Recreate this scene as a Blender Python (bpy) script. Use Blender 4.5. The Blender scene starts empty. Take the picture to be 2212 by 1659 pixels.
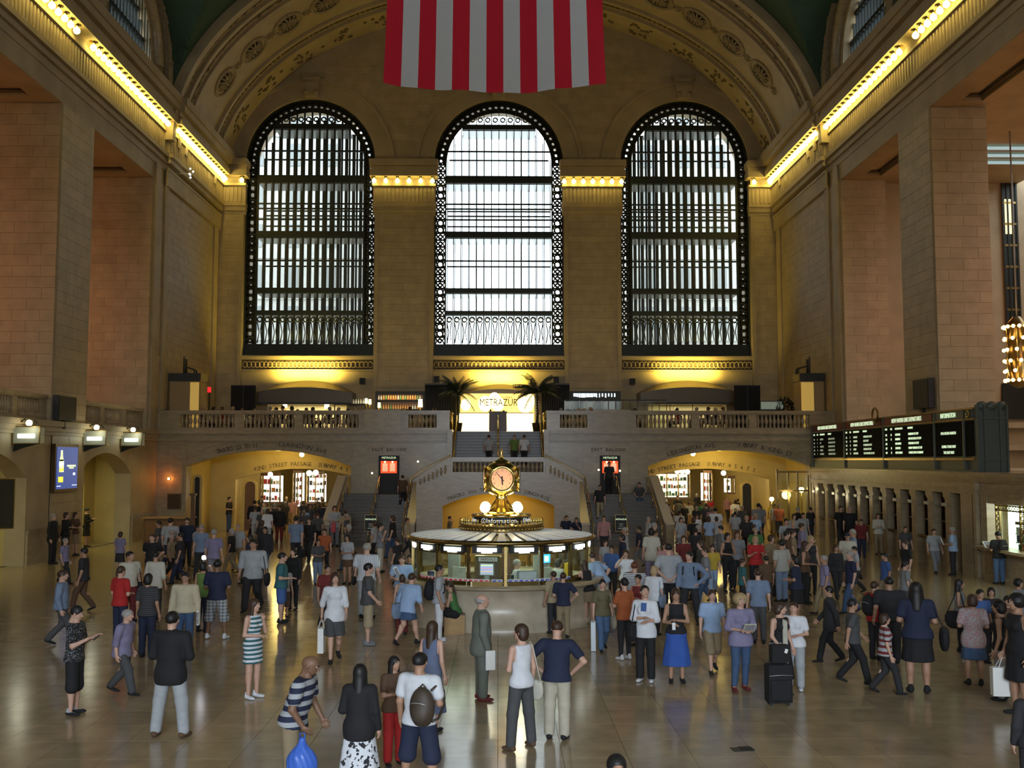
import bpy, math, random
import numpy as np
from mathutils import Vector, Matrix, Euler

R = math.radians
random.seed(7)
SC = bpy.context.scene
COL = SC.collection

# ------------------------------------------------------------------ camera
F_PX, CX, CY = 2200.0, 1106.0, 829.5
CAM_Z = 4.1
PITCH, YAW = math.atan(163.5 / F_PX), math.atan(30.0 / F_PX)
cam_d = bpy.data.cameras.new('camera')
cam_d.sensor_width = 36.0
cam_d.lens = 36.0 * F_PX / 2212.0
cam_d.clip_end = 400.0
cam_d.clip_start = 0.05
cam = bpy.data.objects.new('camera', cam_d)
cam.location = (0, 0, CAM_Z)
cam.rotation_euler = (math.pi / 2 + PITCH, 0, -YAW)
COL.objects.link(cam)
SC.camera = cam
CAMR = cam.rotation_euler.to_matrix()

# ------------------------------------------------------------------ world and exposure
SC.view_settings.view_transform = 'Standard'
SC.view_settings.look = 'None'
SC.view_settings.gamma = 1.0
SC.view_settings.use_curve_mapping = False
SC.view_settings.exposure = 0.0
SC.cycles.use_denoising = True
SC.cycles.max_bounces = 5
SC.cycles.diffuse_bounces = 3
SC.cycles.glossy_bounces = 3
SC.cycles.transmission_bounces = 3
SC.cycles.transparent_max_bounces = 10
SC.cycles.sample_clamp_indirect = 4.0
SC.cycles.caustics_reflective = False
SC.cycles.caustics_refractive = False
SC.render.film_transparent = False
wd = bpy.data.worlds.new('world')
SC.world = wd
wd.use_nodes = True
_bg = wd.node_tree.nodes['Background']
_bg.inputs[0].default_value = (0.86, 0.93, 1.0, 1)
_bg.inputs[1].default_value = 4.7

DAY = (0.74, 0.88, 1.0)

def portal(loc, rot, sx, sy):
    l = bpy.data.lights.new('daylight_portal', 'AREA')
    l.shape = 'RECTANGLE'; l.size = sx; l.size_y = sy
    l.cycles.is_portal = True
    o = bpy.data.objects.new('daylight_portal', l)
    o.location = loc; o.rotation_euler = rot
    COL.objects.link(o)

def lamp(name, kind, loc, power, color, size=0.1, rot=None, spot=None, sy=None, blend=0.6):
    l = bpy.data.lights.new(name, kind)
    l.energy = power; l.color = color
    if kind == 'AREA':
        l.shape = 'RECTANGLE'; l.size = size; l.size_y = sy or size
    else:
        l.shadow_soft_size = size
    if kind == 'SPOT':
        l.spot_size = R(spot or 90); l.spot_blend = blend
    o = bpy.data.objects.new(name, l)
    o.location = loc
    if rot: o.rotation_euler = rot
    COL.objects.link(o)
    return o

# added fill lamp behind the viewpoint, tilted down to brighten people and floor
lamp('west_fill', 'AREA', (0, -17.7, 8.2), 3300, (0.78, 0.88, 1.0), 15.0, (math.pi / 2 - R(34), 0, 0), sy=4.6).data.spread = R(84)
# portals: three tall windows east, three west (behind the viewpoint), the lunettes
for _cx in (-12.35, 0.04, 12.3):
    portal((_cx, 69.6, 19.3), (-math.pi / 2, 0, 0), 9.0, 18.0)
    portal((_cx, -19.2, 19.3), (math.pi / 2, 0, 0), 9.0, 18.0)

# ------------------------------------------------------------------ picture geometry helpers
def ray(px, py):
    return (CAMR @ Vector(((px - CX) / F_PX, (CY - py) / F_PX, -1.0))).normalized()
def onY(px, py, Y):
    d = ray(px, py); t = Y / d.y
    return Vector((d.x * t, Y, CAM_Z + d.z * t))
def onX(px, py, X):
    d = ray(px, py); t = X / d.x
    return Vector((X, d.y * t, CAM_Z + d.z * t))
def onZ(px, py, Z=0.0):
    d = ray(px, py); t = (Z - CAM_Z) / d.z
    return Vector((d.x * t, d.y * t, Z))

# ------------------------------------------------------------------ materials
MATS = {}
def nt(m):
    return m.node_tree.nodes, m.node_tree.links
def mat(name, col, rough=0.6, metal=0.0, spec=0.5, noise=0.0, nscale=3.0, bump=0.0, bscale=30.0, emit=None, es=0.0,
        rand=0.0, col2=None, coat=0.0, stretch=None):
    if name in MATS: return MATS[name]
    m = bpy.data.materials.new(name); m.use_nodes = True
    n, l = nt(m)
    b = n['Principled BSDF']
    b.inputs['Base Color'].default_value = (*col, 1)
    b.inputs['Roughness'].default_value = rough
    b.inputs['Metallic'].default_value = metal
    b.inputs['Specular IOR Level'].default_value = spec
    if coat: b.inputs['Coat Weight'].default_value = coat; b.inputs['Coat Roughness'].default_value = 0.08
    if emit:
        b.inputs['Emission Color'].default_value = (*emit, 1)
        b.inputs['Emission Strength'].default_value = es
    src = None
    if noise or bump:
        geo = n.new('ShaderNodeNewGeometry')
        vec = geo.outputs['Position']
        if stretch:
            mp = n.new('ShaderNodeMapping'); mp.inputs['Scale'].default_value = stretch
            l.new(vec, mp.inputs[0]); vec = mp.outputs[0]
    if noise:
        t = n.new('ShaderNodeTexNoise'); t.inputs['Scale'].default_value = nscale
        t.inputs['Detail'].default_value = 5
        l.new(vec, t.inputs['Vector'])
        r = n.new('ShaderNodeValToRGB')
        c2 = col2 or tuple(c * (1 - noise) for c in col)
        r.color_ramp.elements[0].position = 0.3; r.color_ramp.elements[0].color = (*c2, 1)
        r.color_ramp.elements[1].position = 0.7; r.color_ramp.elements[1].color = (*[min(1, c * (1 + noise * .5)) for c in col], 1)
        l.new(t.outputs['Fac'], r.inputs[0]); src = r.outputs[0]
    if rand:
        oi = n.new('ShaderNodeObjectInfo')
        mr = n.new('ShaderNodeMapRange')
        mr.inputs['To Min'].default_value = 1 - rand; mr.inputs['To Max'].default_value = 1 + rand
        l.new(oi.outputs['Random'], mr.inputs['Value'])
        mx = n.new('ShaderNodeVectorMath'); mx.operation = 'SCALE'
        if src is not None: l.new(src, mx.inputs[0])
        else: mx.inputs[0].default_value = col
        l.new(mr.outputs[0], mx.inputs['Scale']); src = mx.outputs[0]
    if src is not None: l.new(src, b.inputs['Base Color'])
    if bump:
        t2 = n.new('ShaderNodeTexNoise'); t2.inputs['Scale'].default_value = bscale
        l.new(vec, t2.inputs['Vector'])
        bp = n.new('ShaderNodeBump'); bp.inputs['Strength'].default_value = bump; bp.inputs['Distance'].default_value = 0.02
        l.new(t2.outputs['Fac'], bp.inputs['Height']); l.new(bp.outputs[0], b.inputs['Normal'])
    MATS[name] = m
    return m

STONE = mat('stone_caen', (0.42, 0.335, 0.205), 0.62, noise=.16, nscale=.8, bump=.25, bscale=14)
BLOCK = mat('stone_block', (0.44, 0.348, 0.212), 0.55, noise=.14, nscale=1.6, bump=.2, bscale=18, rand=.06)
MORTAR = mat('stone_mortar', (0.27, 0.215, 0.145), 0.8, noise=.2)
STONE_D = mat('stone_botticino', (0.34, 0.27, 0.17), 0.28, noise=.2, nscale=2.5, stretch=(1, 1, 3))
BOOTHSTONE = mat('stone_booth', (0.50, 0.43, 0.32), 0.3, noise=.2, nscale=3)
PANEL = mat('stone_panel', (0.36, 0.285, 0.18), 0.25, noise=.2, nscale=2.0, rand=.06, stretch=(1, 1, 3))
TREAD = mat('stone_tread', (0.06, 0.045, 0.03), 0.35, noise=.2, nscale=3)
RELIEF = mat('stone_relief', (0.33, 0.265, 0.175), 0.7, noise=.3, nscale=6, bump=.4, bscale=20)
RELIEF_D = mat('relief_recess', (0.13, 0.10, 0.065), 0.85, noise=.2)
GREEN = mat('ceiling_green', (0.04, 0.085, 0.062), 0.85, noise=.12, nscale=.6)
TILE = mat('floor_marble', (0.38, 0.29, 0.175), 0.17, noise=.22, nscale=2.2, rand=.10, spec=.6)
GROUT = mat('floor_grout', (0.16, 0.13, 0.09), 0.6)
IRON = mat('iron_dark', (0.018, 0.024, 0.022), 0.45, metal=.3, noise=.2)
GRATE = mat('iron_filigree', (0.022, 0.024, 0.018), 0.5, metal=.4)
BRASS = mat('brass', (0.62, 0.46, 0.16), 0.22, metal=1.0, noise=.15, nscale=6)
BRASS_D = mat('brass_dark', (0.30, 0.21, 0.08), 0.32, metal=1.0, noise=.2, nscale=6)
BRASS_P = mat('brass_polished', (0.80, 0.62, 0.22), 0.12, metal=1.0)
BLACK = mat('black_matte', (0.008, 0.008, 0.009), 0.6)
CHARCOAL = mat('charcoal', (0.03, 0.032, 0.034), 0.5)
SILVER = mat('silver_grey', (0.45, 0.46, 0.45), 0.35, metal=.4)
BULB = mat('bulb_glow', (1, .9, .6), 0.5, emit=(1.0, 0.76, 0.18), es=22)
GLOBE = mat('globe_glow', (1, .95, .8), 0.5, emit=(1.0, 0.90, 0.55), es=9)
STRIP = mat('strip_glow', (1, 1, 1), 0.5, emit=(0.86, 1.0, 0.82), es=7)
TUBE = mat('fluorescent_glow', (1, 1, 1), 0.5, emit=(0.92, 1.0, 0.88), es=6)
SHADE = mat('lampshade_glow', (1, .95, .8), 0.6, emit=(1.0, 0.80, 0.36), es=4)
AMBER = mat('amber_backlight', (1, .8, .3), 0.6, emit=(1.0, 0.62, 0.16), es=1.5)
COUNTERGLOW = mat('counter_backlight', (1, .9, .5), 0.5, emit=(1.0, 0.80, 0.32), es=4.0)
WOOD = mat('wood_brown', (0.13, 0.065, 0.03), 0.4, noise=.3, nscale=5, stretch=(1, 1, 6))
WOOD_L = mat('wood_honey', (0.42, 0.25, 0.09), 0.4, noise=.2, nscale=5)
WHITE = mat('white_paint', (0.72, 0.72, 0.70), 0.5)
CREAM = mat('cream_plastic', (0.60, 0.60, 0.50), 0.4)
CARD_W = mat('paper_white', (0.8, 0.8, 0.77), 0.7)
YELLOWWALL = mat('plaster_yellow', (0.52, 0.40, 0.15), 0.6, noise=.12, nscale=1.2)
LEAF = mat('palm_leaf', (0.02, 0.035, 0.015), 0.5)
LEAF2 = mat('shrub_leaf', (0.012, 0.02, 0.01), 0.6)
FABRIC_DK = mat('curtain_black', (0.006, 0.006, 0.008), 0.8)
INK = mat('carved_ink', (0.10, 0.08, 0.055), 0.8)
BOARDGREY = mat('board_grey', (0.10, 0.12, 0.105), 0.5, metal=.2)
BOARDBLACK = mat('board_black', (0.012, 0.012, 0.010), 0.9, spec=.1)
CAPSTONE = mat('cap_polished_lit', (0.55, 0.48, 0.36), 0.15)  # paler colour paints the lamp light caught by the polished caps
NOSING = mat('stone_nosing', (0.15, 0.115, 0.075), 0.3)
BOARDRED = mat('board_red', (0.13, 0.012, 0.010), 0.5)
FLAP = mat('flap_text_glow', (.8, .9, .7), 0.5, emit=(0.75, 0.95, 0.60), es=.85)
FLAP_D = mat('flap_text_dim', (.5, .55, .4), 0.5, emit=(0.55, 0.62, 0.42), es=.33)
BLUEGLOW = mat('poster_blue', (.05, .1, .4), 0.4, emit=(0.03, 0.075, 0.30), es=.9)
def glass(name, tint=(1, 1, 1), gl=0.1, rough=0.03, col=(1,1,1)):
    m = bpy.data.materials.new(name); m.use_nodes = True
    n, l = nt(m)
    n.remove(n['Principled BSDF'])
    out = [x for x in n if x.type == 'OUTPUT_MATERIAL'][0]
    t = n.new('ShaderNodeBsdfTransparent'); t.inputs[0].default_value = (*tint, 1)
    g = n.new('ShaderNodeBsdfGlossy'); g.inputs['Roughness'].default_value = rough; g.inputs[0].default_value = (*col, 1)
    mx = n.new('ShaderNodeMixShader'); mx.inputs[0].default_value = gl
    l.new(t.outputs[0], mx.inputs[1]); l.new(g.outputs[0], mx.inputs[2]); l.new(mx.outputs[0], out.inputs[0])
    MATS[name] = m
    return m
PANE = glass('window_pane', (0.93, 0.97, 0.97), 0.03, .4)
CASEGLASS = glass('case_glass', (0.95, 1.0, 0.95), 0.08)

# ------------------------------------------------------------------ mesh builder
class MB:
    def __init__(s): s.v = []; s.f = []; s.m = []; s.sm = []
    def add(s, vs, fs, mi=0, smooth=False):
        o = len(s.v); s.v += [tuple(v) for v in vs]
        for f in fs: s.f.append(tuple(i + o for i in f)); s.m.append(mi); s.sm.append(smooth)
    def hexa(s, p, mi=0):
        s.add(p, [(0, 3, 2, 1), (4, 5, 6, 7), (0, 1, 5, 4), (1, 2, 6, 5), (2, 3, 7, 6), (3, 0, 4, 7)], mi)
    def box(s, x0, x1, y0, y1, z0, z1, mi=0):
        if x0 > x1: x0, x1 = x1, x0
        if y0 > y1: y0, y1 = y1, y0
        if z0 > z1: z0, z1 = z1, z0
        s.hexa([(x0, y0, z0), (x1, y0, z0), (x1, y1, z0), (x0, y1, z0), (x0, y0, z1), (x1, y0, z1), (x1, y1, z1), (x0, y1, z1)], mi)
    def cbox(s, c, d, mi=0):
        s.box(c[0] - d[0] / 2, c[0] + d[0] / 2, c[1] - d[1] / 2, c[1] + d[1] / 2, c[2] - d[2] / 2, c[2] + d[2] / 2, mi)
    def lathe(s, prof, c=(0, 0, 0), n=16, mi=0, smooth=True, ax='z', caps=True):
        vs = []; fs = []
        for r, z in prof:
            for i in range(n):
                a = 2 * math.pi * i / n
                p = (r * math.cos(a), r * math.sin(a), z)
                if ax == 'y': p = (p[0], p[2], p[1])
                if ax == 'x': p = (p[2], p[0], p[1])
                vs.append((p[0] + c[0], p[1] + c[1], p[2] + c[2]))
        for k in range(len(prof) - 1):
            for i in range(n):
                j = (i + 1) % n
                fs.append((k * n + i, k * n + j, (k + 1) * n + j, (k + 1) * n + i))
        if caps:
            fs.append(tuple(reversed(range(n)))); fs.append(tuple((len(prof) - 1) * n + i for i in range(n)))
        s.add(vs, fs, mi, smooth)
    def sphere(s, c, r, n=10, m=7, mi=0, sc=(1, 1, 1)):
        vs = []; fs = []
        for k in range(1, m):
            t = math.pi * k / m
            for i in range(n):
                a = 2 * math.pi * i / n
                vs.append((c[0] + sc[0] * r * math.sin(t) * math.cos(a), c[1] + sc[1] * r * math.sin(t) * math.sin(a), c[2] + sc[2] * r * math.cos(t)))
        top = len(vs); vs.append((c[0], c[1], c[2] + r * sc[2])); vs.append((c[0], c[1], c[2] - r * sc[2]))
        for k in range(m - 2):
            for i in range(n):
                j = (i + 1) % n
                fs.append((k * n + i, (k + 1) * n + i, (k + 1) * n + j, k * n + j))
        for i in range(n):
            j = (i + 1) % n
            fs.append((top, i, j)); fs.append((top + 1, (m - 2) * n + j, (m - 2) * n + i))
        s.add(vs, fs, mi, True)
    def tube(s, pts, r, n=6, mi=0, smooth=True, closed=False, taper=None):
        pts = [Vector(p) for p in pts]
        N = len(pts); vs = []; fs = []
        ref = Vector((0.13, 0.21, 0.97))
        for k, p in enumerate(pts):
            a = pts[(k + 1) % N] if (closed or k < N - 1) else p
            b = pts[(k - 1) % N] if (closed or k > 0) else p
            t = (a - b).normalized()
            u = t.cross(ref)
            if u.length < 0.05: u = t.cross(Vector((1, 0, 0)))
            u.normalize(); w = t.cross(u)
            rr = r if taper is None else r * (taper[0] + (taper[1] - taper[0]) * k / max(1, N - 1))
            for i in range(n):
                q = 2 * math.pi * i / n
                vs.append(p + (u * math.cos(q) + w * math.sin(q)) * rr)
        for k in range(N if closed else N - 1):
            for i in range(n):
                j = (i + 1) % n; k2 = (k + 1) % N
                fs.append((k * n + i, k * n + j, k2 * n + j, k2 * n + i))
        if not closed:
            fs.append(tuple(reversed(range(n)))); fs.append(tuple((N - 1) * n + i for i in range(n)))
        s.add(vs, fs, mi, smooth)
    def prism(s, poly, M, w0, w1, mi=0):
        """poly in (u,z); M(u,w,z) gives a point."""
        n = len(poly)
        vs = [M(u, w0, z) for u, z in poly] + [M(u, w1, z) for u, z in poly]
        fs = [tuple(range(n)), tuple(reversed(range(n, 2 * n)))]
        for i in range(n):
            j = (i + 1) % n; fs.append((i, i + n, j + n, j))
        s.add(vs, fs, mi)
    def xform(s, M):
        s.v = [tuple(M @ Vector(v)) for v in s.v]; return s
    def merge(s, o, M=None, dm=0):
        vs = o.v if M is None else [tuple(M @ Vector(v)) for v in o.v]
        off = len(s.v); s.v += vs
        for f, m, sm in zip(o.f, o.m, o.sm): s.f.append(tuple(i + off for i in f)); s.m.append(m + dm); s.sm.append(sm)
    def mesh(s, name, mats):
        me = bpy.data.meshes.new(name)
        me.from_pydata(s.v, [], s.f)
        if not isinstance(mats, (list, tuple)): mats = [mats]
        for m in mats: me.materials.append(m)
        me.polygons.foreach_set('material_index', s.m)
        me.polygons.foreach_set('use_smooth', s.sm)
        me.update()
        return me
    def build(s, name, mats, parent=None, loc=None, rz=None):
        o = bpy.data.objects.new(name, s.mesh(name, mats)); COL.objects.link(o)
        if parent is not None: o.parent = parent
        if loc is not None: o.location = loc
        if rz is not None: o.rotation_euler = (0, 0, rz)
        return o

def inst(name, me, parent=None, loc=(0, 0, 0), rot=None, scale=None):
    o = bpy.data.objects.new(name, me); COL.objects.link(o)
    o.location = loc
    if rot is not None: o.rotation_euler = rot
    if scale is not None: o.scale = scale
    if parent is not None: o.parent = parent
    return o
def empty(name, loc=(0, 0, 0), rz=0.0, parent=None):
    o = bpy.data.objects.new(name, None); COL.objects.link(o)
    o.empty_display_size = 0.2
    o.location = loc; o.rotation_euler = (0, 0, rz)
    if parent is not None: o.parent = parent
    return o
def tag(o, label=None, cat=None, group=None, kind=None):
    if label: o['label'] = label
    if cat: o['category'] = cat
    if group: o['group'] = group
    if kind: o['kind'] = kind
    return o
def struct(o, label=None, cat=None):
    o['kind'] = 'structure'
    if label: o['label'] = label
    if cat: o['category'] = cat
    return o
def copy_tree(o, parent=None, loc=None, rz=None):
    c = o.copy(); COL.objects.link(c)
    if parent is not None: c.parent = parent
    if loc is not None: c.location = loc
    if rz is not None: c.rotation_euler = (0, 0, rz)
    for ch in list(o.children): copy_tree(ch, c)
    return c
_ub = MB(); _ub.box(-.5, .5, -.5, .5, -.5, .5)
UNIT = {}
def unit(m):
    if m.name not in UNIT: UNIT[m.name] = _ub.mesh('unit_' + m.name, m)
    return UNIT[m.name]
def bar(name, x0, x1, y0, y1, z0, z1, m, parent=None):
    return inst(name, unit(m), parent, ((x0 + x1) / 2, (y0 + y1) / 2, (z0 + z1) / 2), None, (abs(x1 - x0), abs(y1 - y0), abs(z1 - z0)))

_TM = {}
def text_mb(s, size, depth=0.01, res=2):
    """lettering as a mesh in the XZ plane (reads from -Y), centred"""
    key = (s, round(size, 3), depth)
    if key in _TM: return _TM[key]
    cu = bpy.data.curves.new('lettering', 'FONT'); cu.body = s; cu.size = size; cu.extrude = depth / 2
    cu.align_x = 'CENTER'; cu.align_y = 'CENTER'; cu.resolution_u = res
    ob = bpy.data.objects.new('lettering', cu)
    me = bpy.data.meshes.new_from_object(ob)
    mb = MB()
    vs = [(v.co.x, -v.co.z, v.co.y) for v in me.vertices]
    mb.add(vs, [tuple(p.vertices) for p in me.polygons])
    bpy.data.objects.remove(ob); bpy.data.meshes.remove(me); bpy.data.curves.remove(cu)
    _TM[key] = mb
    return mb
def lettering(s, size, m, loc, rz=0.0, parent=None, name='lettering', depth=0.01, sx=1.0, rx=0.0):
    me = text_mb(s, size, depth)
    mb = MB(); mb.merge(me)
    me2 = mb.mesh(name, m)
    o = inst(name, me2, parent, loc, (rx, 0, rz), (sx, 1, 1))
    return o

# ------------------------------------------------------------------ arched walls
def arc_z(h, u):
    c, hw, zb, zs, rise, seg = h
    t = max(-1.0, min(1.0, (u - c) / hw))
    if seg:
        Rr = (hw * hw + rise * rise) / (2 * rise)
        return zs + math.sqrt(max(0, Rr * Rr - (t * hw) ** 2)) - (Rr - rise)
    return zs + rise * math.sqrt(max(0, 1 - t * t))
def in_hole(h, u, z, pad=0.0):
    c, hw, zb, zs, rise, seg = h
    if abs(u - c) >= hw + pad or z < zb - pad: return False
    return z < arc_z(h, u) + pad
def arch_wall(mb, M, u0, u1, z0, z1, holes, th, n=28, mi=0):
    holes = sorted(holes, key=lambda h: h[0])
    def col(ua, ub, za, zb_, top=None):
        a, b = za; t = z1
        P = [M(ua, 0, a), M(ub, 0, b), M(ub, th, b), M(ua, th, a), M(ua, 0, t), M(ub, 0, t), M(ub, th, t), M(ua, th, t)]
        mb.hexa(P, mi)
    u = u0
    for h in holes:
        c, hw, zb, zs, rise, seg = h
        if c - hw > u: col(u, c - hw, (z0, z0), None)
        if zb > z0:
            P = [M(c - hw, 0, z0), M(c + hw, 0, z0), M(c + hw, th, z0), M(c - hw, th, z0), M(c - hw, 0, zb), M(c + hw, 0, zb), M(c + hw, th, zb), M(c - hw, th, zb)]
            mb.hexa(P, mi)
        for i in range(n):
            # cosine spacing keeps the springing smooth
            a = c - hw * math.cos(math.pi * i / n); b = c - hw * math.cos(math.pi * (i + 1) / n)
            col(a, b, (arc_z(h, a), arc_z(h, b)), None)
        u = c + hw
    if u < u1: col(u, u1, (z0, z0), None)
def archivolt(mb, M, h, r0, r1, w0, w1, n=36, mi=0, legs=None):
    """a raised band that follows the arch of hole h between offsets r0 and r1"""
    c, hw, zb, zs, rise, seg = h
    for i in range(n):
        a = math.pi * i / n; b = math.pi * (i + 1) / n
        def q(t, r): return (c - (hw + r) * math.cos(t), zs + (rise + r) * math.sin(t))
        P = [q(a, r0), q(b, r0), q(b, r1), q(a, r1)]
        mb.hexa([M(p[0], w0, p[1]) for p in P] + [M(p[0], w1, p[1]) for p in P], mi)
def blocks(parent, rects, ok, to_obj, ch=0.45, cl=1.25, gap=0.011, limit=300, m=BLOCK, stuff_box=None, seed=1):
    """courses of stone blocks: the nearest ones objects, the rest one part"""
    rnd = random.Random(seed)
    L = []
    for (u0, u1, z0, z1) in rects:
        nrow = max(1, round((z1 - z0) / ch)); hh = (z1 - z0) / nrow
        for r in range(nrow):
            za = z0 + r * hh; zb = za + hh
            n = max(1, round((u1 - u0) / cl)); w = (u1 - u0) / n
            cuts = [u0]
            off = (0.5 * w if r % 2 else 0)
            k = u0 + (off if off else w)
            while k < u1 - 0.15:
                cuts.append(k + rnd.uniform(-.12, .12) * w * .5); k += w
            cuts.append(u1)
            for a, b in zip(cuts, cuts[1:]):
                if b - a < 0.08: continue
                if ok is None or all(ok(uu, zz) for uu in (a, (a + b) / 2, b) for zz in (za, zb)):
                    L.append((a + gap / 2, b - gap / 2, za + gap / 2, zb - gap / 2))
    L2 = [(p, to_obj(p, rnd.uniform(0, .006))) for p in L]
    def size(p):
        x = p[1]; c = Vector(x[0]); d = (c - Vector((0, 0, CAM_Z))).length
        return (p[0][1] - p[0][0]) * (p[0][3] - p[0][2]) / d ** 2
    L2.sort(key=size, reverse=True)
    me = unit(m)
    for p, (loc, sc) in L2[:limit]:
        inst('stone_block', me, parent, loc, None, sc)
    if len(L2) > limit:
        mb = MB()
        for p, (loc, sc) in L2[limit:]: mb.cbox(loc, sc)
        tag(mb.build('stone_blocks_far', m, parent), kind='stuff')
# ================================================================== ARCHITECTURE
XW = 18.3          # inner face of the side walls
YE = 66.0          # inner face of the east wall
YB = 55.0          # front of the east balcony
ZB = 5.68          # balcony floor
BAYS = [49.35 - 11.3 * k for k in range(5)]
def ell(x, off=0.0):
    return 21.5 + (12.7 - off) * math.sqrt(max(0, 1 - (x / (XW - off)) ** 2))

# ---- floor: slab plus marble tiles (nearest 300 single, the rest joined)
mb = MB(); mb.box(-32, 32, -18, 92, -0.4, -0.02)
floor = struct(mb.build('floor', GROUT), 'polished tan marble concourse floor')
ts = 0.9
cells = []
for i in range(-21, 21):
    for j in range(-6, 112):
        cells.append((i * ts + ts / 2, j * ts + ts / 2))
def vis(c):
    x, y = c
    if y < 12: return -1
    d = math.hypot(x, y)
    px = 1076 + x / y * F_PX
    return (1 / d if -80 < px < 2290 else 0.001 / d) if y > 13.2 else 0.002 / d
cells.sort(key=vis, reverse=True)
for (x, y) in cells[:300]:
    inst('floor_tile', unit(TILE), floor, (x, y, -0.011), None, (ts - .006, ts - .006, 0.022))
mb = MB()
for (x, y) in cells[300:]:
    if y > YE + 12 and abs(x) > 18: continue
    mb.box(x - ts / 2 + .003, x + ts / 2 - .003, y - ts / 2 + .003, y + ts / 2 - .003, -.022, 0)
tag(mb.build('floor_tiles_far', TILE, floor), kind='stuff')

# ---- ceiling: barrel vault with a penetration over every lunette
def zpen(y):
    for c in BAYS + [49.35 - 11.3 * 5]:
        if abs(y - c) < 5.2: return 24.1 + math.sqrt(5.2 ** 2 - (y - c) ** 2)
    return 0
xs = [-XW * math.cos(math.pi * i / 96) for i in range(97)]
ys = [-18 + 0.3 * j for j in range(243)]
ys[-1] = 54.6
mb = MB()
vs = [(x, y, max(ell(x), zpen(y))) for y in ys for x in xs]
nx = len(xs)
fs = [(j * nx + i, j * nx + i + 1, (j + 1) * nx + i + 1, (j + 1) * nx + i) for j in range(len(ys) - 1) for i in range(nx - 1)]
mb.add(vs, fs, 0, False)
ceiling = struct(mb.build('ceiling', GREEN), 'dark green vaulted ceiling above the concourse')

# ---- end arch soffit with mouldings, relief bands and medallions
trim_arch = struct(empty('trim_1', (0, 60, 21.5)), 'broad ornamented plaster arch around the end wall')
def band(y0, y1, off, m, name='arch_moulding', n=72):
    mb = MB()
    for i in range(n):
        a, b = math.pi * i / n, math.pi * (i + 1) / n
        def q(t, o): return (-(XW - o) * math.cos(t), (12.7 - o) * math.sin(t))
        P = []
        for yy in (y0, y1):
            for t, o in ((a, off), (b, off), (b, -.15), (a, -.15)):
                x, z = q(t, o); P.append((x, yy - 60, z))
        mb.hexa(P)
    mb.build(name, m, trim_arch)
for y0, y1, off, m, nm in ((54.6, 55.1, .55, STONE, 'arch_moulding'), (55.1, 56.0, .30, RELIEF, 'relief_band'), (56.0, 56.35, .48, STONE, 'arch_moulding'),
                       (56.35, 57.3, .28, RELIEF, 'relief_band'), (57.3, 57.75, .42, STONE, 'arch_moulding'), (57.75, 62.2, .15, STONE, 'soffit_panel'),
                       (62.2, 62.5, .36, STONE, 'arch_moulding'), (62.5, 63.3, .22, RELIEF, 'relief_band'), (63.3, 63.7, .42, STONE, 'arch_moulding'),
                       (63.7, 66.0, .25, STONE, 'soffit_panel')):
    band(y0, y1, off, m, nm)
def ell_pt(t, off, y):
    """t = angle from the left springing; returns point and frame (normal pointing inward)"""
    a, b = XW - off, 12.7 - off
    p = Vector((-a * math.cos(t), y - 60, b * math.sin(t)))
    nrm = Vector((math.cos(t) / a, 0, -math.sin(t) / b)).normalized()
    return p, nrm
# arc length table
TT = [math.pi * i / 2000 for i in range(2001)]
LL = [0]
for a, b in zip(TT, TT[1:]):
    pa, pb = ell_pt(a, .2, 60)[0], ell_pt(b, .2, 60)[0]
    LL.append(LL[-1] + (pb - pa).length)
def t_at(s):
    return TT[min(2000, int(np.searchsorted(LL, s)))]
med = MB()
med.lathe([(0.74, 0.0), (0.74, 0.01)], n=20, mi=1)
med.tube([(math.cos(a) * .82, math.sin(a) * .82, .03) for a in [2 * math.pi * i / 24 for i in range(24)]], .09, 6, 0, closed=True)
med.tube([(math.cos(a) * .6, math.sin(a) * .6, .02) for a in [2 * math.pi * i / 24 for i in range(24)]], .03, 4, 0, closed=True)
for i in range(12):
    a = 2 * math.pi * i / 12
    med.tube([(math.cos(a) * .16, math.sin(a) * .16, .05), (math.cos(a) * .38, math.sin(a) * .38, .07), (math.cos(a + .12) * .55, math.sin(a + .12) * .55, .03)], .06, 5, 0)
med.sphere((0, 0, .05), .15, 8, 5, 0)
medme = med.mesh('medallion', [RELIEF, mat('medallion_shade', (.03, .024, .016), .9)])  # flat near-black disc paints the shade of a deep recess
leaf = MB()
for i in range(7):
    a = i * 0.9
    leaf.tube([(.0, 0, .02), (math.cos(a) * .22, math.sin(a) * .3, .10), (math.cos(a + .5) * .42, math.sin(a + .5) * .62, .02)], .07, 5, 0)
leafme = leaf.mesh('relief_leaf', [RELIEF])
def put(me, name, t, y, off, sc=1.0, spin=0):
    p, n = ell_pt(t, off, y)
    q = n.to_track_quat('Z', 'Y')
    o = inst(name, me, trim_arch, p, None, (sc, sc, sc)); o.rotation_euler = (q @ Euler((0, 0, spin)).to_quaternion()).to_euler()
    return o
total = LL[-1]
k = 0; s0 = 5.6
while s0 < total - 5.0:
    put(medme, 'medallion', t_at(s0), 60.0, .15, 1.16)
    if s0 + 1.3 < total - 5: put(leafme, 'relief_spray', t_at(s0 + 1.3), 60.0, .15, .62, 1.57)
    s0 += 2.6
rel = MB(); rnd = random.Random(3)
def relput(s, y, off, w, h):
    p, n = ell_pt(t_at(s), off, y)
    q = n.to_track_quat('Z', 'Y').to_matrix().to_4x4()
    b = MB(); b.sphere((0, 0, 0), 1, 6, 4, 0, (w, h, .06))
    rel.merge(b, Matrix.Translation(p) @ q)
s = 1.0
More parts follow.
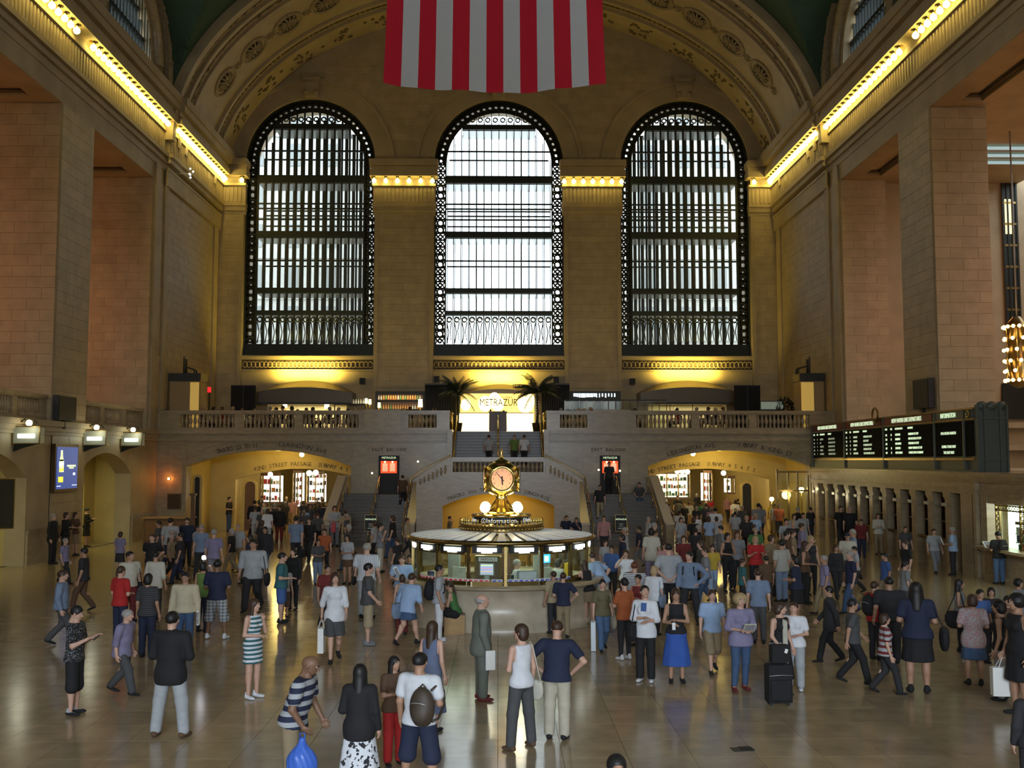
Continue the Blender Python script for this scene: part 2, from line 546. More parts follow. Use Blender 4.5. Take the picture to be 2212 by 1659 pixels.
while s < total - 1:
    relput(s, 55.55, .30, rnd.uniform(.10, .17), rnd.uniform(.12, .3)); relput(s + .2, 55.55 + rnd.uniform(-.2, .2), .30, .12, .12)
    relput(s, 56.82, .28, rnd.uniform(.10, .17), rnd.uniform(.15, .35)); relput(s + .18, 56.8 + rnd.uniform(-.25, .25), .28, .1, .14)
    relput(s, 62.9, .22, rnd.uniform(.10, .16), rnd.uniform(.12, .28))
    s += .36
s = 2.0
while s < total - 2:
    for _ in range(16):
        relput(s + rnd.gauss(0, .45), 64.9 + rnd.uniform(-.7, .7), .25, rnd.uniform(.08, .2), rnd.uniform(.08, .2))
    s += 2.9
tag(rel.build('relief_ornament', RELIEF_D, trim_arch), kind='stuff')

# ---- east wall
Me = lambda u, w, z: (u, YE + w, z)
WIN = [-12.35, 0.04, 12.3]
holes_w = [(c, 4.25, 10.86, 23.65, 4.25, False) for c in WIN]
holes_r = [(-12.35, 2.55, ZB, 7.75, 0.25, True), (0.04, 2.6, ZB, 7.9, .3, True), (12.3, 2.55, ZB, 7.75, 0.25, True)]
mb = MB()
arch_wall(mb, Me, -XW, XW, 10.5, 36.0, holes_w, 3.2, n=30)
arch_wall(mb, Me, -XW, XW, ZB, 10.5, holes_r, 3.2, n=10)
for c, hw, zb, zs, rise, seg in holes_w:
    h = (c, hw, zb, zs, rise, seg)
    archivolt(mb, Me, h, .0, .35, -.10, .05)
    archivolt(mb, Me, h, .35, 1.05, -.05, .05)
    archivolt(mb, Me, h, 1.05, 1.25, -.16, .05)
wall_e = struct(mb.build('wall_east', STONE), 'tall stone end wall with three arched windows')
def ok_tym(u, z):
    if z > ell(u, .5): return False
    return not any(in_hole(h, u, z, 1.28) for h in holes_w)
blocks(wall_e, [(-XW, XW, 24.1, 34.1)], ok_tym, lambda p, j: (((p[0] + p[1]) / 2, YE - .012 - j, (p[2] + p[3]) / 2), (p[1] - p[0], .03, p[3] - p[2])), ch=.5, cl=1.5, limit=150, seed=2)
PIL = [(-XW, -16.62), (-8.08, -4.24), (4.32, 8.02), (16.58, XW)]
for i, (a, b) in enumerate(PIL):
    mb = MB(); mb.box(a, b, YE - .22, YE + .1, ZB, 24.0)
    p = struct(mb.build('trim_%d' % (2 + i), MORTAR), 'stone pier beside the tall windows')
    blocks(p, [(a + .25 * (a > -18), b - .25 * (b < 18), 6.9, 20.1)], None, lambda q, j: (((q[0] + q[1]) / 2, YE - .235 - j, (q[2] + q[3]) / 2), (q[1] - q[0], .05, q[3] - q[2])), ch=.46, cl=1.35, limit=120, seed=10 + i)
    for xa, xb in ((a, a + .25), (b - .25, b)):
        if (xa > -18.2 and xb < 18.2): bar('pier_fillet', xa, xb, YE - .30, YE - .2, 6.9, 20.1, STONE, p)
    bar('pier_base', a, b, YE - .34, YE, ZB, 6.9, STONE, p)
    # entablature cap with dentils
    for (z0, z1, d) in ((20.1, 20.3, .30), (20.3, 20.62, .42), (20.62, 20.8, .52), (20.8, 21.95, .34), (21.95, 22.1, .5), (22.5, 22.9, .95), (22.9, 23.2, .8), (23.2, 23.6, 1.05)):
        bar('cornice_moulding', a - (d * .3 if a > -18 else 0), b + (d * .3 if b < 18 else 0), YE - d, YE + .05, z0, z1, STONE, p)
    bar('cornice_soffit', a, b, YE - .34, YE, 22.1, 22.5, RELIEF, p)
    mbd = MB(); x = a + .1
    while x < b - .1:
        mbd.box(x, x + .12, YE - .39, YE - .33, 20.9, 21.85); x += .26
    tag(mbd.build('frieze_flutes', STONE, p), kind='stuff')
# keystones
for c in WIN:
    k = empty('trim_10', (c, YE, 28.0)); struct(k, 'carved scroll keystone above the arched window')
    mb = MB(); mb.prism([(-.42, 0), (.42, 0), (.58, 1.3), (-.58, 1.3)], lambda u, w, z: (u, w, z), -.38, .1); mb.build('keystone', STONE, k)
    mb = MB(); mb.box(-.78, .78, -.5, .1, 1.3, 1.5); mb.build('keystone_cap', RELIEF, k)
    mb = MB()
    for sx in (-1, 1): mb.lathe([(.16, -.08), (.16, .08)], (sx * .33, -.42, .25), 12, ax='y')
    mb.lathe([(.12, -.5), (.12, .5)], (0, -.38, .95), 10, ax='x'); mb.build('scroll', RELIEF, k)
# sill and guilloche frieze between the piers, speaker boxes
for i, c in enumerate(WIN):
    t = struct(empty('trim_%d' % (12 + i), (c, YE, 10.3)), 'carved interlace band below the arched window')
    a, b = -4.25, 4.3
    bar('sill_moulding', a, b, -.2, .02, .28, .5, STONE, t); bar('sill_moulding', a, b, -.28, .02, -.5, -.38, STONE, t)
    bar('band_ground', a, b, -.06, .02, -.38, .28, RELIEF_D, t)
    mb = MB(); x = a + .2
    while x < b - .1:
        mb.tube([(x + .16 * math.cos(q), -.09, -.05 + .2 * math.sin(q)) for q in [2 * math.pi * j / 8 for j in range(8)]], .04, 4, closed=True); x += .27
    tag(mb.build('interlace', STONE, t), kind='stuff')
for (px, py, lab) in ((784, 824, 'left of the left dark bar shelf'), (944, 820, 'above the shelf left of the left palm'), (1201, 821, 'right of the right palm'), (1365, 825, 'above the glass bar on the right')):
    P = onY(px, py, YE)
    o = empty('loudspeaker', (P.x, YE - .3, P.z)); tag(o, 'small square black loudspeaker on the end wall ' + lab, 'speaker')
    bar('cabinet', -.17, .17, -.12, .28, -.2, .2, CHARCOAL, o)
    bar('speaker_grille', -.15, .15, -.14, -.12, -.18, .18, BLACK, o)

# ---- windows of the east wall: inner and outer iron grilles, walkways, panes, filigree
def ring_mb(cx, cz, r, tr, n=9): 
    return [(cx + r * math.cos(2 * math.pi * i / n), 0, cz + r * math.sin(2 * math.pi * i / n)) for i in range(n)]
HW, ZS0, ZBOT = 4.25, 23.65, 10.86
def inner_top(x, r=3.5):
    return ZS0 + math.sqrt(max(0, r * r - x * x)) if abs(x) < r else ZS0
THICK = [(22.6, .50), (18.9, .42), (15.17, .34), (13.7, .28), (26.15, .34)]
THIN = [24.5, 20.95, 20.62, 17.15, 19.9]
colx = [-3.5 + .5 * i for i in range(15)]
rows = [11.63, 13.56, 15.0, 17.15, 18.7, 20.78, 22.35, 24.5, 25.98, 27.2]
def tall_window(name, cx, label, wi, wo, solid):
    win = empty(name, (cx, YE + .35, 0))
    for x in colx:
        zt = inner_top(x, 3.62)
        bar('mullion', x - wi / 2, x + wi / 2, -.06, .06, ZBOT, zt, IRON, win)
        bar('mullion', x - wo / 2, x + wo / 2, 1.95, 2.05, ZBOT, zt, IRON, win)
    for z, h in THICK:
        w = 3.5 if z < ZS0 else math.sqrt(3.5 ** 2 - (z - ZS0) ** 2)
        bar('transom', -w, w, -.09, .09, z - h / 2, z + h / 2, IRON, win)
        bar('transom', -w, w, 1.92, 2.08, z - h / 3, z + h / 3, IRON, win)
        bar('walkway', -w, w, .1, 1.9, z - h / 2 - .04, z - h / 2 + .05, SILVER, win)
    for z in THIN:
        w = 3.5 if z < ZS0 else math.sqrt(3.5 ** 2 - (z - ZS0) ** 2)
        bar('transom', -w, w, -.05, .05, z - .05, z + .05, IRON, win)
        bar('transom', -w, w, 1.96, 2.04, z - .05, z + .05, IRON, win)
    bar('apron_panel', -HW, HW, -.1, .1, ZBOT, 11.63, IRON, win)
    for ci in range(14):
        xa, xb = colx[ci] + wi / 2, colx[ci + 1] - wi / 2
        for za, zb_ in zip(rows, rows[1:]):
            top = min(zb_, min(inner_top(xa), inner_top(xb)) if zb_ > ZS0 else zb_)
            if top - za < .25: continue
            bar('pane', xa, xb, .005, .02, za + .03, top - .03, PANE, win)
    mb = MB(); pl = MB()
    for sx in (-1, 1):
        for x in (3.52, 4.2): mb.box(sx * x - .05, sx * x + .05, -.08, .08, ZBOT, ZS0)
        if solid: pl.box(sx * 3.52, sx * (3.78 if sx * cx > 0 else 3.70), .02, .06, ZBOT, ZS0)
        if solid and sx * cx > 0: pl.box(sx * 3.98, sx * 4.25, .02, .06, ZBOT, ZS0)
        z = ZBOT + 1.0; k = 0
        while z < ZS0 + .1:
            big = (k % 5 in (1, 2))
            r = .2 if big else .12
            mb.tube([(sx * 3.86 + p[0], 0, p[2]) for p in ring_mb(0, z, r, 0)], .075, 4, closed=True)
            for q in (-1, 1):
                mb.tube([(sx * 3.86 + q * .3, 0, z - .2), (sx * 3.86 + q * .16, 0, z), (sx * 3.86 + q * .3, 0, z + .2)], .07, 4)
            mb.tube([(sx * 3.86 - .3, 0, z + .24), (sx * 3.86 + .3, 0, z + .24)], .07, 4)
            z += .46; k += 1
    arch_h = (0, 3.5, 0, ZS0, 3.5, False)
    archivolt(pl, lambda u, w, z: (u, w, z), arch_h, 0.02, .24, .02, .08, n=40); archivolt(pl, lambda u, w, z: (u, w, z), arch_h, .42, .75, .02, .08, n=40)
    # solid spandrels of the crown above the top walkway edges
    for r in (3.52, 4.2):
        mb.tube([(-r * math.cos(t), 0, ZS0 + r * math.sin(t)) for t in [math.pi * i / 40 for i in range(41)]], .06, 4)
    for i in range(30):
        t = math.pi * (i + .5) / 30
        cx_, cz_ = -3.86 * math.cos(t), ZS0 + 3.86 * math.sin(t)
        mb.tube([(cx_ + p[0], 0, cz_ + p[2]) for p in ring_mb(0, 0, .15, 0)], .07, 4, closed=True)
        mb.tube([(-3.55 * math.cos(t + .05), 0, ZS0 + 3.55 * math.sin(t + .05)), (-4.2 * math.cos(t + .05), 0, ZS0 + 4.2 * math.sin(t + .05))], .06, 4)
    for ci in range(14):
        x = (colx[ci] + colx[ci + 1]) / 2
        mb.tube([(x + p[0], -.02, 13.25 + p[2]) for p in ring_mb(0, 0, .16, 0, 7)], .06, 4, closed=True)
        mb.tube([(x - .14, 0, 11.7), (x - .03, 0, 12.4), (x - .16, 0, 13.1)], .04, 4)
        mb.tube([(x + .14, 0, 11.9), (x + .05, 0, 12.5), (x + .16, 0, 13.1)], .035, 4)
        zt = inner_top(x)
        if zt > 26.5: mb.tube([(x + p[0], 0, 26.65 + p[2]) for p in ring_mb(0, 0, .15, 0, 7)], .06, 4, closed=True)
    tag(mb.build('filigree', GRATE, win), kind='stuff')
    pl.build('border_plate', GRATE, win)
    mb = MB()
    arch_wall(mb, lambda u, w, z: (u, w, z), -HW - .02, HW + .02, ZBOT, ZS0 + 4.4, [(0, HW - .07, ZBOT, ZS0, HW - .07, False)], .3, n=24)
    mb.build('frame', IRON, win).location = (0, -.25, 0)
    return struct(win, label)
tall_window('window_1', WIN[0], 'left tall arched window with dense iron grille', .12, .22, True)
tall_window('window_2', WIN[1], 'central tall arched window, the brightest of the three', .05, .05, False)  # bars thinned to imitate the bloom that washes them out
tall_window('window_3', WIN[2], 'right tall arched window near the departures board', .12, .22, True)

# ---- the street outside: office buildings across it, open sky straight ahead
def building(x0, x1, y0, y1, h, face, label):
    o = tag(empty('office_building', ((x0 + x1) / 2, (y0 + y1) / 2, 0)), label, 'building'); w = (x1 - x0) / 2; d = (y1 - y0) / 2
    bar('building_mass', -w, w, -d, d, -.3, h, mat('facade_stone', (.50, .50, .47), .8, noise=.1), o)
    fy = -d if face < 0 else d
    for k in range(1, int(h / 3.6)): bar('floor_ledge', -w, w, fy - .15, fy + .15, k * 3.6, k * 3.6 + .3, mat('facade_stone', (.5, .5, .47), .8), o)
    for k in range(2, min(12, int(h / 3.6))):
        for q in range(int(2 * w / 3.2)):
            x = -w + 1.6 + q * 3.2; bar('facade_window', x - .6, x + .6, fy - .1, fy + .1, k * 3.6 + 1.0, k * 3.6 + 3.0, mat('facade_glass', (.26, .28, .28), .3), o)
    return o
building(-42, -8.5, 88, 104, 58, -1, 'pale office building across the street seen through the left window')
building(8.2, 42, 88, 104, 58, -1, 'pale office building across the street seen through the right window')
building(-40, 40, -58, -42, 46, 1, 'pale office building behind the viewpoint, across the street to the west')  # unseen block added to cut the sky light in the west windows

# ---- side walls
def side(s):
    nm = 'left' if s < 0 else 'right'
    Ms = lambda u, w, z: (s * (XW + w), u, z)
    DEP = 3.6 if s < 0 else 2.4
    mb = MB()
    ends = []
    y = 55.0
    # end section
    mb.box(s * XW, s * (XW + DEP), 53.3, 69, 0, 19.05)
    for c in BAYS:
        a, b = c - 3.95 - 3.4, c - 3.95
        mb.box(s * XW, s * (XW + DEP), a, b, 0 if s < 0 else 0, 19.05)
    mb.box(s * XW, s * (XW + DEP), -18, BAYS[-1] - 7.3, 0, 19.05)
    mb.box(s * XW, s * (XW + 1.0), -18, 69, 19.05, 24.0)
    # lunette wall
    hl = [(c, 3.1, 24.05, 25.2, 3.1, False) for c in BAYS]
    arch_wall(mb, lambda u, w, z: (s * (XW + w), u, z), -18, 69, 24.0, 31.0, hl, 1.2, n=16)
    w = struct(mb.build('wall_' + nm, MORTAR if False else STONE), nm + ' side wall of giant stone piers')
    # blocks: pier faces, end section, reveals that face the viewpoint
    pf = lambda q, j: ((s * (XW - .012 - j), (q[0] + q[1]) / 2, (q[2] + q[3]) / 2), (.04, q[1] - q[0], q[3] - q[2]))
    blocks(w, [(53.35, 65.7, 6.9 if s < 0 else 4.0, 19.0), (42.05, 45.35, 0 if s < 0 else 4.0, 19.0)], None, pf, ch=.46, cl=1.4, limit=190, seed=20 + s)
    def rv(Y):
        return lambda q, j: ((s * (q[0] + q[1]) / 2, Y - .012 - j, (q[2] + q[3]) / 2), (q[1] - q[0], .04, q[3] - q[2]))
    z0 = ZB if s < 0 else 3.7
    blocks(w, [(XW + .02, XW + DEP - .02, z0, 19.0)], None, rv(42.0 - 0.02), ch=.46, cl=1.2, limit=70, seed=30 + s)
    blocks(w, [(XW + .02, XW + DEP - .02, z0, 19.0)], None, rv(53.3), ch=.46, cl=1.2, limit=40, seed=40 + s)
    # recessed coffers in the opening soffits
    for c in BAYS[:3]:
        cx_ = XW + DEP / 2
        for (x0, x1, y0, y1) in ((XW + .03, XW + DEP, c - 3.95, c - 3.2), (XW + .03, XW + DEP, c + 3.2, c + 3.95), (XW + .03, XW + .5, c - 3.2, c + 3.2), (XW + DEP - .5, XW + DEP, c - 3.2, c + 3.2)):
            bar('soffit_frame', s * x0, s * x1, y0, y1, 19.04, 19.25, STONE, w)
        mb = MB()
        pts = [(s * (XW + .62), c - 3.08, 19.22), (s * (XW + DEP - .62), c - 3.08, 19.22), (s * (XW + DEP - .62), c + 3.08, 19.22), (s * (XW + .62), c + 3.08, 19.22)]
        for a, b in zip(pts, pts[1:] + pts[:1]): mb.tube([a, b], .08, 5)
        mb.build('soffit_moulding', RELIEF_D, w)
    mb = MB(); mb.box(s * (XW + .12), s * (XW + DEP + 8), -17.9, 55, 19.32, 19.6); mb.build('soffit_panel', STONE, w)
    for (ya, yb) in ((53.45, 54.2), (55.0, 55.6), (64.6, 65.5)):
        bar('wall_pilaster', s * (XW - .14), s * XW, ya, yb, ZB if s < 0 or ya > 55 else 5.9, 19.9, STONE, w)
    # entablature
    e = struct(empty('trim_%d' % (20 + s), (0, 0, 0)), nm + ' cornice carrying a row of bare bulbs')
    for (z0, z1, d, m) in ((19.9, 20.05, .05, STONE), (20.3, 20.5, .14, STONE), (20.5, 20.62, .08, STONE), (20.62, 20.85, .26, STONE), (20.85, 21.95, .10, STONE), (21.95, 22.1, .22, STONE),
                           (22.1, 22.5, .12, RELIEF), (22.5, 22.9, .70, STONE), (22.9, 23.2, .58, STONE), (23.2, 23.55, .84, STONE), (23.55, 24.0, .95, STONE)):
        bar('cornice_moulding', s * (XW - d), s * (XW + .05), -18, 55.0, z0, z1, m, e)
        bar('cornice_moulding', s * (XW - d - .22), s * (XW + .05), 55.0, YE - .2, z0, z1, m, e)
    bar('cornice_return', s * (XW - .22), s * (XW + .03), 55.0, YE, 19.05, 19.9, STONE, e)
    mb = MB(); yy = 20.0
    while yy < 65.4:
        dd = .10 if yy < 54.8 else .32
        mb.box(s * (XW - dd - .05), s * (XW - dd + .02), yy, yy + .12, 20.93, 21.86); yy += .30
    tag(mb.build('frieze_flutes', STONE, e), kind='stuff')
    # lunettes
    k = 0
    for i, c in enumerate(BAYS[:3]):
        k = 4 + i + (3 if s > 0 else 0)
        wn = struct(empty('window_%d' % k, (s * (XW + .45), c, 0)), 'arched lunette window above the %s cornice%s' % (nm, ['', ', second bay from the end', ', third bay from the end'][i]))
        hl1 = (0, 3.1, 24.05, 25.2, 3.1, False)
        yy = -2.94
        while yy < 3.0:
            zt = 25.2 + math.sqrt(max(0, 3.1 ** 2 - yy * yy))
            bar('mullion', -.07, .07, yy - .035, yy + .035, 24.05, zt, IRON, wn)
            bar('mullion', .42, .46, yy - .02, yy + .02, 24.05, zt, IRON, wn)
            bar('pane', .08, .09, yy + .04, yy + .38, 24.08, min(zt, 25.2 + math.sqrt(max(0, 3.1 ** 2 - (yy + .42) ** 2))) - .03, PANE, wn)
            yy += .42
        for z in (24.1, 26.1, 27.4):
            wv = 3.1 if z < 25.2 else math.sqrt(3.1 ** 2 - (z - 25.2) ** 2)
            bar('transom', -.12, .12, -wv, wv, z - .09, z + .09, IRON, wn)
        mb = MB(); Ml = lambda u, w_, z: (w_ * s, u, z)
        mb.tube([(-s * .5, -3.85 * math.cos(t), 25.0 + 3.85 * math.sin(t)) for t in [math.pi * q / 28 for q in range(29)]], .38, 8)
        mb.tube([(-s * .5, 3.85 * q, z_) for q in (-1,) for z_ in (23.9, 25.0)], .38, 8)
        mb.tube([(-s * .5, 3.85 * q, z_) for q in (1,) for z_ in (23.9, 25.0)], .38, 8)
        mb.build('ring_moulding', PANEL, wn)
        mb = MB()
        archivolt(mb, Ml, hl1, 1.25, 1.95, -1.0, -.4, n=30)
        for q in (-1, 1): mb.box(-s * 1.0, -s * .4, q * 4.35, q * 5.05, 23.9, 25.2)
        mb.build('relief_band', RELIEF, wn)
        mb = MB(); rr = random.Random(k)
        for q in range(150):
            t = math.pi * rr.random(); r_ = 3.1 + rr.uniform(1.3, 1.9)
            mb.sphere((-s * 1.0, -r_ * math.cos(t), 25.2 + r_ * math.sin(t)), rr.uniform(.05, .13), 5, 4, 0, (.6, 1, 1))
        tag(mb.build('relief_ornament', RELIEF, wn), kind='stuff')
    return w
wall_l = side(-1)
wall_r = side(1)

# ---- west end behind the viewpoint: wall with three arched windows
mb = MB()
arch_wall(mb, lambda u, w, z: (u, -18 - w, z), -XW, XW, 10.6, 36, [(c, 4.25, 10.86, 23.65, 4.25, False) for c in WIN], 1.0, n=20)
arch_wall(mb, lambda u, w, z: (u, -18 - w, z), -XW, XW, 0, 10.6, [(c, 2.9, 5.7, 9.0, .9, True) for c in (-6.2, 0, 6.2)], 1.0, n=8)
struct(mb.build('wall_west', STONE), 'stone wall behind the viewpoint with three arched windows')

# ---- left lower wall: gates, string course, gallery balustrade
gl = [(48.0 - 11.3 * k, 3.25, 0, 3.4, 1.02, True) for k in range(4)]
mb = MB()
arch_wall(mb, lambda u, w, z: (-(XW + w), u, z), -18, 53.3, 0, ZB, gl, .8, n=16)
gate_wall = struct(mb.build('wall_gate', STONE), 'left lower stone wall pierced by the track gate arches')
for (z0, z1, d) in ((5.1, 5.25, .08), (5.25, 5.45, .16), (5.45, 5.68, .24)):
    bar('string_course', -XW + d, -XW, -18, 55, z0, z1, STONE, gate_wall)
for (y0, y1) in ((40.0, 44.6), (51.35, 55.0)):
    bar('plinth', -XW + .1, -XW, y0, y1, 0, 1.25, PANEL, gate_wall)
    bar('plinth_cap', -XW + .14, -XW, y0, y1, 1.25, 1.36, PANEL, gate_wall)
mb = MB(); mb.box(-32, -XW - .8, -18, 69, ZB - .25, ZB)
struct(mb.build('gallery_floor', STONE_D), 'floor of the gallery behind the left piers')
mb = MB(); mb.box(-32.4, -32, -18, 69, 0, 20); struct(mb.build('wall_gallery', STONE), 'outer wall of the left gallery')
mb = MB(); mb.box(-32, -XW, 55.3, 56, ZB, 20); struct(mb.build('wall_gallery_end', STONE), 'end wall of the left gallery')
# gate rooms
for i, (c, hw, zb, zs, rise, seg) in enumerate(gl[:2]):
    g = struct(empty('gate_room', (-XW - .8, c, 0)), ['far', 'near'][i] + ' gate vestibule with yellow lit walls')
    bar('back_wall', -5.2, -5.0, -3.9, 3.9, 0, ZB - .3, YELLOWWALL, g)
    bar('side_wall', -5.0, 0, hw + .05, hw + .3, 0, ZB - .3, YELLOWWALL, g)
    bar('side_wall', -5.0, 0, -hw - .3, -hw - .05, 0, ZB - .3, YELLOWWALL, g)
    bar('room_ceiling', -5.0, 0, -hw, hw, 4.55, 4.7, YELLOWWALL, g)
    mb = MB(); arch_wall(mb, lambda u, w, z: (-1.0 - w, u, z), -hw - .05, hw + .05, 0, 4.6, [(-.2, 2.2, 0, 2.9, .5, True)], .35, n=12); mb.build('inner_arch', YELLOWWALL, g)
    if i == 1:
        bar('notice_panel', -.30, .33, hw - .07, hw + .02, 1.48, 3.34, BLACK, g); bar('notice_frame', -.34, .37, hw - .02, hw + .04, 1.44, 3.38, BRASS_D, g)
    # iron gate leaf standing open
    gt = MB()
    for q in range(7): gt.box(-4.7 + q * .16, -4.66 + q * .16, 1.6, 1.64, 0.05, 2.3)
    gt.box(-4.72, -3.7, 1.58, 1.66, .05, .12); gt.box(-4.72, -3.7, 1.58, 1.66, 2.24, 2.32); gt.build('iron_gate', IRON, g)
    lamp('gate_lamp', 'AREA', (-XW - .9, c - 1.0, 4.4), 75, (.95, .85, .30), 1.2, (0, R(20), 0)); lamp('gate_lamp', 'AREA', (-XW - 3.6, c, 4.4), 60, (.85, .95, .38), 1.6, (0, 0, 0))
mb = MB(); mb.box(-24.5, -XW - .8, -18, 55, -.4, 0); mb.box(-24.5, -24.3, -18, 55, 0, ZB); struct(mb.build('gate_floor', STONE_D), 'floor and back wall behind the gates')

# ---- balustrades
bal = MB(); bal.lathe([(.055, 0), (.075, .03), (.075, .08), (.045, .1), (.05, .16), (.095, .3), (.10, .38), (.055, .56), (.045, .62), (.07, .66), (.07, .72)], n=8)
BALME = bal.mesh('baluster', PANEL)
def balustrade(name, label, axis, fixed, segs, z0, pede, rng, h=1.07, depth=.34, step=.225):
    """segs: ranges with balusters; rng: full range of plinth and rail"""
    t = struct(empty(name, (0, 0, 0)), label)
    def B(nm, a, b, z0_, z1_, d, m=PANEL):
        if axis == 'x': return bar(nm, a, b, fixed - d / 2, fixed + d / 2, z0_, z1_, m, t)
        return bar(nm, fixed - d / 2, fixed + d / 2, a, b, z0_, z1_, m, t)
    for a, b in rng:
        B('plinth', a, b, z0, z0 + .14, depth); B('hand_rail', a, b, z0 + h - .17, z0 + h, depth + .08)
        B('rail_moulding', a, b, z0 + h - .22, z0 + h - .17, depth - .04)
    sp = sorted(segs)
    for a, b in rng:
        u = a
        for c, d in sp:
            if c >= a and d <= b:
                if c > u: B('pedestal', u, c, z0 + .14, z0 + h - .2, depth - .04)
                u = d
        if u < b: B('pedestal', u, b, z0 + .14, z0 + h - .2, depth - .04)
    hh = (h - .22 - .14) / .72
    for a, b in sp:
        n = max(1, int(round((b - a) / step)))
        for i in range(n):
            u = a + (i + .5) * (b - a) / n
            loc = (u, fixed, z0 + .14) if axis == 'x' else (fixed, u, z0 + .14)
            inst('baluster', BALME, t, loc, None, (1, 1, hh))
    return t
q = lambda px: (px - 1076) / 40.0
balustrade('balustrade', 'stone balustrade along the left half of the east balcony', 'x', YB + .2,
           [(q(390), q(508)), (q(528), q(637)), (q(655), q(775)), (q(881), q(943))], ZB, None, [(-XW + .02, q(971))])
balustrade('balustrade', 'stone balustrade along the right half of the east balcony', 'x', YB + .2,
           [(q(1210), q(1270)), (q(1375), q(1495)), (q(1513), q(1622)), (q(1637), q(1752))], ZB, None, [(q(1181), XW - .02)])
for nm, a, b in (('left', q(788), q(866)), ('right', q(1286), q(1362))):
    P = struct(empty('balcony_pedestal', ((a + b) / 2, YB, ZB)), 'wide solid pedestal block in the %s half of the balcony balustrade' % nm)
    bar('pedestal_panel', -(b - a) / 2, (b - a) / 2, -.06, .4, -.3, 1.12, PANEL, P)
balustrade('balustrade', 'gallery balustrade across the left opening nearest the end wall', 'y', -XW - .35,
           [(45.7, 47.6), (48.1, 50.4), (50.9, 52.9)], ZB, None, [(45.42, 53.28)])
balustrade('balustrade', 'gallery balustrade across the left opening nearest the viewpoint', 'y', -XW - .35,
           [(34.5, 36.5), (37.0, 39.0), (39.4, 41.5)], ZB, None, [(34.12, 41.98)])

# ---- balcony front and deck
Mb = lambda u, w, z: (u, YB + w, z)
hp = [(-12.3, 4.4, 0, 3.75, .85, True), (12.47, 4.38, 0, 3.75, .85, True)]
mb = MB()
arch_wall(mb, Mb, -XW, -2.45, 0, ZB - .2, hp[:1], .9, n=24)
arch_wall(mb, Mb, 2.45, XW, 0, ZB - .2, hp[1:], .9, n=24)
mb.box(-2.45, 2.45, YB + .3, YB + .9, 0, 3.2)
wall_b = struct(mb.build('wall_balcony', STONE_D), 'stone front of the east balcony with two passage arches')
for (z0, z1, d) in ((5.0, 5.1, .06), (5.1, 5.28, .16), (5.28, 5.48, .10), (5.48, 5.68, .22)):
    for a, b in ((-XW, -2.45), (2.45, XW)): bar('cornice_moulding', a, b, YB - d, YB + .1, z0, z1, STONE_D, wall_b)
for h in hp:
    mb = MB(); c, hw, zb, zs, rise, seg = h
    Rr = (hw * hw + rise * rise) / (2 * rise); n = 30
    for (o0, o1, w0) in ((0, .12, -.05), (.62, .72, -.04)):
        for i in range(n):
            a = c - hw + 2 * hw * i / n; b = c - hw + 2 * hw * (i + 1) / n
            mb.hexa([Mb(u, w, z) for w in (w0, .02) for u, z in ((a, arc_z(h, a) + o0), (b, arc_z(h, b) + o0), (b, arc_z(h, b) + o1), (a, arc_z(h, a) + o1))])
    mb.build('arch_moulding', STONE_D, wall_b)
for a, b in ((-17.6, -16.9), (-7.75, -7.1), (7.1, 7.95), (16.95, 17.6)):
    bar('pilaster', a, b, YB - .06, YB, 0, 5.0, STONE_D, wall_b)
# ashlar facing in large slabs
blocks(wall_b, [(-XW, -8.2, 3.9, 5.0), (-8.0, -2.45, 0, 5.0), (2.45, 8.0, 0, 5.0), (8.2, XW, 3.9, 5.0), (-XW, -16.8, 0, 3.9), (16.9, XW, 0, 3.9)],
       lambda u, z: not any(in_hole(h, u, z, .03) for h in hp), lambda p, j: (((p[0] + p[1]) / 2, YB - .008 - j, (p[2] + p[3]) / 2), (p[1] - p[0], .02, p[3] - p[2])), ch=.8, cl=1.6, gap=.012, m=PANEL, seed=55)
mb = MB()
for (x0, x1, y0, y1) in ((-XW, -2.4, YB, YE), (2.4, XW, YB, YE), (-2.4, 2.4, 57.4, YE)): mb.box(x0, x1, y0, y1, ZB - .2, ZB)
struct(mb.build('balcony_floor', STONE_D), 'floor of the east balcony')

# ---- carved lettering along arcs
def arc_text(s, size, c, hw_, base, rise, Y, x0, x1, parent, m=INK, depth=.012):
    mb = MB()
    n = len(s); 
    for i, ch in enumerate(s):
        if ch == ' ': continue
        u = x0 + (x1 - x0) * (i + .5) / n
        f = lambda v: base + rise * (1 - ((v - c) / hw_) ** 2)
        ang = math.atan((f(u + .01) - f(u - .01)) / .02)
        M = Matrix.Translation((u, Y, f(u))) @ Matrix.Rotation(-ang, 4, 'Y')
        mb.merge(text_mb(ch, size, depth, 1), M)
    return mb.build('carved_lettering', m, parent)
arc_text('TRACKS 23 TO 11', .36, -12.3, 4.4, 3.98, .9, YB - .03, -15.1, -12.9, wall_b)
arc_text('LEXINGTON AVE', .36, -12.3, 4.4, 4.02, .92, YB - .03, -11.8, -9.2, wall_b)
arc_text('LEXINGTON AVE', .36, 12.47, 4.38, 3.98, .93, YB - .03, 9.1, 11.75, wall_b)
arc_text('SUBWAY & 42ND ST', .36, 12.47, 4.38, 3.98, .93, YB - .03, 12.9, 15.9, wall_b)
for X in (-5.86, 5.95): arc_text('EAST BALCONY', .26, X, 100, 4.63, 0, YB - .03, X - .95, X + .95, wall_b)

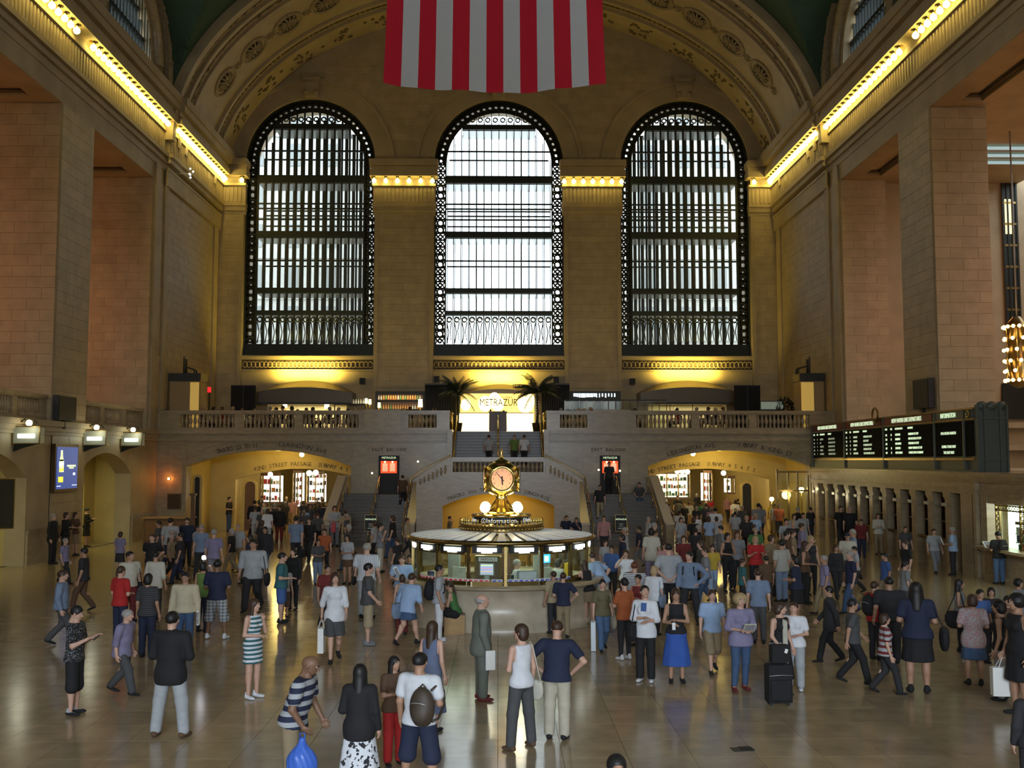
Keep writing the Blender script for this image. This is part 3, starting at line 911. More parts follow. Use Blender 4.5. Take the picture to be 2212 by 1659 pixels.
# ---- passages under the balcony
PASS = []
def passage(s, c, ic, ihw):
    nm = 'left' if s < 0 else 'right'
    g = struct(empty('passage', (0, 0, 0)), nm + ' passage under the balcony with yellow plaster walls')
    x0, x1 = c - 4.5, c + 4.5
    bar('side_wall', x0 - .3, x0, YB + .9, 84, 0, 5.4, YELLOWWALL, g)
    bar('side_wall', x1, x1 + .3, YB + .9, 84, 0, 5.4, YELLOWWALL, g)
    bar('passage_ceiling', x0, x1, YB + .9, 84, 4.75, 4.95, YELLOWWALL, g)
    bar('back_wall', x0, x1, 84, 84.3, 0, 5.0, YELLOWWALL, g)
    h = (ic, ihw, 0, 2.95, .62, True)
    mb = MB(); arch_wall(mb, lambda u, w, z: (u, 60 + w, z), x0, x1, 0, 4.75, [h], .5, n=24); hd = mb.build('inner_arch_wall', YELLOWWALL, g)
    txt = '42ND STREET PASSAGE  SUBWAY 4 5 6 7' + (' S' if s > 0 else '')
    arc_text(txt, .34, ic, ihw, 3.22, .62, 59.985, ic - ihw * .72 - (0 if s < 0 else 1.0), ic + ihw * .95 - (0 if s < 0 else .6), g)
    return g
pl = passage(-1, -12.3, -11.6, 3.75)
pr = passage(1, 12.47, 12.2, 3.75)
# small arched door niches beside the inner arches and in the left jamb
def niche(px0, px1, ytop, Y, lab, X=None, m=BLACK):
    A, B = onY(px0, ytop, Y), onY(px1, ytop, Y)
    w = (B.x - A.x) / 2; c = (A.x + B.x) / 2; zt = A.z
    g = struct(empty('door_niche', (c, Y, 0)), lab)
    mb = MB()
    pts = [(-w, 0), (w, 0)] + [(w * math.cos(t), zt - w + w * math.sin(t)) for t in [math.pi * i / 10 for i in range(11)]]
    mb.prism(pts, lambda u, v, z: (u, v, z), -.03, .0); mb.build('door_recess', m, g)
    mb = MB(); archivolt(mb, lambda u, v, z: (u, v, z), (0, w, 0, zt - w, w, False), 0, .13, -.1, .02, n=12)
    for q in (-1, 1): mb.box(q * w, q * (w + .13), -.1, .02, 0, zt - w)
    mb.build('door_surround', YELLOWWALL, g)
    return g
niche(530, 552, 1040, 59.98, 'small arched doorway left of the shops in the left passage', m=WOOD)
niche(422, 433, 1030, 55.9 + .9, 'narrow dark arched niche at the far left of the left passage')
niche(1603, 1622, 1044, 59.98, 'small dark arched doorway at the right of the right passage')

# shop fronts glowing inside the passages
def shopfront(px0, px1, py0, py1, Y, label, seed, glow=2.2, tint=(1, .93, .8), cat='shop'):
    A, B = onY(px0, py1, Y), onY(px1, py0, Y)
    w, h = B.x - A.x, B.z - A.z
    g = tag(empty('shop_front', (A.x, Y, 0)), label, cat)
    z0 = max(.0, A.z)
    gl_ = mat('shop_glow_%d' % seed, (1, 1, 1), .5, emit=tint, es=glow)
    bar('display_wall', 0, w, .9, .95, z0, B.z, gl_, g)
    bar('shop_frame', 0, w, 0, .1, B.z, B.z + .18, WOOD, g)
    bar('shop_frame', 0, w, 0, .1, z0 - .1, z0, WOOD, g)
    n = max(2, int(w / .7)); rr = random.Random(seed)
    for i in range(n + 1): bar('shop_mullion', i * w / n - .035, i * w / n + .035, 0, .1, z0, B.z, BRASS_D, g)
    cols = [mat('goods_red', (.5, .04, .03), .5), mat('goods_white', (.7, .7, .65), .5), mat('goods_green', (.05, .25, .08), .5), mat('goods_dark', (.03, .03, .03), .5), mat('goods_orange', (.6, .22, .04), .5)]
    z = z0 + .1
    while z < B.z - .2:
        bar('shelf', 0.03, w - .03, .5, .85, z, z + .03, SILVER, g)
        x = .08
        mbs = {}
        while x < w - .15:
            ww, hh = rr.uniform(.08, .2), rr.uniform(.12, .3)
            ci = rr.randrange(len(cols)); mbs.setdefault(ci, MB()).box(x, x + ww, .55, .75, z + .03, z + .03 + hh); x += ww + .06
        for ci, m_ in mbs.items(): tag(m_.build('shelf_goods', cols[ci], g), kind='stuff')
        z += .5
    return g
shopfront(562, 605, 1028, 1085, 63.5, 'dark fronted lit shop at the left of the left passage', 1, 1.6)
shopfront(632, 652, 1022, 1095, 66, 'bright narrow display window in the middle of the left passage', 2, 3.0)
shopfront(662, 700, 1024, 1085, 68, 'lit shop with red goods at the right of the left passage', 3, 2.2, (1, .85, .7))
shopfront(1416, 1490, 1024, 1075, 68, 'lit shop behind the crowd at the left of the right passage', 4, 1.4, (1, .9, .6))
shopfront(1521, 1538, 1022, 1082, 64, 'tall narrow glowing display in the middle of the right passage', 5, 3.2)
shopfront(1572, 1588, 1034, 1064, 60.6, 'small white glowing shop window right of centre in the right passage', 6, 3.5)

# glazed shop doors on the right jamb of the right passage
g = struct(empty('door_1', (17.0, 52.0, 0)), 'tall brass framed shop doors on the right of the right passage')
A = onY(1678, 1000, 54.4)
for k, px in enumerate((1678, 1702, 1722, 1745)):
    X = onY(px, 1000, 54.4).x - 17.0
    bar('door_stile', X - .05, X + .05, 2.35, 2.45, 0, 3.6 - .1 * k, BRASS_D, g)
for z in (0.1, 2.4, 3.4): bar('door_rail', onY(1678, 1000, 54.4).x - 17, onY(1745, 1000, 54.4).x - 17, 2.35, 2.45, z, z + .1, BRASS_D, g)
for a, b in ((1678, 1702), (1702, 1722), (1722, 1745)):
    bar('door_pane', onY(a, 1000, 54.4).x - 17 + .05, onY(b, 1000, 54.4).x - 17 - .05, 2.39, 2.41, .2, 3.35, CASEGLASS, g)
# ================================================================== EAST STAIRCASE
st = struct(empty('staircase', (0, 50, 0)), 'double marble staircase up to the east balcony')
def sbar(nm, x0, x1, y0, y1, z0, z1, m): return bar(nm, x0, x1, y0 - 50, y1 - 50, z0, z1, m, st)
N1 = 14
for s in (-1, 1):
    for i in range(N1):
        y0 = 49.0 + i * 4.5 / N1
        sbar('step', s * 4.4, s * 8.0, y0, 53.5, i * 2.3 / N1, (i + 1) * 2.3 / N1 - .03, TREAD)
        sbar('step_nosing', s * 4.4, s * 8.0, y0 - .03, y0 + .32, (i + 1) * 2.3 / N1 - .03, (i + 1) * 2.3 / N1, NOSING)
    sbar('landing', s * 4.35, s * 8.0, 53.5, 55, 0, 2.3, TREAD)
    for X in (3.98, 8.0):
        mb = MB()
        mb.prism([(48.7, 0), (55, 0), (55, 3.2), (53.7, 3.2), (49.0, 1.02), (48.7, 1.02)], lambda u, w, z: (s * (X + w), u - 50, z), 0, .38)
        mb.build('parapet', STONE_D, st)
        mb = MB()
        mb.prism([(48.66, 1.02), (49.0, 1.02), (53.7, 3.2), (55, 3.2), (55, 3.27), (53.66, 3.27), (48.98, 1.1), (48.66, 1.1)], lambda u, w, z: (s * (X - .03 + w), u - 50, z), 0, .44)
        mb.build('parapet_cap', CAPSTONE, st)
    for X in (4.55, 6.2, 7.85):
        mb = MB()
        mb.tube([(s * X, -1.2, .95), (s * X, -1.0, 1.0), (s * X, 3.5, 3.2), (s * X, 4.2, 3.22)], .035, 8)
        for t in (0, .33, .66, 1): mb.tube([(s * X, -1.0 + 4.5 * t, 2.3 * t), (s * X, -1.0 + 4.5 * t, 1.0 + 2.2 * t)], .02, 6)
        mb.build('brass_rail', BRASS_P, st)
    for i in range(6):
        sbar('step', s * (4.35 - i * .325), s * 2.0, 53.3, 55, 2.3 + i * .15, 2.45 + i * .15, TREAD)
# centre block
mb = MB()
hole_c = (0.02, 2.7, 0, 1.86, .62, True)
arch_wall(mb, lambda u, w, z: (u, 49.5 - 50 + w, z), -3.95, 3.95, 0, 3.1, [hole_c], .5, n=24)
mb.prism([(-3.95, 3.1), (3.95, 3.1), (2.35, 3.45), (-2.35, 3.45)], lambda u, w, z: (u, -.5 + w, z), 0, .5)
mb.build('centre_block', STONE_D, st)
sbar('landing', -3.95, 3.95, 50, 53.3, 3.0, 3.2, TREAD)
sbar('block_side', -3.95, -3.6, 49.9, 55, 0, 3.0, STONE_D); sbar('block_side', 3.6, 3.95, 49.9, 55, 0, 3.0, STONE_D)
sbar('arch_back_wall', -3.6, 3.6, 53.0, 53.2, 0, 3.0, mat('plaster_gold', (.62, .40, .07), .6))
for s in (-1, 1):
    mb = MB(); mb.prism([(2.3, 3.38), (2.3, 4.22), (3.2, 3.75), (4.1, 3.12), (4.1, 3.02), (3.95, 3.05)], lambda u, w, z: (s * u, -.56 + w, z), 0, .3); mb.build('sloped_parapet', STONE_D, st)
    mb = MB(); mb.tube([(s * 2.25, -.42, 4.27), (s * 3.2, -.42, 3.80), (s * 3.8, -.42, 3.42), (s * 4.15, -.42, 3.2)], .12, 6); mb.build('parapet_cap', CAPSTONE, st)
    for k in range(7):
        inst('baluster', BALME, st, (s * (2.55 + k * .2), -.57, 3.42 - k * .085), None, (.7, .7, .55 - .03 * k))
balustrade('balustrade', 'short balustrade on the stair landing behind the clock', 'x', 49.7, [(-2.2, 2.2)], 3.36, None, [(-2.35, 2.35)], h=.86, depth=.28, step=.21)
arc_text('TRACKS 100 TO 117  DINING CONCOURSE', .26, 0.02, 2.7, 2.08, .60, 49.48 - 50, -2.45, 2.5, st)
N2 = 15
for i in range(N2):
    y0 = 53.3 + i * 4.1 / N2; z = 3.2 + (i + 1) * (ZB - 3.2) / N2
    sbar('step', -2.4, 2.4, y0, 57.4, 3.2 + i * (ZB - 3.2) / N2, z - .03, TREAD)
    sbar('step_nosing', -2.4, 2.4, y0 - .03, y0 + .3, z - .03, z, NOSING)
for X in (-2.34, 0.0, 2.36):
    mb = MB()
    mb.tube([(X, 3.3, 4.15), (X, 7.4, ZB + .92), (X, 7.9, ZB + .92), (X, 7.9, ZB)], .035, 8)
    for t in (0, .4, .8): mb.tube([(X, 3.3 + 4.1 * t, 3.3 + 2.4 * t), (X, 3.3 + 4.1 * t, 4.15 + 2.4 * t)], .02, 6)
    mb.build('brass_rail', BRASS_P, st)
for s in (-1, 1):
    sbar('stair_cheek', s * 2.4, s * 2.65, 53.3, 57.4, 3.2, ZB, STONE_D)
    g = struct(empty('brass_railing', (s * 2.55, 55.6, ZB)), ['left', 'right'][s > 0] + ' brass railing at the head of the central flight')
    mb = MB(); mb.tube([(0, 0, 1.0), (0, 1.7, 1.0), (0, 1.7, 0)], .04, 8); mb.tube([(0, 0, 0), (0, 0, 1.05)], .05, 8); mb.build('top_rail', BRASS_P, g)
    for k in range(8): inst('rail_bar', (lambda b: b)(UNIT.get('railbar') or UNIT.setdefault('railbar', (lambda m: (m.lathe([(.015, 0), (.015, 1)], n=6), m.mesh('rail_bar', BRASS_P))[1])(MB()))), g, (0, .2 + k * .2, 0))
lamp('stair_arch_lamp', 'AREA', (0, 51.4, 2.75), 70, (1, .68, .16), 2.4, (0, 0, 0), sy=1.2)
# menu cases on the landings
for s, px, lab in ((-1, 840, 'left'), (1, 1318, 'right')):
    A = onY(px - 22, 984, 54.9); B = onY(px + 22, 1063, 54.9)
    g = tag(empty('menu_case', ((A.x + B.x) / 2, 54.93, 0)), 'red lit menu case with two menus on the %s stair landing' % lab, 'sign')
    w = (B.x - A.x) / 2
    bar('case_body', -w, w, -.08, .07, 2.3, A.z, BLACK, g)
    bar('red_back', -w * .78, w * .78, -.1, -.06, onY(px, 1022, 54.9).z, onY(px, 996, 54.9).z, mat('case_red', (.5, .03, .01), .5, emit=(1, .10, .02), es=1.0), g)
    for k in (-1, 1):
        bar('menu', k * w * .36 - .14, k * w * .36 + .14, -.12, -.1, onY(px, 1018, 54.9).z, onY(px, 1001, 54.9).z, mat('menu_paper', (.8, .6, .4), .6, emit=(1, .50, .28), es=.75), g)
        mb = MB(); mb.sphere((k * w * .36, -.16, onY(px, 998, 54.9).z), .05); mb.build('case_lamp', SHADE, g)
    lettering('METRAZUR', .15, FLAP, (0, -.1, onY(px, 989, 54.9).z), 0, g)
# small wall spots on the stair walls
for k, (px, py) in enumerate(((804, 1022), (903, 997), (1293, 1015), (1339, 1017))):
    P = onY(px, py, 54.85); o = empty('wall_spot', P); tag(o, ['small wall spot left of the left menu case', 'small wall spot right of the left menu case', 'small wall spot left of the right menu case', 'small wall spot right of the right menu case'][k], 'lamp')
    mb = MB(); mb.sphere((0, -.04, 0), .05); mb.build('bulb', GLOBE, o); mb = MB(); mb.lathe([(.06, 0), (.06, .06)], (0, 0, 0), 8, ax='y'); mb.build('lamp_base', BRASS, o)
# stanchion signs by the stairs
for k, (px, py, hpx, txt, lab) in enumerate(((800, 1140, 32, 'METRAZUR', 'black restaurant sign on a stand at the foot of the left stairs'), (1342, 1148, 46, 'METRAZUR', 'black restaurant sign on a stand at the foot of the right stairs'))):
    P = onZ(px, 1182, 0)
    o = tag(empty('sign_stand', (P.x, P.y, 0)), lab, 'sign')
    bar('sign_panel', -.26, .26, -.02, .02, .75, 1.5, BLACK, o); bar('sign_frame', -.28, .28, -.01, .03, .73, 1.52, BRASS_D, o)
    mb = MB(); mb.tube([(0, .02, 0), (0, .02, .8)], .03, 8); mb.build('sign_post', BRASS_D, o); mb = MB(); mb.lathe([(.2, 0), (.2, .03)], n=14); mb.build('sign_foot', BRASS_D, o)
    lettering(txt, .10, FLAP, (0, -.03, 1.3), 0, o)
    for q in range(3): lettering('DINNER' if q == 0 else ['', 'LUNCH', 'OPEN NOW'][q], .05, FLAP_D, (0, -.03, 1.08 - q * .1), 0, o)

# ================================================================== RESTAURANT ON THE BALCONY
def awning(c, w, z_end, rise, label, k):
    o = tag(empty('canopy', (c, YE - .35, z_end)), label, 'canopy')
    Rr = (w * w + rise * rise) / (2 * rise)
    def zt(u): return math.sqrt(Rr * Rr - u * u) - (Rr - rise)
    mb = MB(); n = 28
    for i in range(n):
        a, b = -w + 2 * w * i / n, -w + 2 * w * (i + 1) / n
        mb.hexa([(a, -1.5, -.75), (b, -1.5, -.75), (b, .36, -.75), (a, .36, -.75), (a, -1.5, zt(a) * .45 - .45 + .35), (b, -1.5, zt(b) * .45 - .45 + .35), (b, .36, zt(b)), (a, .36, zt(a))])
    mb.build('canopy_shell', mat('canopy_bronze', (.13, .11, .085), .4, metal=.5), o)
    bar('canopy_rim', -w, w, -1.54, -1.48, -.8, -.68, CHARCOAL, o)
    return o
awning(-12.35, 3.15, onY(560, 850, YE).z, .85, 'curved bronze canopy below the left window', 0)
awning(0.1, 2.3, onY(1076, 851, YE).z, .65, 'curved bronze canopy above the glowing reception', 1)
awning(12.3, 3.3, onY(1490, 850, YE).z, .85, 'curved bronze canopy below the right window', 2)
for c, wd_, pw in ((-12.35, 3.8, 400), (0.1, 3.0, 340), (12.3, 3.6, 310)):
    lamp('canopy_uplight', 'AREA', (c, YE - .75, 9.55 if abs(c) > 1 else 9.25), pw, (1.0, .74, .13), wd_, (R(180) - R(38), 0, 0), sy=.3)
# rooms behind
for c, wl, em in ((-12.35, 2.6, .9), (12.3, 2.6, .25)):
    g = struct(empty('dining_recess', (c, YE + .5, ZB)), ['left', 'right'][c > 0] + ' lit recess behind the balcony diners')
    bar('back_wall', -wl, wl, 1.2, 1.3, 0, 2.4, mat('recess_plaster', (.75, .68, .42), .6), g)
    lamp('recess_lamp', 'AREA', (c, YE + .9, 7.7), 90 if c < 0 else 45, (1, .85, .5), 4.2, (0, 0, 0), sy=.5)
def table_lamp(px, py, Y, hpx, label):
    P = onY(px, py, Y); s = Y / F_PX
    o = tag(empty('table_lamp', (P.x, Y, ZB)), label, 'lamp')
    h = hpx * s; z = P.z - ZB
    mb = MB(); mb.lathe([(h * .30, z - h / 2), (h * .26, z + h / 2)], n=12); mb.build('lamp_shade', SHADE, o)
    mb = MB(); mb.tube([(0, 0, 0), (0, 0, z - h / 2)], .025, 6); mb.lathe([(.12, 0), (.1, .03)], n=10); mb.build('lamp_base', BRASS_D, o)
table_lamp(616, 872, 64.5, 16, 'tall glowing lampshade at the left of the left recess')
table_lamp(706, 874, 64.5, 18, 'glowing lampshade at the right of the left recess')
table_lamp(791, 866, 63.5, 11, 'left one of two small glowing lamps by the bottle bar')
table_lamp(799, 868, 63.4, 11, 'right one of two small glowing lamps by the bottle bar')
table_lamp(819, 875, 62.5, 11, 'small round glowing lamp at the left end of the bottle bar')
table_lamp(908, 871, 63.0, 17, 'square glowing lamp at the right end of the bottle bar')
table_lamp(1447, 868, 64.6, 8, 'small warm lamp at the left of the right recess')
table_lamp(1496, 868, 64.6, 8, 'small warm lamp at the right of the right recess')
table_lamp(1460, 884, 60.0, 6, 'low white table light among the right hand diners')
# screens / boxes
def boxthing(name, px0, px1, py0, py1, Y, d, m, label, cat, z0=None, extra=None):
    A, B = onY(px0, py1, Y), onY(px1, py0, Y)
    o = tag(empty(name, ((A.x + B.x) / 2, Y, z0 if z0 is not None else A.z)), label, cat)
    w = (B.x - A.x) / 2; b = o.location.z
    bar(extra or 'body', -w, w, 0, d, (ZB if z0 == ZB else A.z) - b, B.z - b, m, o)
    return o, w, A.z - b, B.z - b
o, w, za, zb_ = boxthing('folding_screen', 498, 553, 832, 886, 63, .12, FABRIC_DK, 'black folding screen at the left end of the balcony', 'screen', ZB, 'screen_panel')
bar('screen_frame', -w, w, -.03, 0, zb_ - .06, zb_, CHARCOAL, o); bar('screen_frame', -w, w, -.03, 0, 0, .1, CHARCOAL, o); bar('screen_frame', -.03, .03, -.03, 0, 0, zb_, CHARCOAL, o)
o, w, za, zb_ = boxthing('folding_screen', 1587, 1642, 832, 886, 62, .12, FABRIC_DK, 'black folding screen right of the right canopy', 'screen', ZB, 'screen_panel')
bar('screen_frame', -w, w, -.03, 0, zb_ - .06, zb_, CHARCOAL, o); bar('screen_frame', -w, w, -.03, 0, 0, .1, CHARCOAL, o); bar('screen_frame', -.03, .03, -.03, 0, 0, zb_, CHARCOAL, o)
BLUEDK = mat('curtain_blueblack', (.012, .016, .03), .8)
for (a, b, lab) in ((918, 985, 'dark blue curtain behind the left palm'), (1170, 1230, 'dark blue curtain behind the right palm')):
    A = onY(a, 832, 64.5); B = onY(b, 832, 64.5)
    o = tag(empty('curtain', ((A.x + B.x) / 2, 64.5, ZB)), lab, 'curtain'); w = (B.x - A.x) / 2
    mb = MB(); n = 24
    for i in range(n):
        x = -w + 2 * w * (i + .5) / n; mb.lathe([(w / n * 1.15, 0), (w / n * 1.15, A.z - ZB)], (x, 0.05 * (i % 2), 0), 6, 0, True)
    mb.build('curtain_cloth', BLUEDK, o); bar('curtain_rail', -w, w, -.12, .1, A.z - ZB, A.z - ZB + .1, CHARCOAL, o)
o, w, za, zb_ = boxthing('projector_screen', 1642, 1693, 866, 887, 60, .06, CHARCOAL, 'grey projector screen panel on the right of the balcony', 'screen', ZB, 'stand_panel')
bar('screen_face', -w + .05, w - .05, -.02, 0, onY(1660, 884, 60).z - ZB, zb_ - .05, mat('screen_face', (.3, .32, .28), .4, emit=(.5, .6, .45), es=.22), o)
# bar with bottles
A, B = onY(812, 846, 65.2), onY(918, 846, 65.2)
o = tag(empty('bar_shelf', ((A.x + B.x) / 2, 65.2, ZB)), 'dark back bar with bottles between the left and centre windows', 'shelf')
w = (B.x - A.x) / 2; H = A.z - ZB
bar('cabinet_top', -w, w, -.35, .3, H - .18, H, CHARCOAL, o); bar('cabinet_side', -w, -w + .1, -.3, .3, 0, H, CHARCOAL, o); bar('cabinet_side', w - .1, w, -.3, .3, 0, H, CHARCOAL, o)
bar('cabinet_back', -w, w, .22, .3, 0, H, mat('bar_back', (.35, .2, .1), .4), o)
shz = (onY(860, 864, 65.2).z - ZB, onY(860, 884, 65.2).z - ZB)
for z in shz: bar('bar_board', -w + .1, w - .1, -.3, .22, z - .1, z, CHARCOAL, o)
lamp('bar_light', 'AREA', (o.location.x, 65.0, A.z - .2), 14, (1, .75, .4), 2.2, (0, 0, 0), sy=.1)
bm = MB(); bm.lathe([(.04, 0), (.045, .01), (.045, .17), (.016, .23), (.016, .3)], n=8)
BOT = [bm.mesh('bottle', mat('bottle_' + n_, c_, .15, emit=e_, es=.5)) for n_, c_, e_ in (('amber', (.5, .18, .03), (1, .45, .1)), ('clear', (.6, .6, .5), (1, .85, .5)), ('green', (.05, .2, .05), (.3, .5, .1)))]
rnd = random.Random(5)
for zi, z in enumerate(shz):
    x = -w + .2
    while x < w - .2:
        b = inst('bottle', BOT[rnd.choice((0, 0, 1, 2))], None, (o.location.x + x, 65.1, ZB + z))
        tag(b, ['liquor bottle on the upper board of the back bar', 'liquor bottle on the lower board of the back bar'][zi], 'bottle', ['bottles on the upper bar board', 'bottles on the lower bar board'][zi])
        x += .155
for x in range(12):
    X = onY(727, 860, 64.9).x + x * .155
    b = inst('bottle', BOT[rnd.choice((1, 1, 0))], None, (X, 64.9, onY(727, 872, 64.9).z)); tag(b, 'liquor bottle on the shelf right of the left canopy opening', 'bottle', 'bottles on the shelf by the left recess')
X0, X1 = onY(722, 860, 64.9).x, onY(790, 860, 64.9).x
o = tag(empty('bottle_shelf', (X0, 64.9, onY(727, 872, 64.9).z)), 'dark shelf with bottles right of the left recess', 'shelf'); bar('shelf_board', 0, X1 - X0, -.12, .12, -.08, 0, CHARCOAL, o)
for x in (0.03, X1 - X0 - .03): bar('shelf_post', x - .03, x + .03, -.05, .05, ZB - o.location.z, -.08, CHARCOAL, o)
# right hand blue lit bar
A, B = onY(1232, 845, 65.2), onY(1341, 884, 65.2)
o = tag(empty('bar_shelf', ((A.x + B.x) / 2, 65.2, ZB)), 'dark bar front with cool white lit band right of the centre window', 'shelf'); w = (B.x - A.x) / 2; H = A.z - ZB
bar('cabinet', -w, w, 0, .3, 0, H, CHARCOAL, o)
rnd = random.Random(8); x = -w + .2
while x < w - .3:
    ww = rnd.uniform(.06, .12) if x > 0 else rnd.uniform(.1, .3)
    bar('lit_slot', x, x + ww, -.03, 0, H - .42 + rnd.uniform(0, .08), H - .14, mat('cool_glow', (1, 1, 1), .5, emit=(.75, .92, 1), es=1.5), o); x += ww + (.12 if x > 0 else .03)
A, B = onY(1220, 863, 59.5), onY(1440, 885, 59.5)
o = tag(empty('glass_partition', (A.x, 59.5, ZB)), 'low glass partition with dark rail above the right half of the balcony', 'partition'); w = B.x - A.x; H = A.z - ZB
bar('partition_rail', 0, w, -.04, .04, H - .07, H, CHARCOAL, o)
for i in range(15): bar('partition_post', i * w / 14 - .02, i * w / 14 + .02, -.03, .03, 0, H - .07, SILVER if i < 6 else WOOD, o)
for i in range(14): bar('partition_pane', i * w / 14 + .03, (i + 1) * w / 14 - .03, -.01, .01, .1, H - .1, CASEGLASS, o)
# reception: glowing wall and counters
A, B = onY(990, 850, 62.5), onY(1157, 893, 62.5)
o = tag(empty('reception_wall', (0.02, 62.5, ZB)), 'amber backlit reception wall at the head of the stairs', 'sign')
bar('amber_panel', A.x, B.x, 0, .1, 0, A.z - ZB, AMBER, o)
mb = MB()
for px, py, r_ in ((1006, 874, .32), (1048, 872, .42), (1068, 862, .36), (1075, 872, .4), (1135, 872, .5), (1142, 866, .4)):
    P = onY(px, py, 62.45); mb.sphere((P.x - .02, -.02, P.z - ZB), r_, 12, 8, 0, (1, .12, 1.15))
mb.build('backlight_tubes', COUNTERGLOW, o)
lettering('METRAZUR', .62, BLACK, (onY(1076, 870, 62.3).x, -.24, onY(1076, 870, 62.3).z - ZB), 0, o, sx=.74)
lettering("CHARLIE PALMER'S", .17, BLACK, (onY(1081, 859, 62.3).x, -.24, onY(1081, 859, 62.3).z - ZB), 0, o)
for q in (A.x + .02, B.x - .02): bar('wall_post', q - .08, q + .08, -.1, .15, 0, A.z - ZB + .1, BRASS_D, o)
for k, (a, b) in enumerate(((991, 1056), (1095, 1152))):
    A, B = onY(a, 893, 60.5), onY(b, 930, 60.5)
    o = tag(empty('reception_counter', ((A.x + B.x) / 2, 60.5, ZB)), ['left', 'right'][k] + ' glowing white counter front at the head of the stairs', 'counter'); w = (B.x - A.x) / 2; H = A.z - ZB
    bar('counter_front', -w, w, 0, .06, .04, H, COUNTERGLOW, o); bar('counter_top', -w - .03, w + .03, -.02, .6, H, H + .05, WOOD_L, o); bar('counter_base', -w, w, .02, .6, 0, .05, WOOD, o)
A, B = onY(1057, 890, 58.5), onY(1094, 930, 58.5)
o = tag(empty('host_stand', ((A.x + B.x) / 2, 58.5, ZB)), 'dark host stand in front of the glowing counters', 'podium'); w = (B.x - A.x) / 2; H = A.z - ZB
mb = MB(); mb.prism([(-w * .9, 0), (w * .9, 0), (w * 1.05, .1), (w, H - .05), (w * 1.12, H), (-w * 1.12, H), (-w, H - .05), (-w * 1.05, .1)], lambda u, v, z: (u, v, z), 0, .45)
mb.build('stand_body', WOOD, o); bar('stand_top', -w * 1.1, w * 1.1, -.03, .5, H, H + .04, WOOD, o)
mb = MB(); mb.sphere((-.42, .1, H + .1), .06); mb.lathe([(.05, H + .03), (.08, H + .1)], (.33, .15, 0), 8); mb.build('flower_vase', BLACK, o)
# palms
def palm(px, pyb, pyt, Y, label, seed, shrub=False):
    P = onY(px, pyb, Y); T = onY(px, pyt, Y); H = T.z - ZB
    o = tag(empty('potted_palm', (P.x, Y, ZB)), label, 'palm')
    mb = MB(); mb.lathe([(.22, 0), (.3, .5), (.32, .52), (.26, .5)], n=14); mb.build('plant_pot', mat('pot_bronze', (.10, .075, .03), .4, metal=.5), o)
    zc = H * .64
    mb = MB(); mb.tube([(0, 0, .45), (.04, 0, zc * .5), (0, 0, zc)], .07, 7, taper=(1.2, .7))
    for k in range(9): mb.lathe([(.085, zc * .3 + k * .16), (.075, zc * .3 + k * .16 + .08)], (0.02, 0, 0), 7, caps=False)
    mb.build('trunk', mat('palm_trunk', (.05, .04, .025), .8), o)
    rr = random.Random(seed)
    for k in range(28):
        a = rr.uniform(0, 2 * math.pi); el = rr.uniform(.0, 1.45); L = rr.uniform(.8, 1.1) * H * .46
        pts = []
        for i in range(8):
            t = i / 7; r_ = L * t * math.cos(el * (1 - .3 * t)); z_ = zc + L * (math.sin(el) * t - (.30 + .6 * (1 - math.sin(el))) * t * t)
            pts.append(Vector((r_ * math.cos(a), r_ * math.sin(a), z_)))
        fr = MB(); fr.tube(pts, .014, 4)
        side_ = Vector((-math.sin(a), math.cos(a), 0))
        for i in range(1, 15):
            t = i / 15 * 7; k0 = int(t); q = pts[k0].lerp(pts[min(7, k0 + 1)], t - k0); dr = (pts[min(7, k0 + 1)] - pts[k0]).normalized()
            ll = .30 * math.sin(math.pi * (.15 + .8 * i / 15)) + .05
            for sgn in (-1, 1):
                tip = q + side_ * sgn * ll * .75 + dr * ll * .5 - Vector((0, 0, ll * .55)); w_ = dr * .040
                fr.add([q - w_, q + w_, tip], [(0, 1, 2)])
        fr.build('frond', LEAF, o)
    return o
palm(988, 930, 806, 58.2, 'tall potted palm left of the central flight', 1)
palm(1160, 930, 801, 58.2, 'tall potted palm right of the central flight', 2)
# dark shrub
P = onY(1695, 887, 60); o = tag(empty('potted_shrub', (P.x, 60, ZB)), 'dark round shrub right of the projector screen', 'plant')
mb = MB(); mb.lathe([(.25, 0), (.33, .5)], n=12); mb.build('plant_pot', CHARCOAL, o)
mb = MB(); rr = random.Random(4)
for k in range(700):
    th, ph = rr.uniform(0, 6.28), math.acos(rr.uniform(-1, 1)); r_ = rr.uniform(.75, 1.0)
    c = Vector((.62 * r_ * math.sin(ph) * math.cos(th), .5 * r_ * math.sin(ph) * math.sin(th), 1.3 + .85 * r_ * math.cos(ph)))
    d = Vector((rr.gauss(0, 1), rr.gauss(0, 1), rr.gauss(0, 1))).normalized() * .1; e = d.cross(Vector((0, 0, 1))).normalized() * .05
    mb.add([c - d, c + e, c + d, c - e], [(0, 1, 2, 3)])
mb.build('foliage', LEAF2, o)
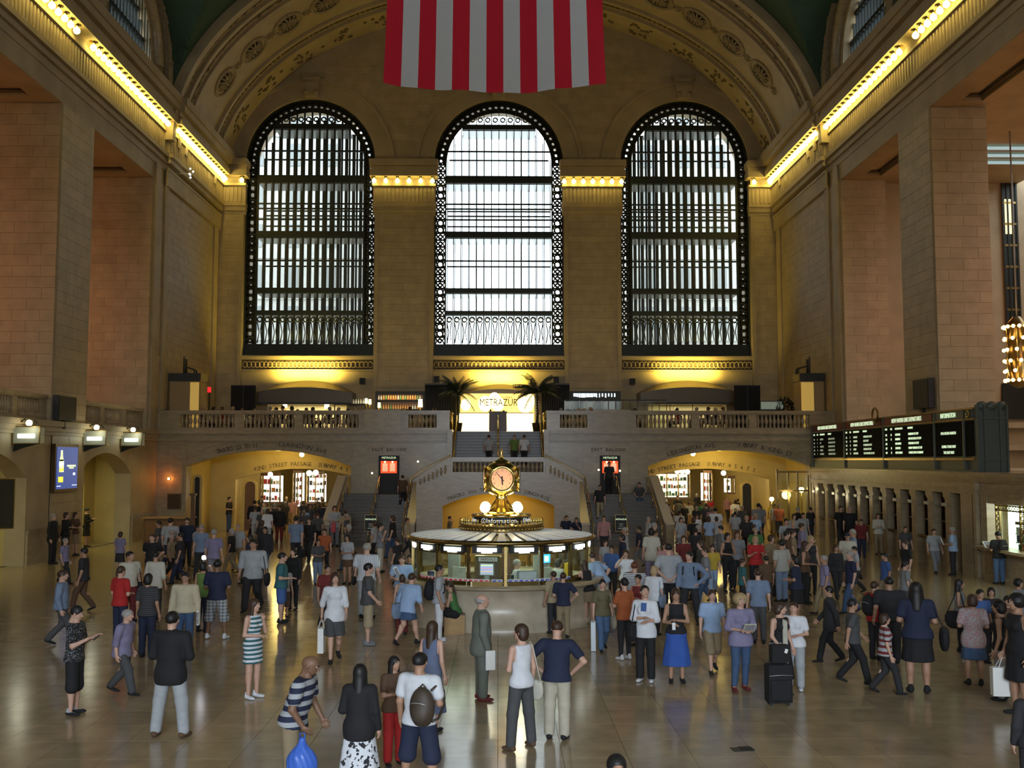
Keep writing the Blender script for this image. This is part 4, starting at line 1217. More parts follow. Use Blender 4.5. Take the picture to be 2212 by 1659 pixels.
# kiosks at both ends (service bars) and sculptural chairs on top
for s, px0, px1, lab in ((-1, 364, 432, 'left'), (1, 1727, 1784, 'right')):
    A, B = onY(px0, 806, 56.4), onY(px1, 887, 56.4)
    o = tag(empty('service_kiosk', ((A.x + B.x) / 2, 56.4, ZB)), 'tall tan service kiosk with dark top at the %s end of the balcony' % lab, 'kiosk'); w = (B.x - A.x) / 2; H = A.z - ZB
    bar('kiosk_body', -w + .05, w - .05, .05, 1.3, 0, H - .45, mat('kiosk_tan', (.36, .25, .12), .5), o); bar('kiosk_top', -w, w, 0, 1.35, H - .45, H, CHARCOAL, o)
    for q in (-w + .05, w - .05): bar('corner_post', q - .03, q + .03, .02, .08, 0, H - .45, BRASS_D, o)
    bar('lit_side_paint', (w * .35 if s < 0 else -w + .08), (w - .07 if s < 0 else w * .1), .03, .05, .05, H - .5, mat('kiosk_lit_side', (.8, .6, .2), .5, emit=(1, .6, .12), es=.28), o)  # emission paints the lit side of the kiosk, no lamp inside
for s, pts, lab in ((-1, [(398, 806), (398, 768), (402, 790), (420, 796), (421, 806)], 'left'), (1, [(1748, 806), (1748, 768), (1744, 788), (1725, 793), (1722, 830)], 'right')):
    P = [onY(a, b, 57.2) for a, b in pts]; P = [p - Vector((0, 0, .07)) for p in P]; o = tag(empty('iron_chair_sculpture', P[0]), 'thin dark chair shaped sculpture on the %s kiosk' % lab, 'sculpture')
    L = [p - P[0] for p in P]
    mb = MB(); mb.tube([L[0], L[1]], .07, 6, taper=(1, .6)); mb.tube([L[0] + Vector((0, .4, 0)), L[1] + Vector((0, .4, -.1))], .06, 6); mb.build('back_post', CHARCOAL, o)
    mb = MB(); mb.tube([L[2], L[3]], .045, 6); mb.tube([L[2] + Vector((0, .4, 0)), L[3] + Vector((0, .4, 0))], .045, 6); mb.tube([L[3], L[3] + Vector((0, .4, 0))], .045, 6); mb.build('seat_rail', CHARCOAL, o)
    mb = MB(); mb.tube([L[3], L[4]], .045, 6); mb.tube([L[3] + Vector((0, .4, 0)), L[4] + Vector((0, .4, 0))], .045, 6); mb.build('front_leg', CHARCOAL, o)
# exit sign
P = onY(452, 842, 62); o = tag(empty('exit_sign', P), 'small red lit exit sign on the left of the balcony', 'sign'); bar('sign_face', -.1, .1, -.03, .03, -.16, .16, mat('exit_red', (.6, .02, .02), .5, emit=(1, .02, .03), es=1.2), o)
bar('sign_post', -.04, .04, 0, .05, ZB - P.z, -.16, CHARCOAL, o)

# ================================================================== BULB ROWS
bb = MB(); bb.sphere((0, 0, 0), .142, 12, 8); BULBME = bb.mesh('bulb', BULB)
bs = MB(); bs.lathe([(.19, .30), (.2, .24), (.10, .2), (.07, .1)], n=12); SOCKME = bs.mesh('socket', BRASS_P)
def bulb(x, y, z, label, group):
    o = inst('cornice_bulb', BULBME, None, (x, y, z)); tag(o, label, 'bulb', group)
    inst('socket', SOCKME, o)
for s, nm in ((-1, 'left'), (1, 'right')):
    y = 65.0; 
    while y > 33.0:
        gap = (54.6 < y < 55.3) or (42.6 < y < 43.8)
        if not gap: bulb(s * (XW - .42 - (.2 if y > 55 else 0)), y, 22.24, 'bare bulb in the long row under the %s cornice' % nm, 'bulbs under the %s cornice' % nm)
        y -= .60
caps = [((-17.9, -16.7), 2, 'the leftmost pier cap'), ((-8.1, -4.3), 6, 'the cap between the left and centre windows'), ((4.3, 8.05), 7, 'the cap between the centre and right windows'), ((16.75, 17.8), 2, 'the rightmost pier cap')]
for (a, b), n, lab in caps:
    for i in range(n):
        bulb(a + (b - a) * i / (n - 1), YE - .68, 22.22, 'round bulb glowing under ' + lab, 'bulbs under ' + lab)
# floodlight cluster on the left cornice
P = onX(408, 375, -XW + .9); o = tag(empty('floodlight', P), 'small white floodlight cluster on the left cornice near the corner', 'lamp')
mb = MB()
for k in range(5): mb.sphere((.05 * k, .25 * math.cos(k * 1.3), .3 * math.sin(k * 1.7)), .055, 6, 5)
mb.build('flood_bulbs', mat('flood_glow', (1, 1, 1), .5, emit=(.95, 1, 1), es=3), o); bar('lamp_bracket', -.9, .2, -.03, .03, -.03, .03, SILVER, o)

# ================================================================== FLAG
def flag():
    Y = 34.0; A = onY(828, 178, Y); B = onY(1309, 180, Y); zb = A.z; W = B.x - A.x; H = 12.5
    o = tag(empty('flag', (A.x, Y, zb)), 'huge hanging flag with red and white vertical stripes', 'flag')
    cols = [mat('flag_red', (.80, .012, .045), .75, bump=.15, bscale=60), mat('flag_white', (.80, .84, .92), .75, bump=.15, bscale=60), mat('flag_blue', (.02, .03, .14), .75)]  # tones raised to stand for light coming through the cloth
    nz = 40
    def surf(u, v):   # u across, v down->up
        sag = -.33 * (1 - (2 * u - 1) ** 2) * (1 - v) ** 2
        y = .10 * math.sin(u * 13 + v * 3) + .05 * math.sin(u * 31 + v * 9) + .25 * math.sin(v * 2.2)
        xin = (u - .5) * (1 - .03 * math.sin(v * 3))
        return ((xin + .5) * W, y, v * H + sag)
    for k in range(13):
        mb = MB(); n = 5; vs = []; fs = []
        vtop = 1.0 if k < 6 else .62
        for j in range(nz + 1):
            for i in range(n + 1):
                vs.append(surf((k + i / n) / 13, vtop * j / nz))
        for j in range(nz):
            for i in range(n):
                a = j * (n + 1) + i; fs.append((a, a + 1, a + n + 2, a + n + 1))
        mb.add(vs, fs, 0, True)
        so = mb.build('stripe', cols[k % 2], o)
    mb = MB(); vs = []; fs = []
    for j in range(17):
        for i in range(25): vs.append(surf((6 + 7 * i / 24) / 13, .62 + .38 * j / 16))
    for j in range(16):
        for i in range(24):
            a = j * 25 + i; fs.append((a, a + 1, a + 26, a + 25))
    mb.add(vs, fs, 0, True); mb.build('canton', cols[2], o)
    mb = MB()
    for r_ in range(9):
        nn = 6 if r_ % 2 == 0 else 5
        for c_ in range(nn):
            u = (6.6 + (c_ + (0 if nn == 6 else .5)) * 1.17) / 13; v = .645 + r_ * .04
            x, y, z = surf(u, v); pts = []
            for q in range(10):
                rr_ = .16 if q % 2 == 0 else .065; pts.append((x + rr_ * math.sin(q * math.pi / 5), y - .015, z + rr_ * math.cos(q * math.pi / 5)))
            mb.add(pts, [tuple(range(10))])
    mb.build('stars', cols[1], o)
    mb = MB(); mb.tube([(-.3, .1, H), (W + .3, .1, H)], .07, 8); mb.build('flag_pole', SILVER, o)
    mb = MB()
    for q in (.1, .9): mb.tube([(W * q, .1, H), (W * q, .1, 33.8 - zb)], .015, 5)
    mb.build('hanging_cable', SILVER, o)
flag()

# ================================================================== INFORMATION BOOTH
BX, BY = onY(1083, 1100, 26.9).x, 26.9
booth = tag(empty('information_booth', (BX, BY, 0)), 'round brass and marble information booth in the middle of the hall', 'booth')
A0 = R(2.4)
def rr_pt(r, a): return (r * math.sin(a), -r * math.cos(a))
RG = 2.30; ZC = 1.12; ZR = 2.1
mb = MB(); mb.lathe([(2.52, 0), (2.52, .16), (2.46, .18), (2.44, .92), (2.5, .96), (2.5, 1.0)], n=64, caps=False); mb.lathe([(2.1, 0), (2.1, 1.0)], n=48, caps=False)
mb.build('stone_base', BOOTHSTONE, booth)
mb = MB(); mb.lathe([(2.44, 1.0), (2.66, 1.01), (2.68, 1.04), (2.66, 1.09), (2.44, 1.10), (1.75, 1.10), (1.75, 1.0)], n=64, caps=False); mb.build('counter_ledge', STONE_D, booth)
for k in range(16):
    a = A0 + k * math.pi / 8
    x, y = rr_pt(RG, a)
    o = bar('brass_post', x - .035, x + .035, y - .035, y + .035, 1.1, 2.02, BRASS_D, booth); o.rotation_euler = (0, 0, a)
    a0, a1 = a + .05, a + math.pi / 8 - .05; am = (a0 + a1) / 2
    L = 2 * RG * math.sin((math.pi / 8 - .08) / 2)
    def seg(nm, r, z0, z1, th, m, ln=None):
        x, y = rr_pt(r * math.cos(math.pi / 16), am)
        o = inst(nm, unit(m), booth, (x, y, (z0 + z1) / 2), (0, 0, am), (ln or L, th, z1 - z0)); return o
    seg('brass_kick', RG, 1.1, 1.24, .05, BRASS_D); seg('header', RG - .02, 1.86, 2.04, .10, BLACK); seg('brass_transom', RG, 1.82, 1.87, .06, BRASS_D)
    seg('light_strip', RG + .045, 1.90, 1.985, .03, TUBE, L * .66); seg('light_strip', RG + .05, 1.865, 1.91, .02, TUBE, L * .36)
    seg('booth_pane', RG, 1.25, 1.82, .008, CASEGLASS)
# roof: conical, brass rim, radial panels whitened for window reflections, dark ribs
mb = MB(); mb.lathe([(2.30, 2.03), (2.44, 2.06), (2.46, 2.12), (2.36, 2.16)], n=64, caps=False); mb.build('roof_rim', BRASS_D, booth)
rp = MB(); rp.hexa([(-.115, -2.36, 2.14), (.115, -2.36, 2.14), (.055, -1.05, 2.26), (-.055, -1.05, 2.26), (-.115, -2.36, 2.17), (.115, -2.36, 2.17), (.055, -1.05, 2.29), (-.055, -1.05, 2.29)])
RPM = rp.mesh('roof_panel', mat('roof_panel', (.85, .88, .92), .3))
for k in range(40): inst('roof_panel', RPM, booth, (0, 0, 0), (0, 0, 2 * math.pi * k / 40))
mb = MB(); mb.lathe([(2.38, 2.12), (1.0, 2.25)], n=64, caps=False); mb.build('roof_deck', CHARCOAL, booth)
# gallery ring with crest pins
mb = MB(); mb.lathe([(1.10, 2.2), (1.12, 2.24), (1.08, 2.28), (1.08, 2.40), (1.12, 2.42), (1.0, 2.44), (.74, 2.44)], n=48, caps=False); mb.build('gallery_ring', BRASS_D, booth)
mb = MB()
for k in range(64):
    a = 2 * math.pi * k / 64; x, y = rr_pt(1.08, a); mb.lathe([(.016, 2.42), (.03, 2.46), (.012, 2.50), (.026, 2.53), (.004, 2.58)], (x, y, 0), 6)
    mb.sphere((x * 1.02, y * 1.02, 2.34), .03, 6, 4)
tag(mb.build('crest_pins', BRASS, booth), kind='stuff')
mb = MB(); mb.lathe([(.78, 2.40), (.78, 2.46), (.74, 2.46)], n=48, caps=False); mb.lathe([(.74, 2.62), (.79, 2.64), (.79, 2.68), (.2, 2.70)], n=48, caps=False); mb.build('drum_rim', BRASS_P, booth)
mb = MB(); mb.lathe([(.745, 2.44), (.745, 2.64)], n=48, caps=False); mb.build('drum_band', BLACK, booth)
for a_off in (0, math.pi / 2, math.pi, 3 * math.pi / 2):
    mb = MB(); s_ = 'Information'; wdt = 0.062
    ws = {'I': .038, 'n': .074, 'f': .047, 'o': .076, 'r': .050, 'm': .112, 'a': .072, 't': .046, 'i': .034}
    tot = sum(ws[c] for c in s_) + .012 * len(s_); pos = -tot / 2
    for ch in s_:
        pos += (ws[ch] + .012) / 2; a = a_off + pos / .75
        x, y = rr_pt(.752, a); mb.merge(text_mb(ch, .168, .006, 2), Matrix.Translation((x, y, 2.54)) @ Matrix.Rotation(a, 4, 'Z')); pos += (ws[ch] + .012) / 2
    a = a_off - .66; x, y = rr_pt(.752, a)
    mb.merge(text_mb('i', .1, .006, 2), Matrix.Translation((x, y, 2.54)) @ Matrix.Rotation(a, 4, 'Z'))
    ring = MB(); ring.tube([(.058 * math.cos(q), 0, .058 * math.sin(q)) for q in [2 * math.pi * i / 16 for i in range(16)]], .008, 5, closed=True)
    mb.merge(ring, Matrix.Translation((x, y, 2.54)) @ Matrix.Rotation(a, 4, 'Z'))
    mb.build('band_lettering', mat('lettering_white', (.75, .75, .75), .5, emit=(.8, .85, .9), es=.45), booth)  # emission added to brighten the letters, which are no lamp
gm = MB(); gm.sphere((0, 0, 0), .13, 16, 10); GLM = gm.mesh('globe', GLOBE)
gb = MB(); gb.lathe([(.09, -.17), (.06, -.15), (.05, -.1), (.08, -.09)], n=12); GBM = gb.mesh('globe_base', BRASS_P)
for k in range(4):
    a = math.pi / 4 + k * math.pi / 2; x, y = rr_pt(.60, a)
    o = inst('globe_lamp', GLM, booth, (x, y, 2.86)); inst('globe_base', GBM, o)
lamp('booth_globes', 'POINT', (BX - .45, BY - .7, 2.95), 26, (1, .85, .5), .13); lamp('booth_globes', 'POINT', (BX + .45, BY - .7, 2.95), 26, (1, .85, .5), .13)
lamp('booth_inside', 'AREA', (BX, BY, 1.98), 85, (.86, 1.0, .80), 3.2, (0, 0, 0))
mb = MB(); mb.lathe([(2.25, 2.0), (0.1, 2.02)], n=32, caps=False); mb.build('booth_ceiling', CREAM, booth)
mb = MB(); mb.lathe([(.45, 0), (.45, 2.0)], n=24, caps=False); mb.build('core_column', BRASS_D, booth)
# inner partition panels visible through the glass
for a, z0, z1, m, r_ in ((-.92, 1.1, 1.8, SILVER, 1.5), (.62, 1.1, 1.85, CREAM, 1.7), (-.2, 1.1, 1.82, WOOD, 1.2), (.15, 1.1, 1.82, WOOD, 1.1)):
    x, y = rr_pt(r_, a); inst('partition', unit(m), booth, (x, y, (z0 + z1) / 2), (0, 0, a), (.5, .03, z1 - z0))
# clock
ck = tag(empty('clock', (BX, BY, 2.70)), 'four faced brass ball clock on top of the information booth', 'clock')
mb = MB(); mb.lathe([(.46, 0), (.47, .03), (.44, .06), (.36, .10), (.30, .17), (.22, .27), (.155, .36), (.135, .42), (.16, .44), (.13, .46), (.11, .48), (.20, .53), (.21, .56), (.15, .58)], n=32); mb.build('clock_pedestal', BRASS, ck)
ZK = 3.60 - 2.70 - .0
mb = MB(); mb.sphere((0, 0, 0), .545, 40, 24, 0, (1, 1, .86)); mb.v = [(max(-.44, min(.44, x)), max(-.44, min(.44, y)), z + ZK) for x, y, z in mb.v]; mb.xform(Matrix.Rotation(R(2), 4, 'Z')); mb.build('clock_ball', BRASS, ck)
mb = MB(); mb.lathe([(.30, ZK + .32), (.22, ZK + .44), (.09, ZK + .52), (.05, ZK + .54), (.06, ZK + .58), (.03, ZK + .62), (.05, ZK + .68), (.035, ZK + .74), (.012, ZK + .80), (.004, ZK + .86)], n=16); mb.build('finial', BRASS_P, ck)
FACE = mat('clock_face_glow', (.45, .24, .13), .5, emit=(1.0, .46, .22), es=.72)
for k in range(4):
    f = empty('clock_face', (0, 0, ZK), R(2) + k * math.pi / 2, ck)
    mb = MB(); mb.lathe([(.325, -.43), (.325, -.446), (.31, -.455)], n=40, ax='y'); mb.build('clock_rim', BRASS, f)
    mb2 = MB(); mb2.lathe([(.308, -.445), (.25, -.462), (.12, -.473), (.001, -.476)], n=40, ax='y', caps=False); 
    d = mb2.build('dial', FACE, f)
    mb = MB(); mb.tube([(.318 * math.cos(q), -.445, .318 * math.sin(q)) for q in [2 * math.pi * i / 40 for i in range(40)]], .022, 6, closed=True); mb.build('bezel', BRASS_P, f)
    mb = MB()
    for h in range(1, 13):
        q = 2 * math.pi * h / 12; M = Matrix.Translation((.222 * math.sin(q), -.48, .222 * math.cos(q))); mb.merge(text_mb(str(h), .075, .004, 2), M)
    for t in range(60):
        q = 2 * math.pi * t / 60; mb.cbox((.27 * math.sin(q), -.472, .27 * math.cos(q)), (.005, .004, .005))
    mb.build('numerals', INK, f)
    for L, wv, q in ((.27, .010, 2 * math.pi * 53 / 60), (.17, .022, 2 * math.pi * (5.88) / 12)):
        hb = MB(); hb.prism([(-wv, -.07), (wv, -.07), (wv * .8, L * .8), (0, L), (-wv * .8, L * .8)], lambda u, v, z: (u, v, z), -.50, -.492)
        hb.xform(Matrix.Rotation(q, 4, 'Y')); hb.build('clock_hand', BLACK, f)
for k in range(8):
    a = math.pi / 4 * k + math.pi / 8; x, y = rr_pt(.36, a)
    mb = MB(); mb.sphere((x, y, ZK - .27), .03, 8, 6); mb.build('brass_stud', BRASS_P, ck)
# things inside the booth
def booth_pos(px, r, z): 
    """point on a circle of radius r in front half of the booth under pixel column px"""
    X = (px - 1083) / 81.8
    a = math.asin(max(-1, min(1, X / r * .93)))
    x, y = rr_pt(r, a); return Vector((BX + x, BY + y, z)), a
def monitor(px, r, label, w=.36, h=.30, face=None, facecam=False, z=1.10, tower=True):
    P, a = booth_pos(px, r, z); o = tag(empty('computer_monitor', P, a), label, 'monitor')
    bar('monitor_shell', -w / 2, w / 2, -.03, .03, .1, .1 + h, CREAM if not facecam else SILVER, o); bar('monitor_stand', -.06, .06, -.03, .06, 0, .12, CREAM if not facecam else SILVER, o)
    bar('monitor_foot', -.12, .12, -.08, .1, 0, .015, CREAM if not facecam else SILVER, o)
    if face: bar('monitor_screen', -w / 2 + .03, w / 2 - .03, -.04, -.03, .13, .07 + h, face, o)
    return o
monitor(992, 1.95, 'cream computer monitor seen from behind in the booth, left of the arrivals screen', .36, .28)
monitor(1180, 1.95, 'cream computer monitor seen from behind below the blue screen', .30, .26)
o = monitor(1138, 2.0, 'wide grey monitor in front of the grey haired clerk', .50, .22, mat('screen_dim', (.3, .32, .36), .4, emit=(.45, .5, .6), es=.3), True)
o = monitor(1179, 1.75, 'blue lit screen hanging above the cream monitor in the booth', .30, .27, mat('screen_cyan', (.05, .4, .8), .4, emit=(.04, .42, .95), es=1.6), True, z=1.42)
bar('white_square', -.055, .055, -.05, -.04, .17, .29, TUBE, o)
o = monitor(1052, 1.95, 'arrivals screen with coloured lines in the centre of the booth', .36, .30, mat('screen_arrivals', (.6, .7, .8), .4, emit=(.5, .62, .78), es=1.0), True, z=1.20)
for k, c_ in enumerate(((.9, .9, .3), (.25, .2, .7), (.8, .15, .35), (.2, .2, .75), (.9, .4, .1), (.25, .1, .5))):
    bar('screen_line', -.14, .14, -.045, -.04, .335 - k * .036, .352 - k * .036, mat('line_%d' % k, c_, .5, emit=c_, es=.7), o)
o2, a = booth_pos(1054, 2.1, 1.70); s_ = tag(empty('arrivals_sign', o2, a), 'white arrivals sign above the coloured screen', 'sign'); bar('sign_board', -.23, .23, 0, .02, -.05, .05, CARD_W, s_)
lettering('ARRIVALS', .085, mat('letter_maroon', (.25, .02, .05), .5), (0, -.006, 0), 0, s_)
# cabinet around the arrivals screen
P, a = booth_pos(1054, 2.0, 1.10); o = tag(empty('screen_cabinet', P, a), 'brown wooden cabinet framing the arrivals screen', 'cabinet')
bar('cabinet_back', -.30, .30, .08, .11, 0, .66, WOOD, o)
for q in (-.31, .31): bar('cabinet_edge', q - .015, q + .015, -.05, .1, 0, .66, BRASS_P, o)
bar('cabinet_edge', -.31, .31, -.05, .1, .65, .68, BRASS_P, o)
for px, lab, m in ((927, 'dark blue brochure box at the left end of the booth counter', mat('box_blue', (.02, .03, .15), .5)), (1230, 'yellow and red brochure rack at the right end of the booth', mat('rack_yellow', (.7, .45, .03), .5))):
    P, a = booth_pos(px, 2.02, 1.10); o = tag(empty('brochure_box', P, a), lab, 'box'); hh = .2 if px < 1000 else .42
    bar('box_body', -.1, .1, -.05, .05, 0, hh, m, o); bar('box_lip', -.1, .1, -.07, -.05, 0, hh * .5, mat('box_face', (.6, .1, .15) if px > 1000 else (.03, .04, .2), .5), o)
for px, lab in ((1093, 'left'), (1105, 'right')):
    P, a = booth_pos(px, 2.08, 1.10); o = tag(empty('binder', P, a), lab + ' one of two standing ring binders right of the arrivals screen', 'binder'); bar('binder_cover', -.03, .03, -.09, .09, 0, .24, SILVER, o); bar('binder_spine', -.032, .032, -.1, -.09, 0, .24, BLACK, o)
# strip of flyers along the ledge
for k, (a0, a1, c_) in enumerate(((-1.0, -.1, (.65, .05, .07)), (-.1, .04, (.08, .1, .5)), (.06, .8, (.08, .1, .5)))):
    o = tag(empty('flyer_strip', (BX, BY, 1.20)), ['red and white strip of notices along the left of the booth', 'short blue notice strip at the booth centre', 'blue and white strip of notices right of the booth centre'][k], 'notice')
    n = int((a1 - a0) / .055)
    for i in range(n):
        a = a0 + (i + .5) * .055; x, y = rr_pt(2.40, a)
        inst('notice_card', unit(CARD_W), o, (x, y, .03), (0, 0, a), (.125, .01, .055))
        inst('notice_print', unit(mat('notice_%d' % k, c_, .5)), o, (x * 1.003, y * 1.003, .025), (0, 0, a), (.09, .012, .03 if i % 2 else .04))
# ================================================================== TICKET OFFICE (right)
XT = 16.9; KQ = XT / 17.3
tk = struct(empty('ticket_office', (XT, 0, 0)), 'long marble ticket office wall under the departures board')
def tbar(nm, d0, d1, y0, y1, z0, z1, m): return bar(nm, d0, d1, y0, y1, z0, z1, m, tk)   # d measured from XT, + = away from the hall
tbar('office_mass', .45, 3.4, 35.3, 54.9, 0, 3.4, STONE_D); tbar('office_mass', 1.6, 3.4, 20, 35.3, 0, 3.4, STONE_D); tbar('office_head', .3, 1.7, 20, 35.3, 2.75, 3.4, STONE_D); tbar('office_floor', .3, 1.7, 20, 35.3, 0, 1.0, STONE_D)
tbar('office_end', 0, .5, 54.6, 54.9, 0, 3.65, STONE_D)
tbar('office_roof', -.1, 3.4, 20, 54.95, 3.55, 3.66, PANEL)
for z0, z1, d in ((2.87, 3.0, .04), (3.0, 3.06, .08), (3.06, 3.32, .02), (3.32, 3.40, .10), (3.40, 3.50, .18), (3.50, 3.60, .24)):
    tbar('entablature_moulding', -d, .5, 20, 54.9, z0, z1, STONE_D)
colY = [38.3 + 1.58 * k for k in range(11)]
cb = MB()
cb.box(0, .45, -.30, .30, 0, .18); cb.box(.02, .45, -.27, .27, .18, 2.62); cb.box(-.01, .45, -.29, .29, 2.62, 2.70); cb.box(-.04, .45, -.32, .32, 2.70, 2.87)
cb.box(.0, .03, -.19, .19, .35, 2.5)
CBM = cb.mesh('pilaster', STONE_D)
for k, y in enumerate(colY):
    inst('pilaster', CBM, tk, (0, y, 0))
    o = inst('number_plaque', unit(SILVER), None, (XT - .14, y, 2.42), None, (.05, .36, .12))
    tag(o, 'small white plaque on the %s ticket window pilaster counted from the exchange window' % ('first second third fourth fifth sixth seventh eighth ninth tenth last'.split()[k]), 'sign', 'plaques of the ticket windows')
    inst('plaque_arm', unit(BRASS_D), o, (1.4, 0, .2), None, (2.2, .1, .15))
for a, b in zip(colY, colY[1:]):
    m_ = (a + b) / 2
    g = struct(empty('ticket_window', (XT + .3, m_, 0)), 'closed ticket window between two marble pilasters')
    bar('lower_panel', 0, .1, -.5, .5, 0, 1.05, STONE_D, g); bar('window_ledge', -.28, .12, -.52, .52, 1.05, 1.12, BRASS_D, g)
    bar('dark_opening', .05, .08, -.48, .48, 1.12, 2.8, BOARDBLACK, g)  # matte black sheet paints the dark inside of the opening
    for q in (-.46, .46, 0): bar('bronze_grille_bar', 0, .04, q - .03, q + .03, 1.12, 2.8, BRASS_D, g)
    for z in (1.7, 2.3): bar('bronze_grille_bar', 0, .04, -.48, .48, z, z + .05, BRASS_D, g)
# near end: plain wall, corner pilaster and the bright counter window
Y1 = 38.3
tbar('corner_pilaster', -.10, .5, 36.1, 37.0, 0, 2.87, PANEL); tbar('corner_fillet', -.16, .5, 35.7, 35.9, 0, 3.32, PANEL)
tbar('flat_pilaster', -.04, .5, 35.15, 35.6, 0, 2.87, PANEL)
tbar('wall_strip', .0, .4, 28, 35.2, 2.6, 2.87, STONE_D); tbar('window_apron', -.1, .4, 28, 35.1, 0, 1.05, STONE_D)
tbar('counter_ledge', -.42, .4, 28, 35.4, 1.05, 1.14, PANEL); tbar('ledge_moulding', -.28, .0, 28, 35.2, .97, 1.05, STONE_D)
tbar('base_moulding', -.18, .0, 28, 35.2, 0, .2, STONE_D)
w4 = struct(empty('window_10', (XT, 31.3, 0)), 'bright exchange window with filigree brass frame at the right edge')
bar('lit_back', .62, .66, -3.5, 3.7, 1.1, 2.7, mat('exchange_glow', (1, 1, 1), .5, emit=(.86, 1, .84), es=2.4), w4)
bar('lit_tube', .52, .57, -3.3, 3.3, 2.25, 2.5, TUBE, w4)
mb = MB()
for (y0, y1, z0, z1) in ((3.1, 3.45, 1.14, 2.6), (2.0, 2.12, 1.14, 2.6), (1.3, 1.42, 1.14, 2.6), (-3.4, -3.2, 1.14, 2.6), (-3.4, 3.45, 2.42, 2.6)):
    pass
for y in (3.35, 3.1, 1.75, 1.5, -.2, -.45, -2.2): mb.box(.02, .07, y - .025, y + .025, 1.14, 2.6)
for z in (2.4, 2.57): mb.box(.02, .07, -3.4, 3.4, z - .02, z + .02)
for y in (3.22, 1.62, -.32):
    z = 1.25
    while z < 2.4: mb.tube([(.045, y + .08 * math.cos(q), z + .08 * math.sin(q)) for q in [2 * math.pi * i / 7 for i in range(7)]], .016, 4, closed=True); z += .19
y = -3.2
while y < 3.3: mb.tube([(.045, y + .07 * math.cos(q), 2.485 + .07 * math.sin(q)) for q in [2 * math.pi * i / 7 for i in range(7)]], .014, 4, closed=True); y += .18
tag(mb.build('filigree_frame', BRASS_D, w4), kind='stuff')
bar('window_pane', .09, .1, -3.4, 3.4, 1.14, 2.6, CASEGLASS, w4)
rnd = random.Random(12)
for (y0, y1, z0, z1, m) in ((2.6, 0.2, 1.95, 2.05, WOOD), (2.6, .2, 1.62, 1.66, SILVER), (2.6, .2, 1.34, 1.38, SILVER)):
    bar('shelf', .30, .58, y1, y0, z0, z1, m, w4)
for z in (1.66, 1.38, 1.14):
    y = .25
    while y < 2.5:
        w_ = rnd.uniform(.12, .3); h_ = rnd.uniform(.12, .24)
        o = inst('leaflet_box', unit(rnd.choice([mat('goods_red', (.5, .04, .03), .5), mat('goods_white', (.7, .7, .65), .5), mat('goods_green', (.05, .25, .08), .5), mat('box_blue', (.02, .03, .15), .5), mat('rack_yellow', (.7, .45, .03), .5)])), None, (XT + .42, 31.3 + y + w_ / 2, z + h_ / 2), None, (.1, w_, h_))
        tag(o, 'small coloured leaflet box on the shelves of the bright exchange window', 'box', 'leaflet boxes in the exchange window'); y += w_ + .05
lamp('exchange_light', 'AREA', (XT + .35, 32.0, 2.55), 30, (.86, 1, .84), 2.5, (0, 0, 0), sy=.6)
lamp('exchange_light', 'AREA', (XT - .5, 32.3, 2.5), 12, (.9, 1, .75), 2.5, (0, R(-35), 0), sy=.3)

# ================================================================== DEPARTURES BOARD
bd = tag(empty('departures_board', (XT, 47, 3.66)), 'long departures board with lit lettering on the ticket office roof', 'board')
def by(px): return onX(px, 960, XT).y
Yl, Yr = 54.85, by(2106)
y0b, y1b = Yr - 47, Yl - 47; Hb = 2.30
bar('board_case', .03, 1.0, y0b, y1b, 0, Hb, BOARDGREY, bd)
bar('board_rail', -.05, .03, y0b, y1b, .42, .50, BRASS_D, bd); bar('board_rail', -.05, .03, y0b, y1b, Hb - .06, Hb, BRASS_D, bd); bar('board_rail', -.06, .03, y0b, y1b, 0, .06, BOARDGREY, bd)
bar('board_rail', -.05, .03, y0b, y1b, Hb - .44, Hb - .38, BRASS_D, bd)
secs = [(1757, 1822, 'dep'), (1826, 1905, 'dep'), (1911, 2015, 'dep'), (2022, 2082, 'info'), (2086, 2104, 'end')]
DEPROWS = [[('6:03', '11', 'STAMFORD', 'HARRISON-1ST STOP'), ('6:05', '4', 'RYE', 'MT VERNON-1ST STOP'), ('6:06', '8', 'S NORWALK', 'STAMFORD-1ST STOP'), ('6:08', '19', 'DANBURY', 'NOROTON-1ST STOP'), ('6:10', '5', 'NEW HAVEN', 'GREENWICH-1ST STOP')],
           [('5:56', '2', 'WESTPORT', 'GREENWICH-1ST STOP'), ('5:58', '27', 'STAMFORD', 'RYE-1ST STOP'), ('6:00', '14', 'HARRISON', 'MT VERNON-1ST STOP'), ('6:01', '13', 'DARIEN', 'STAMFORD-1ST STOP'), ('6:02', '15', 'NEW HAVEN', 'SOUTH NORWALK-1ST STOP')],
           [('5:55', '18', 'STAMFORD', 'HARRISON-1ST STOP'), ('5:58', '12', 'HARRISON', 'NEW ROCHELLE-1ST STOP'), ('6:02', '', 'NEW HAVEN', 'STAMFORD-1ST STOP'), ('6:07', '23', 'STAMFORD', 'MOUNT VERNON-1ST STOP'), ('6:10', '25', 'NEW CANAAN', 'CONNECTION TO DANBURY')]]
def btext(s, size, yc, z, m, sx=1.0, left=False):
    me = text_mb(s, size, .008, 1)
    w_ = (max(v[0] for v in me.v) - min(v[0] for v in me.v)) * sx if me.v else 0
    y = yc - w_ / 2 if left else yc
    return lettering(s, size, m, (-.035, y, z), -math.pi / 2 + 0, bd, sx=sx)
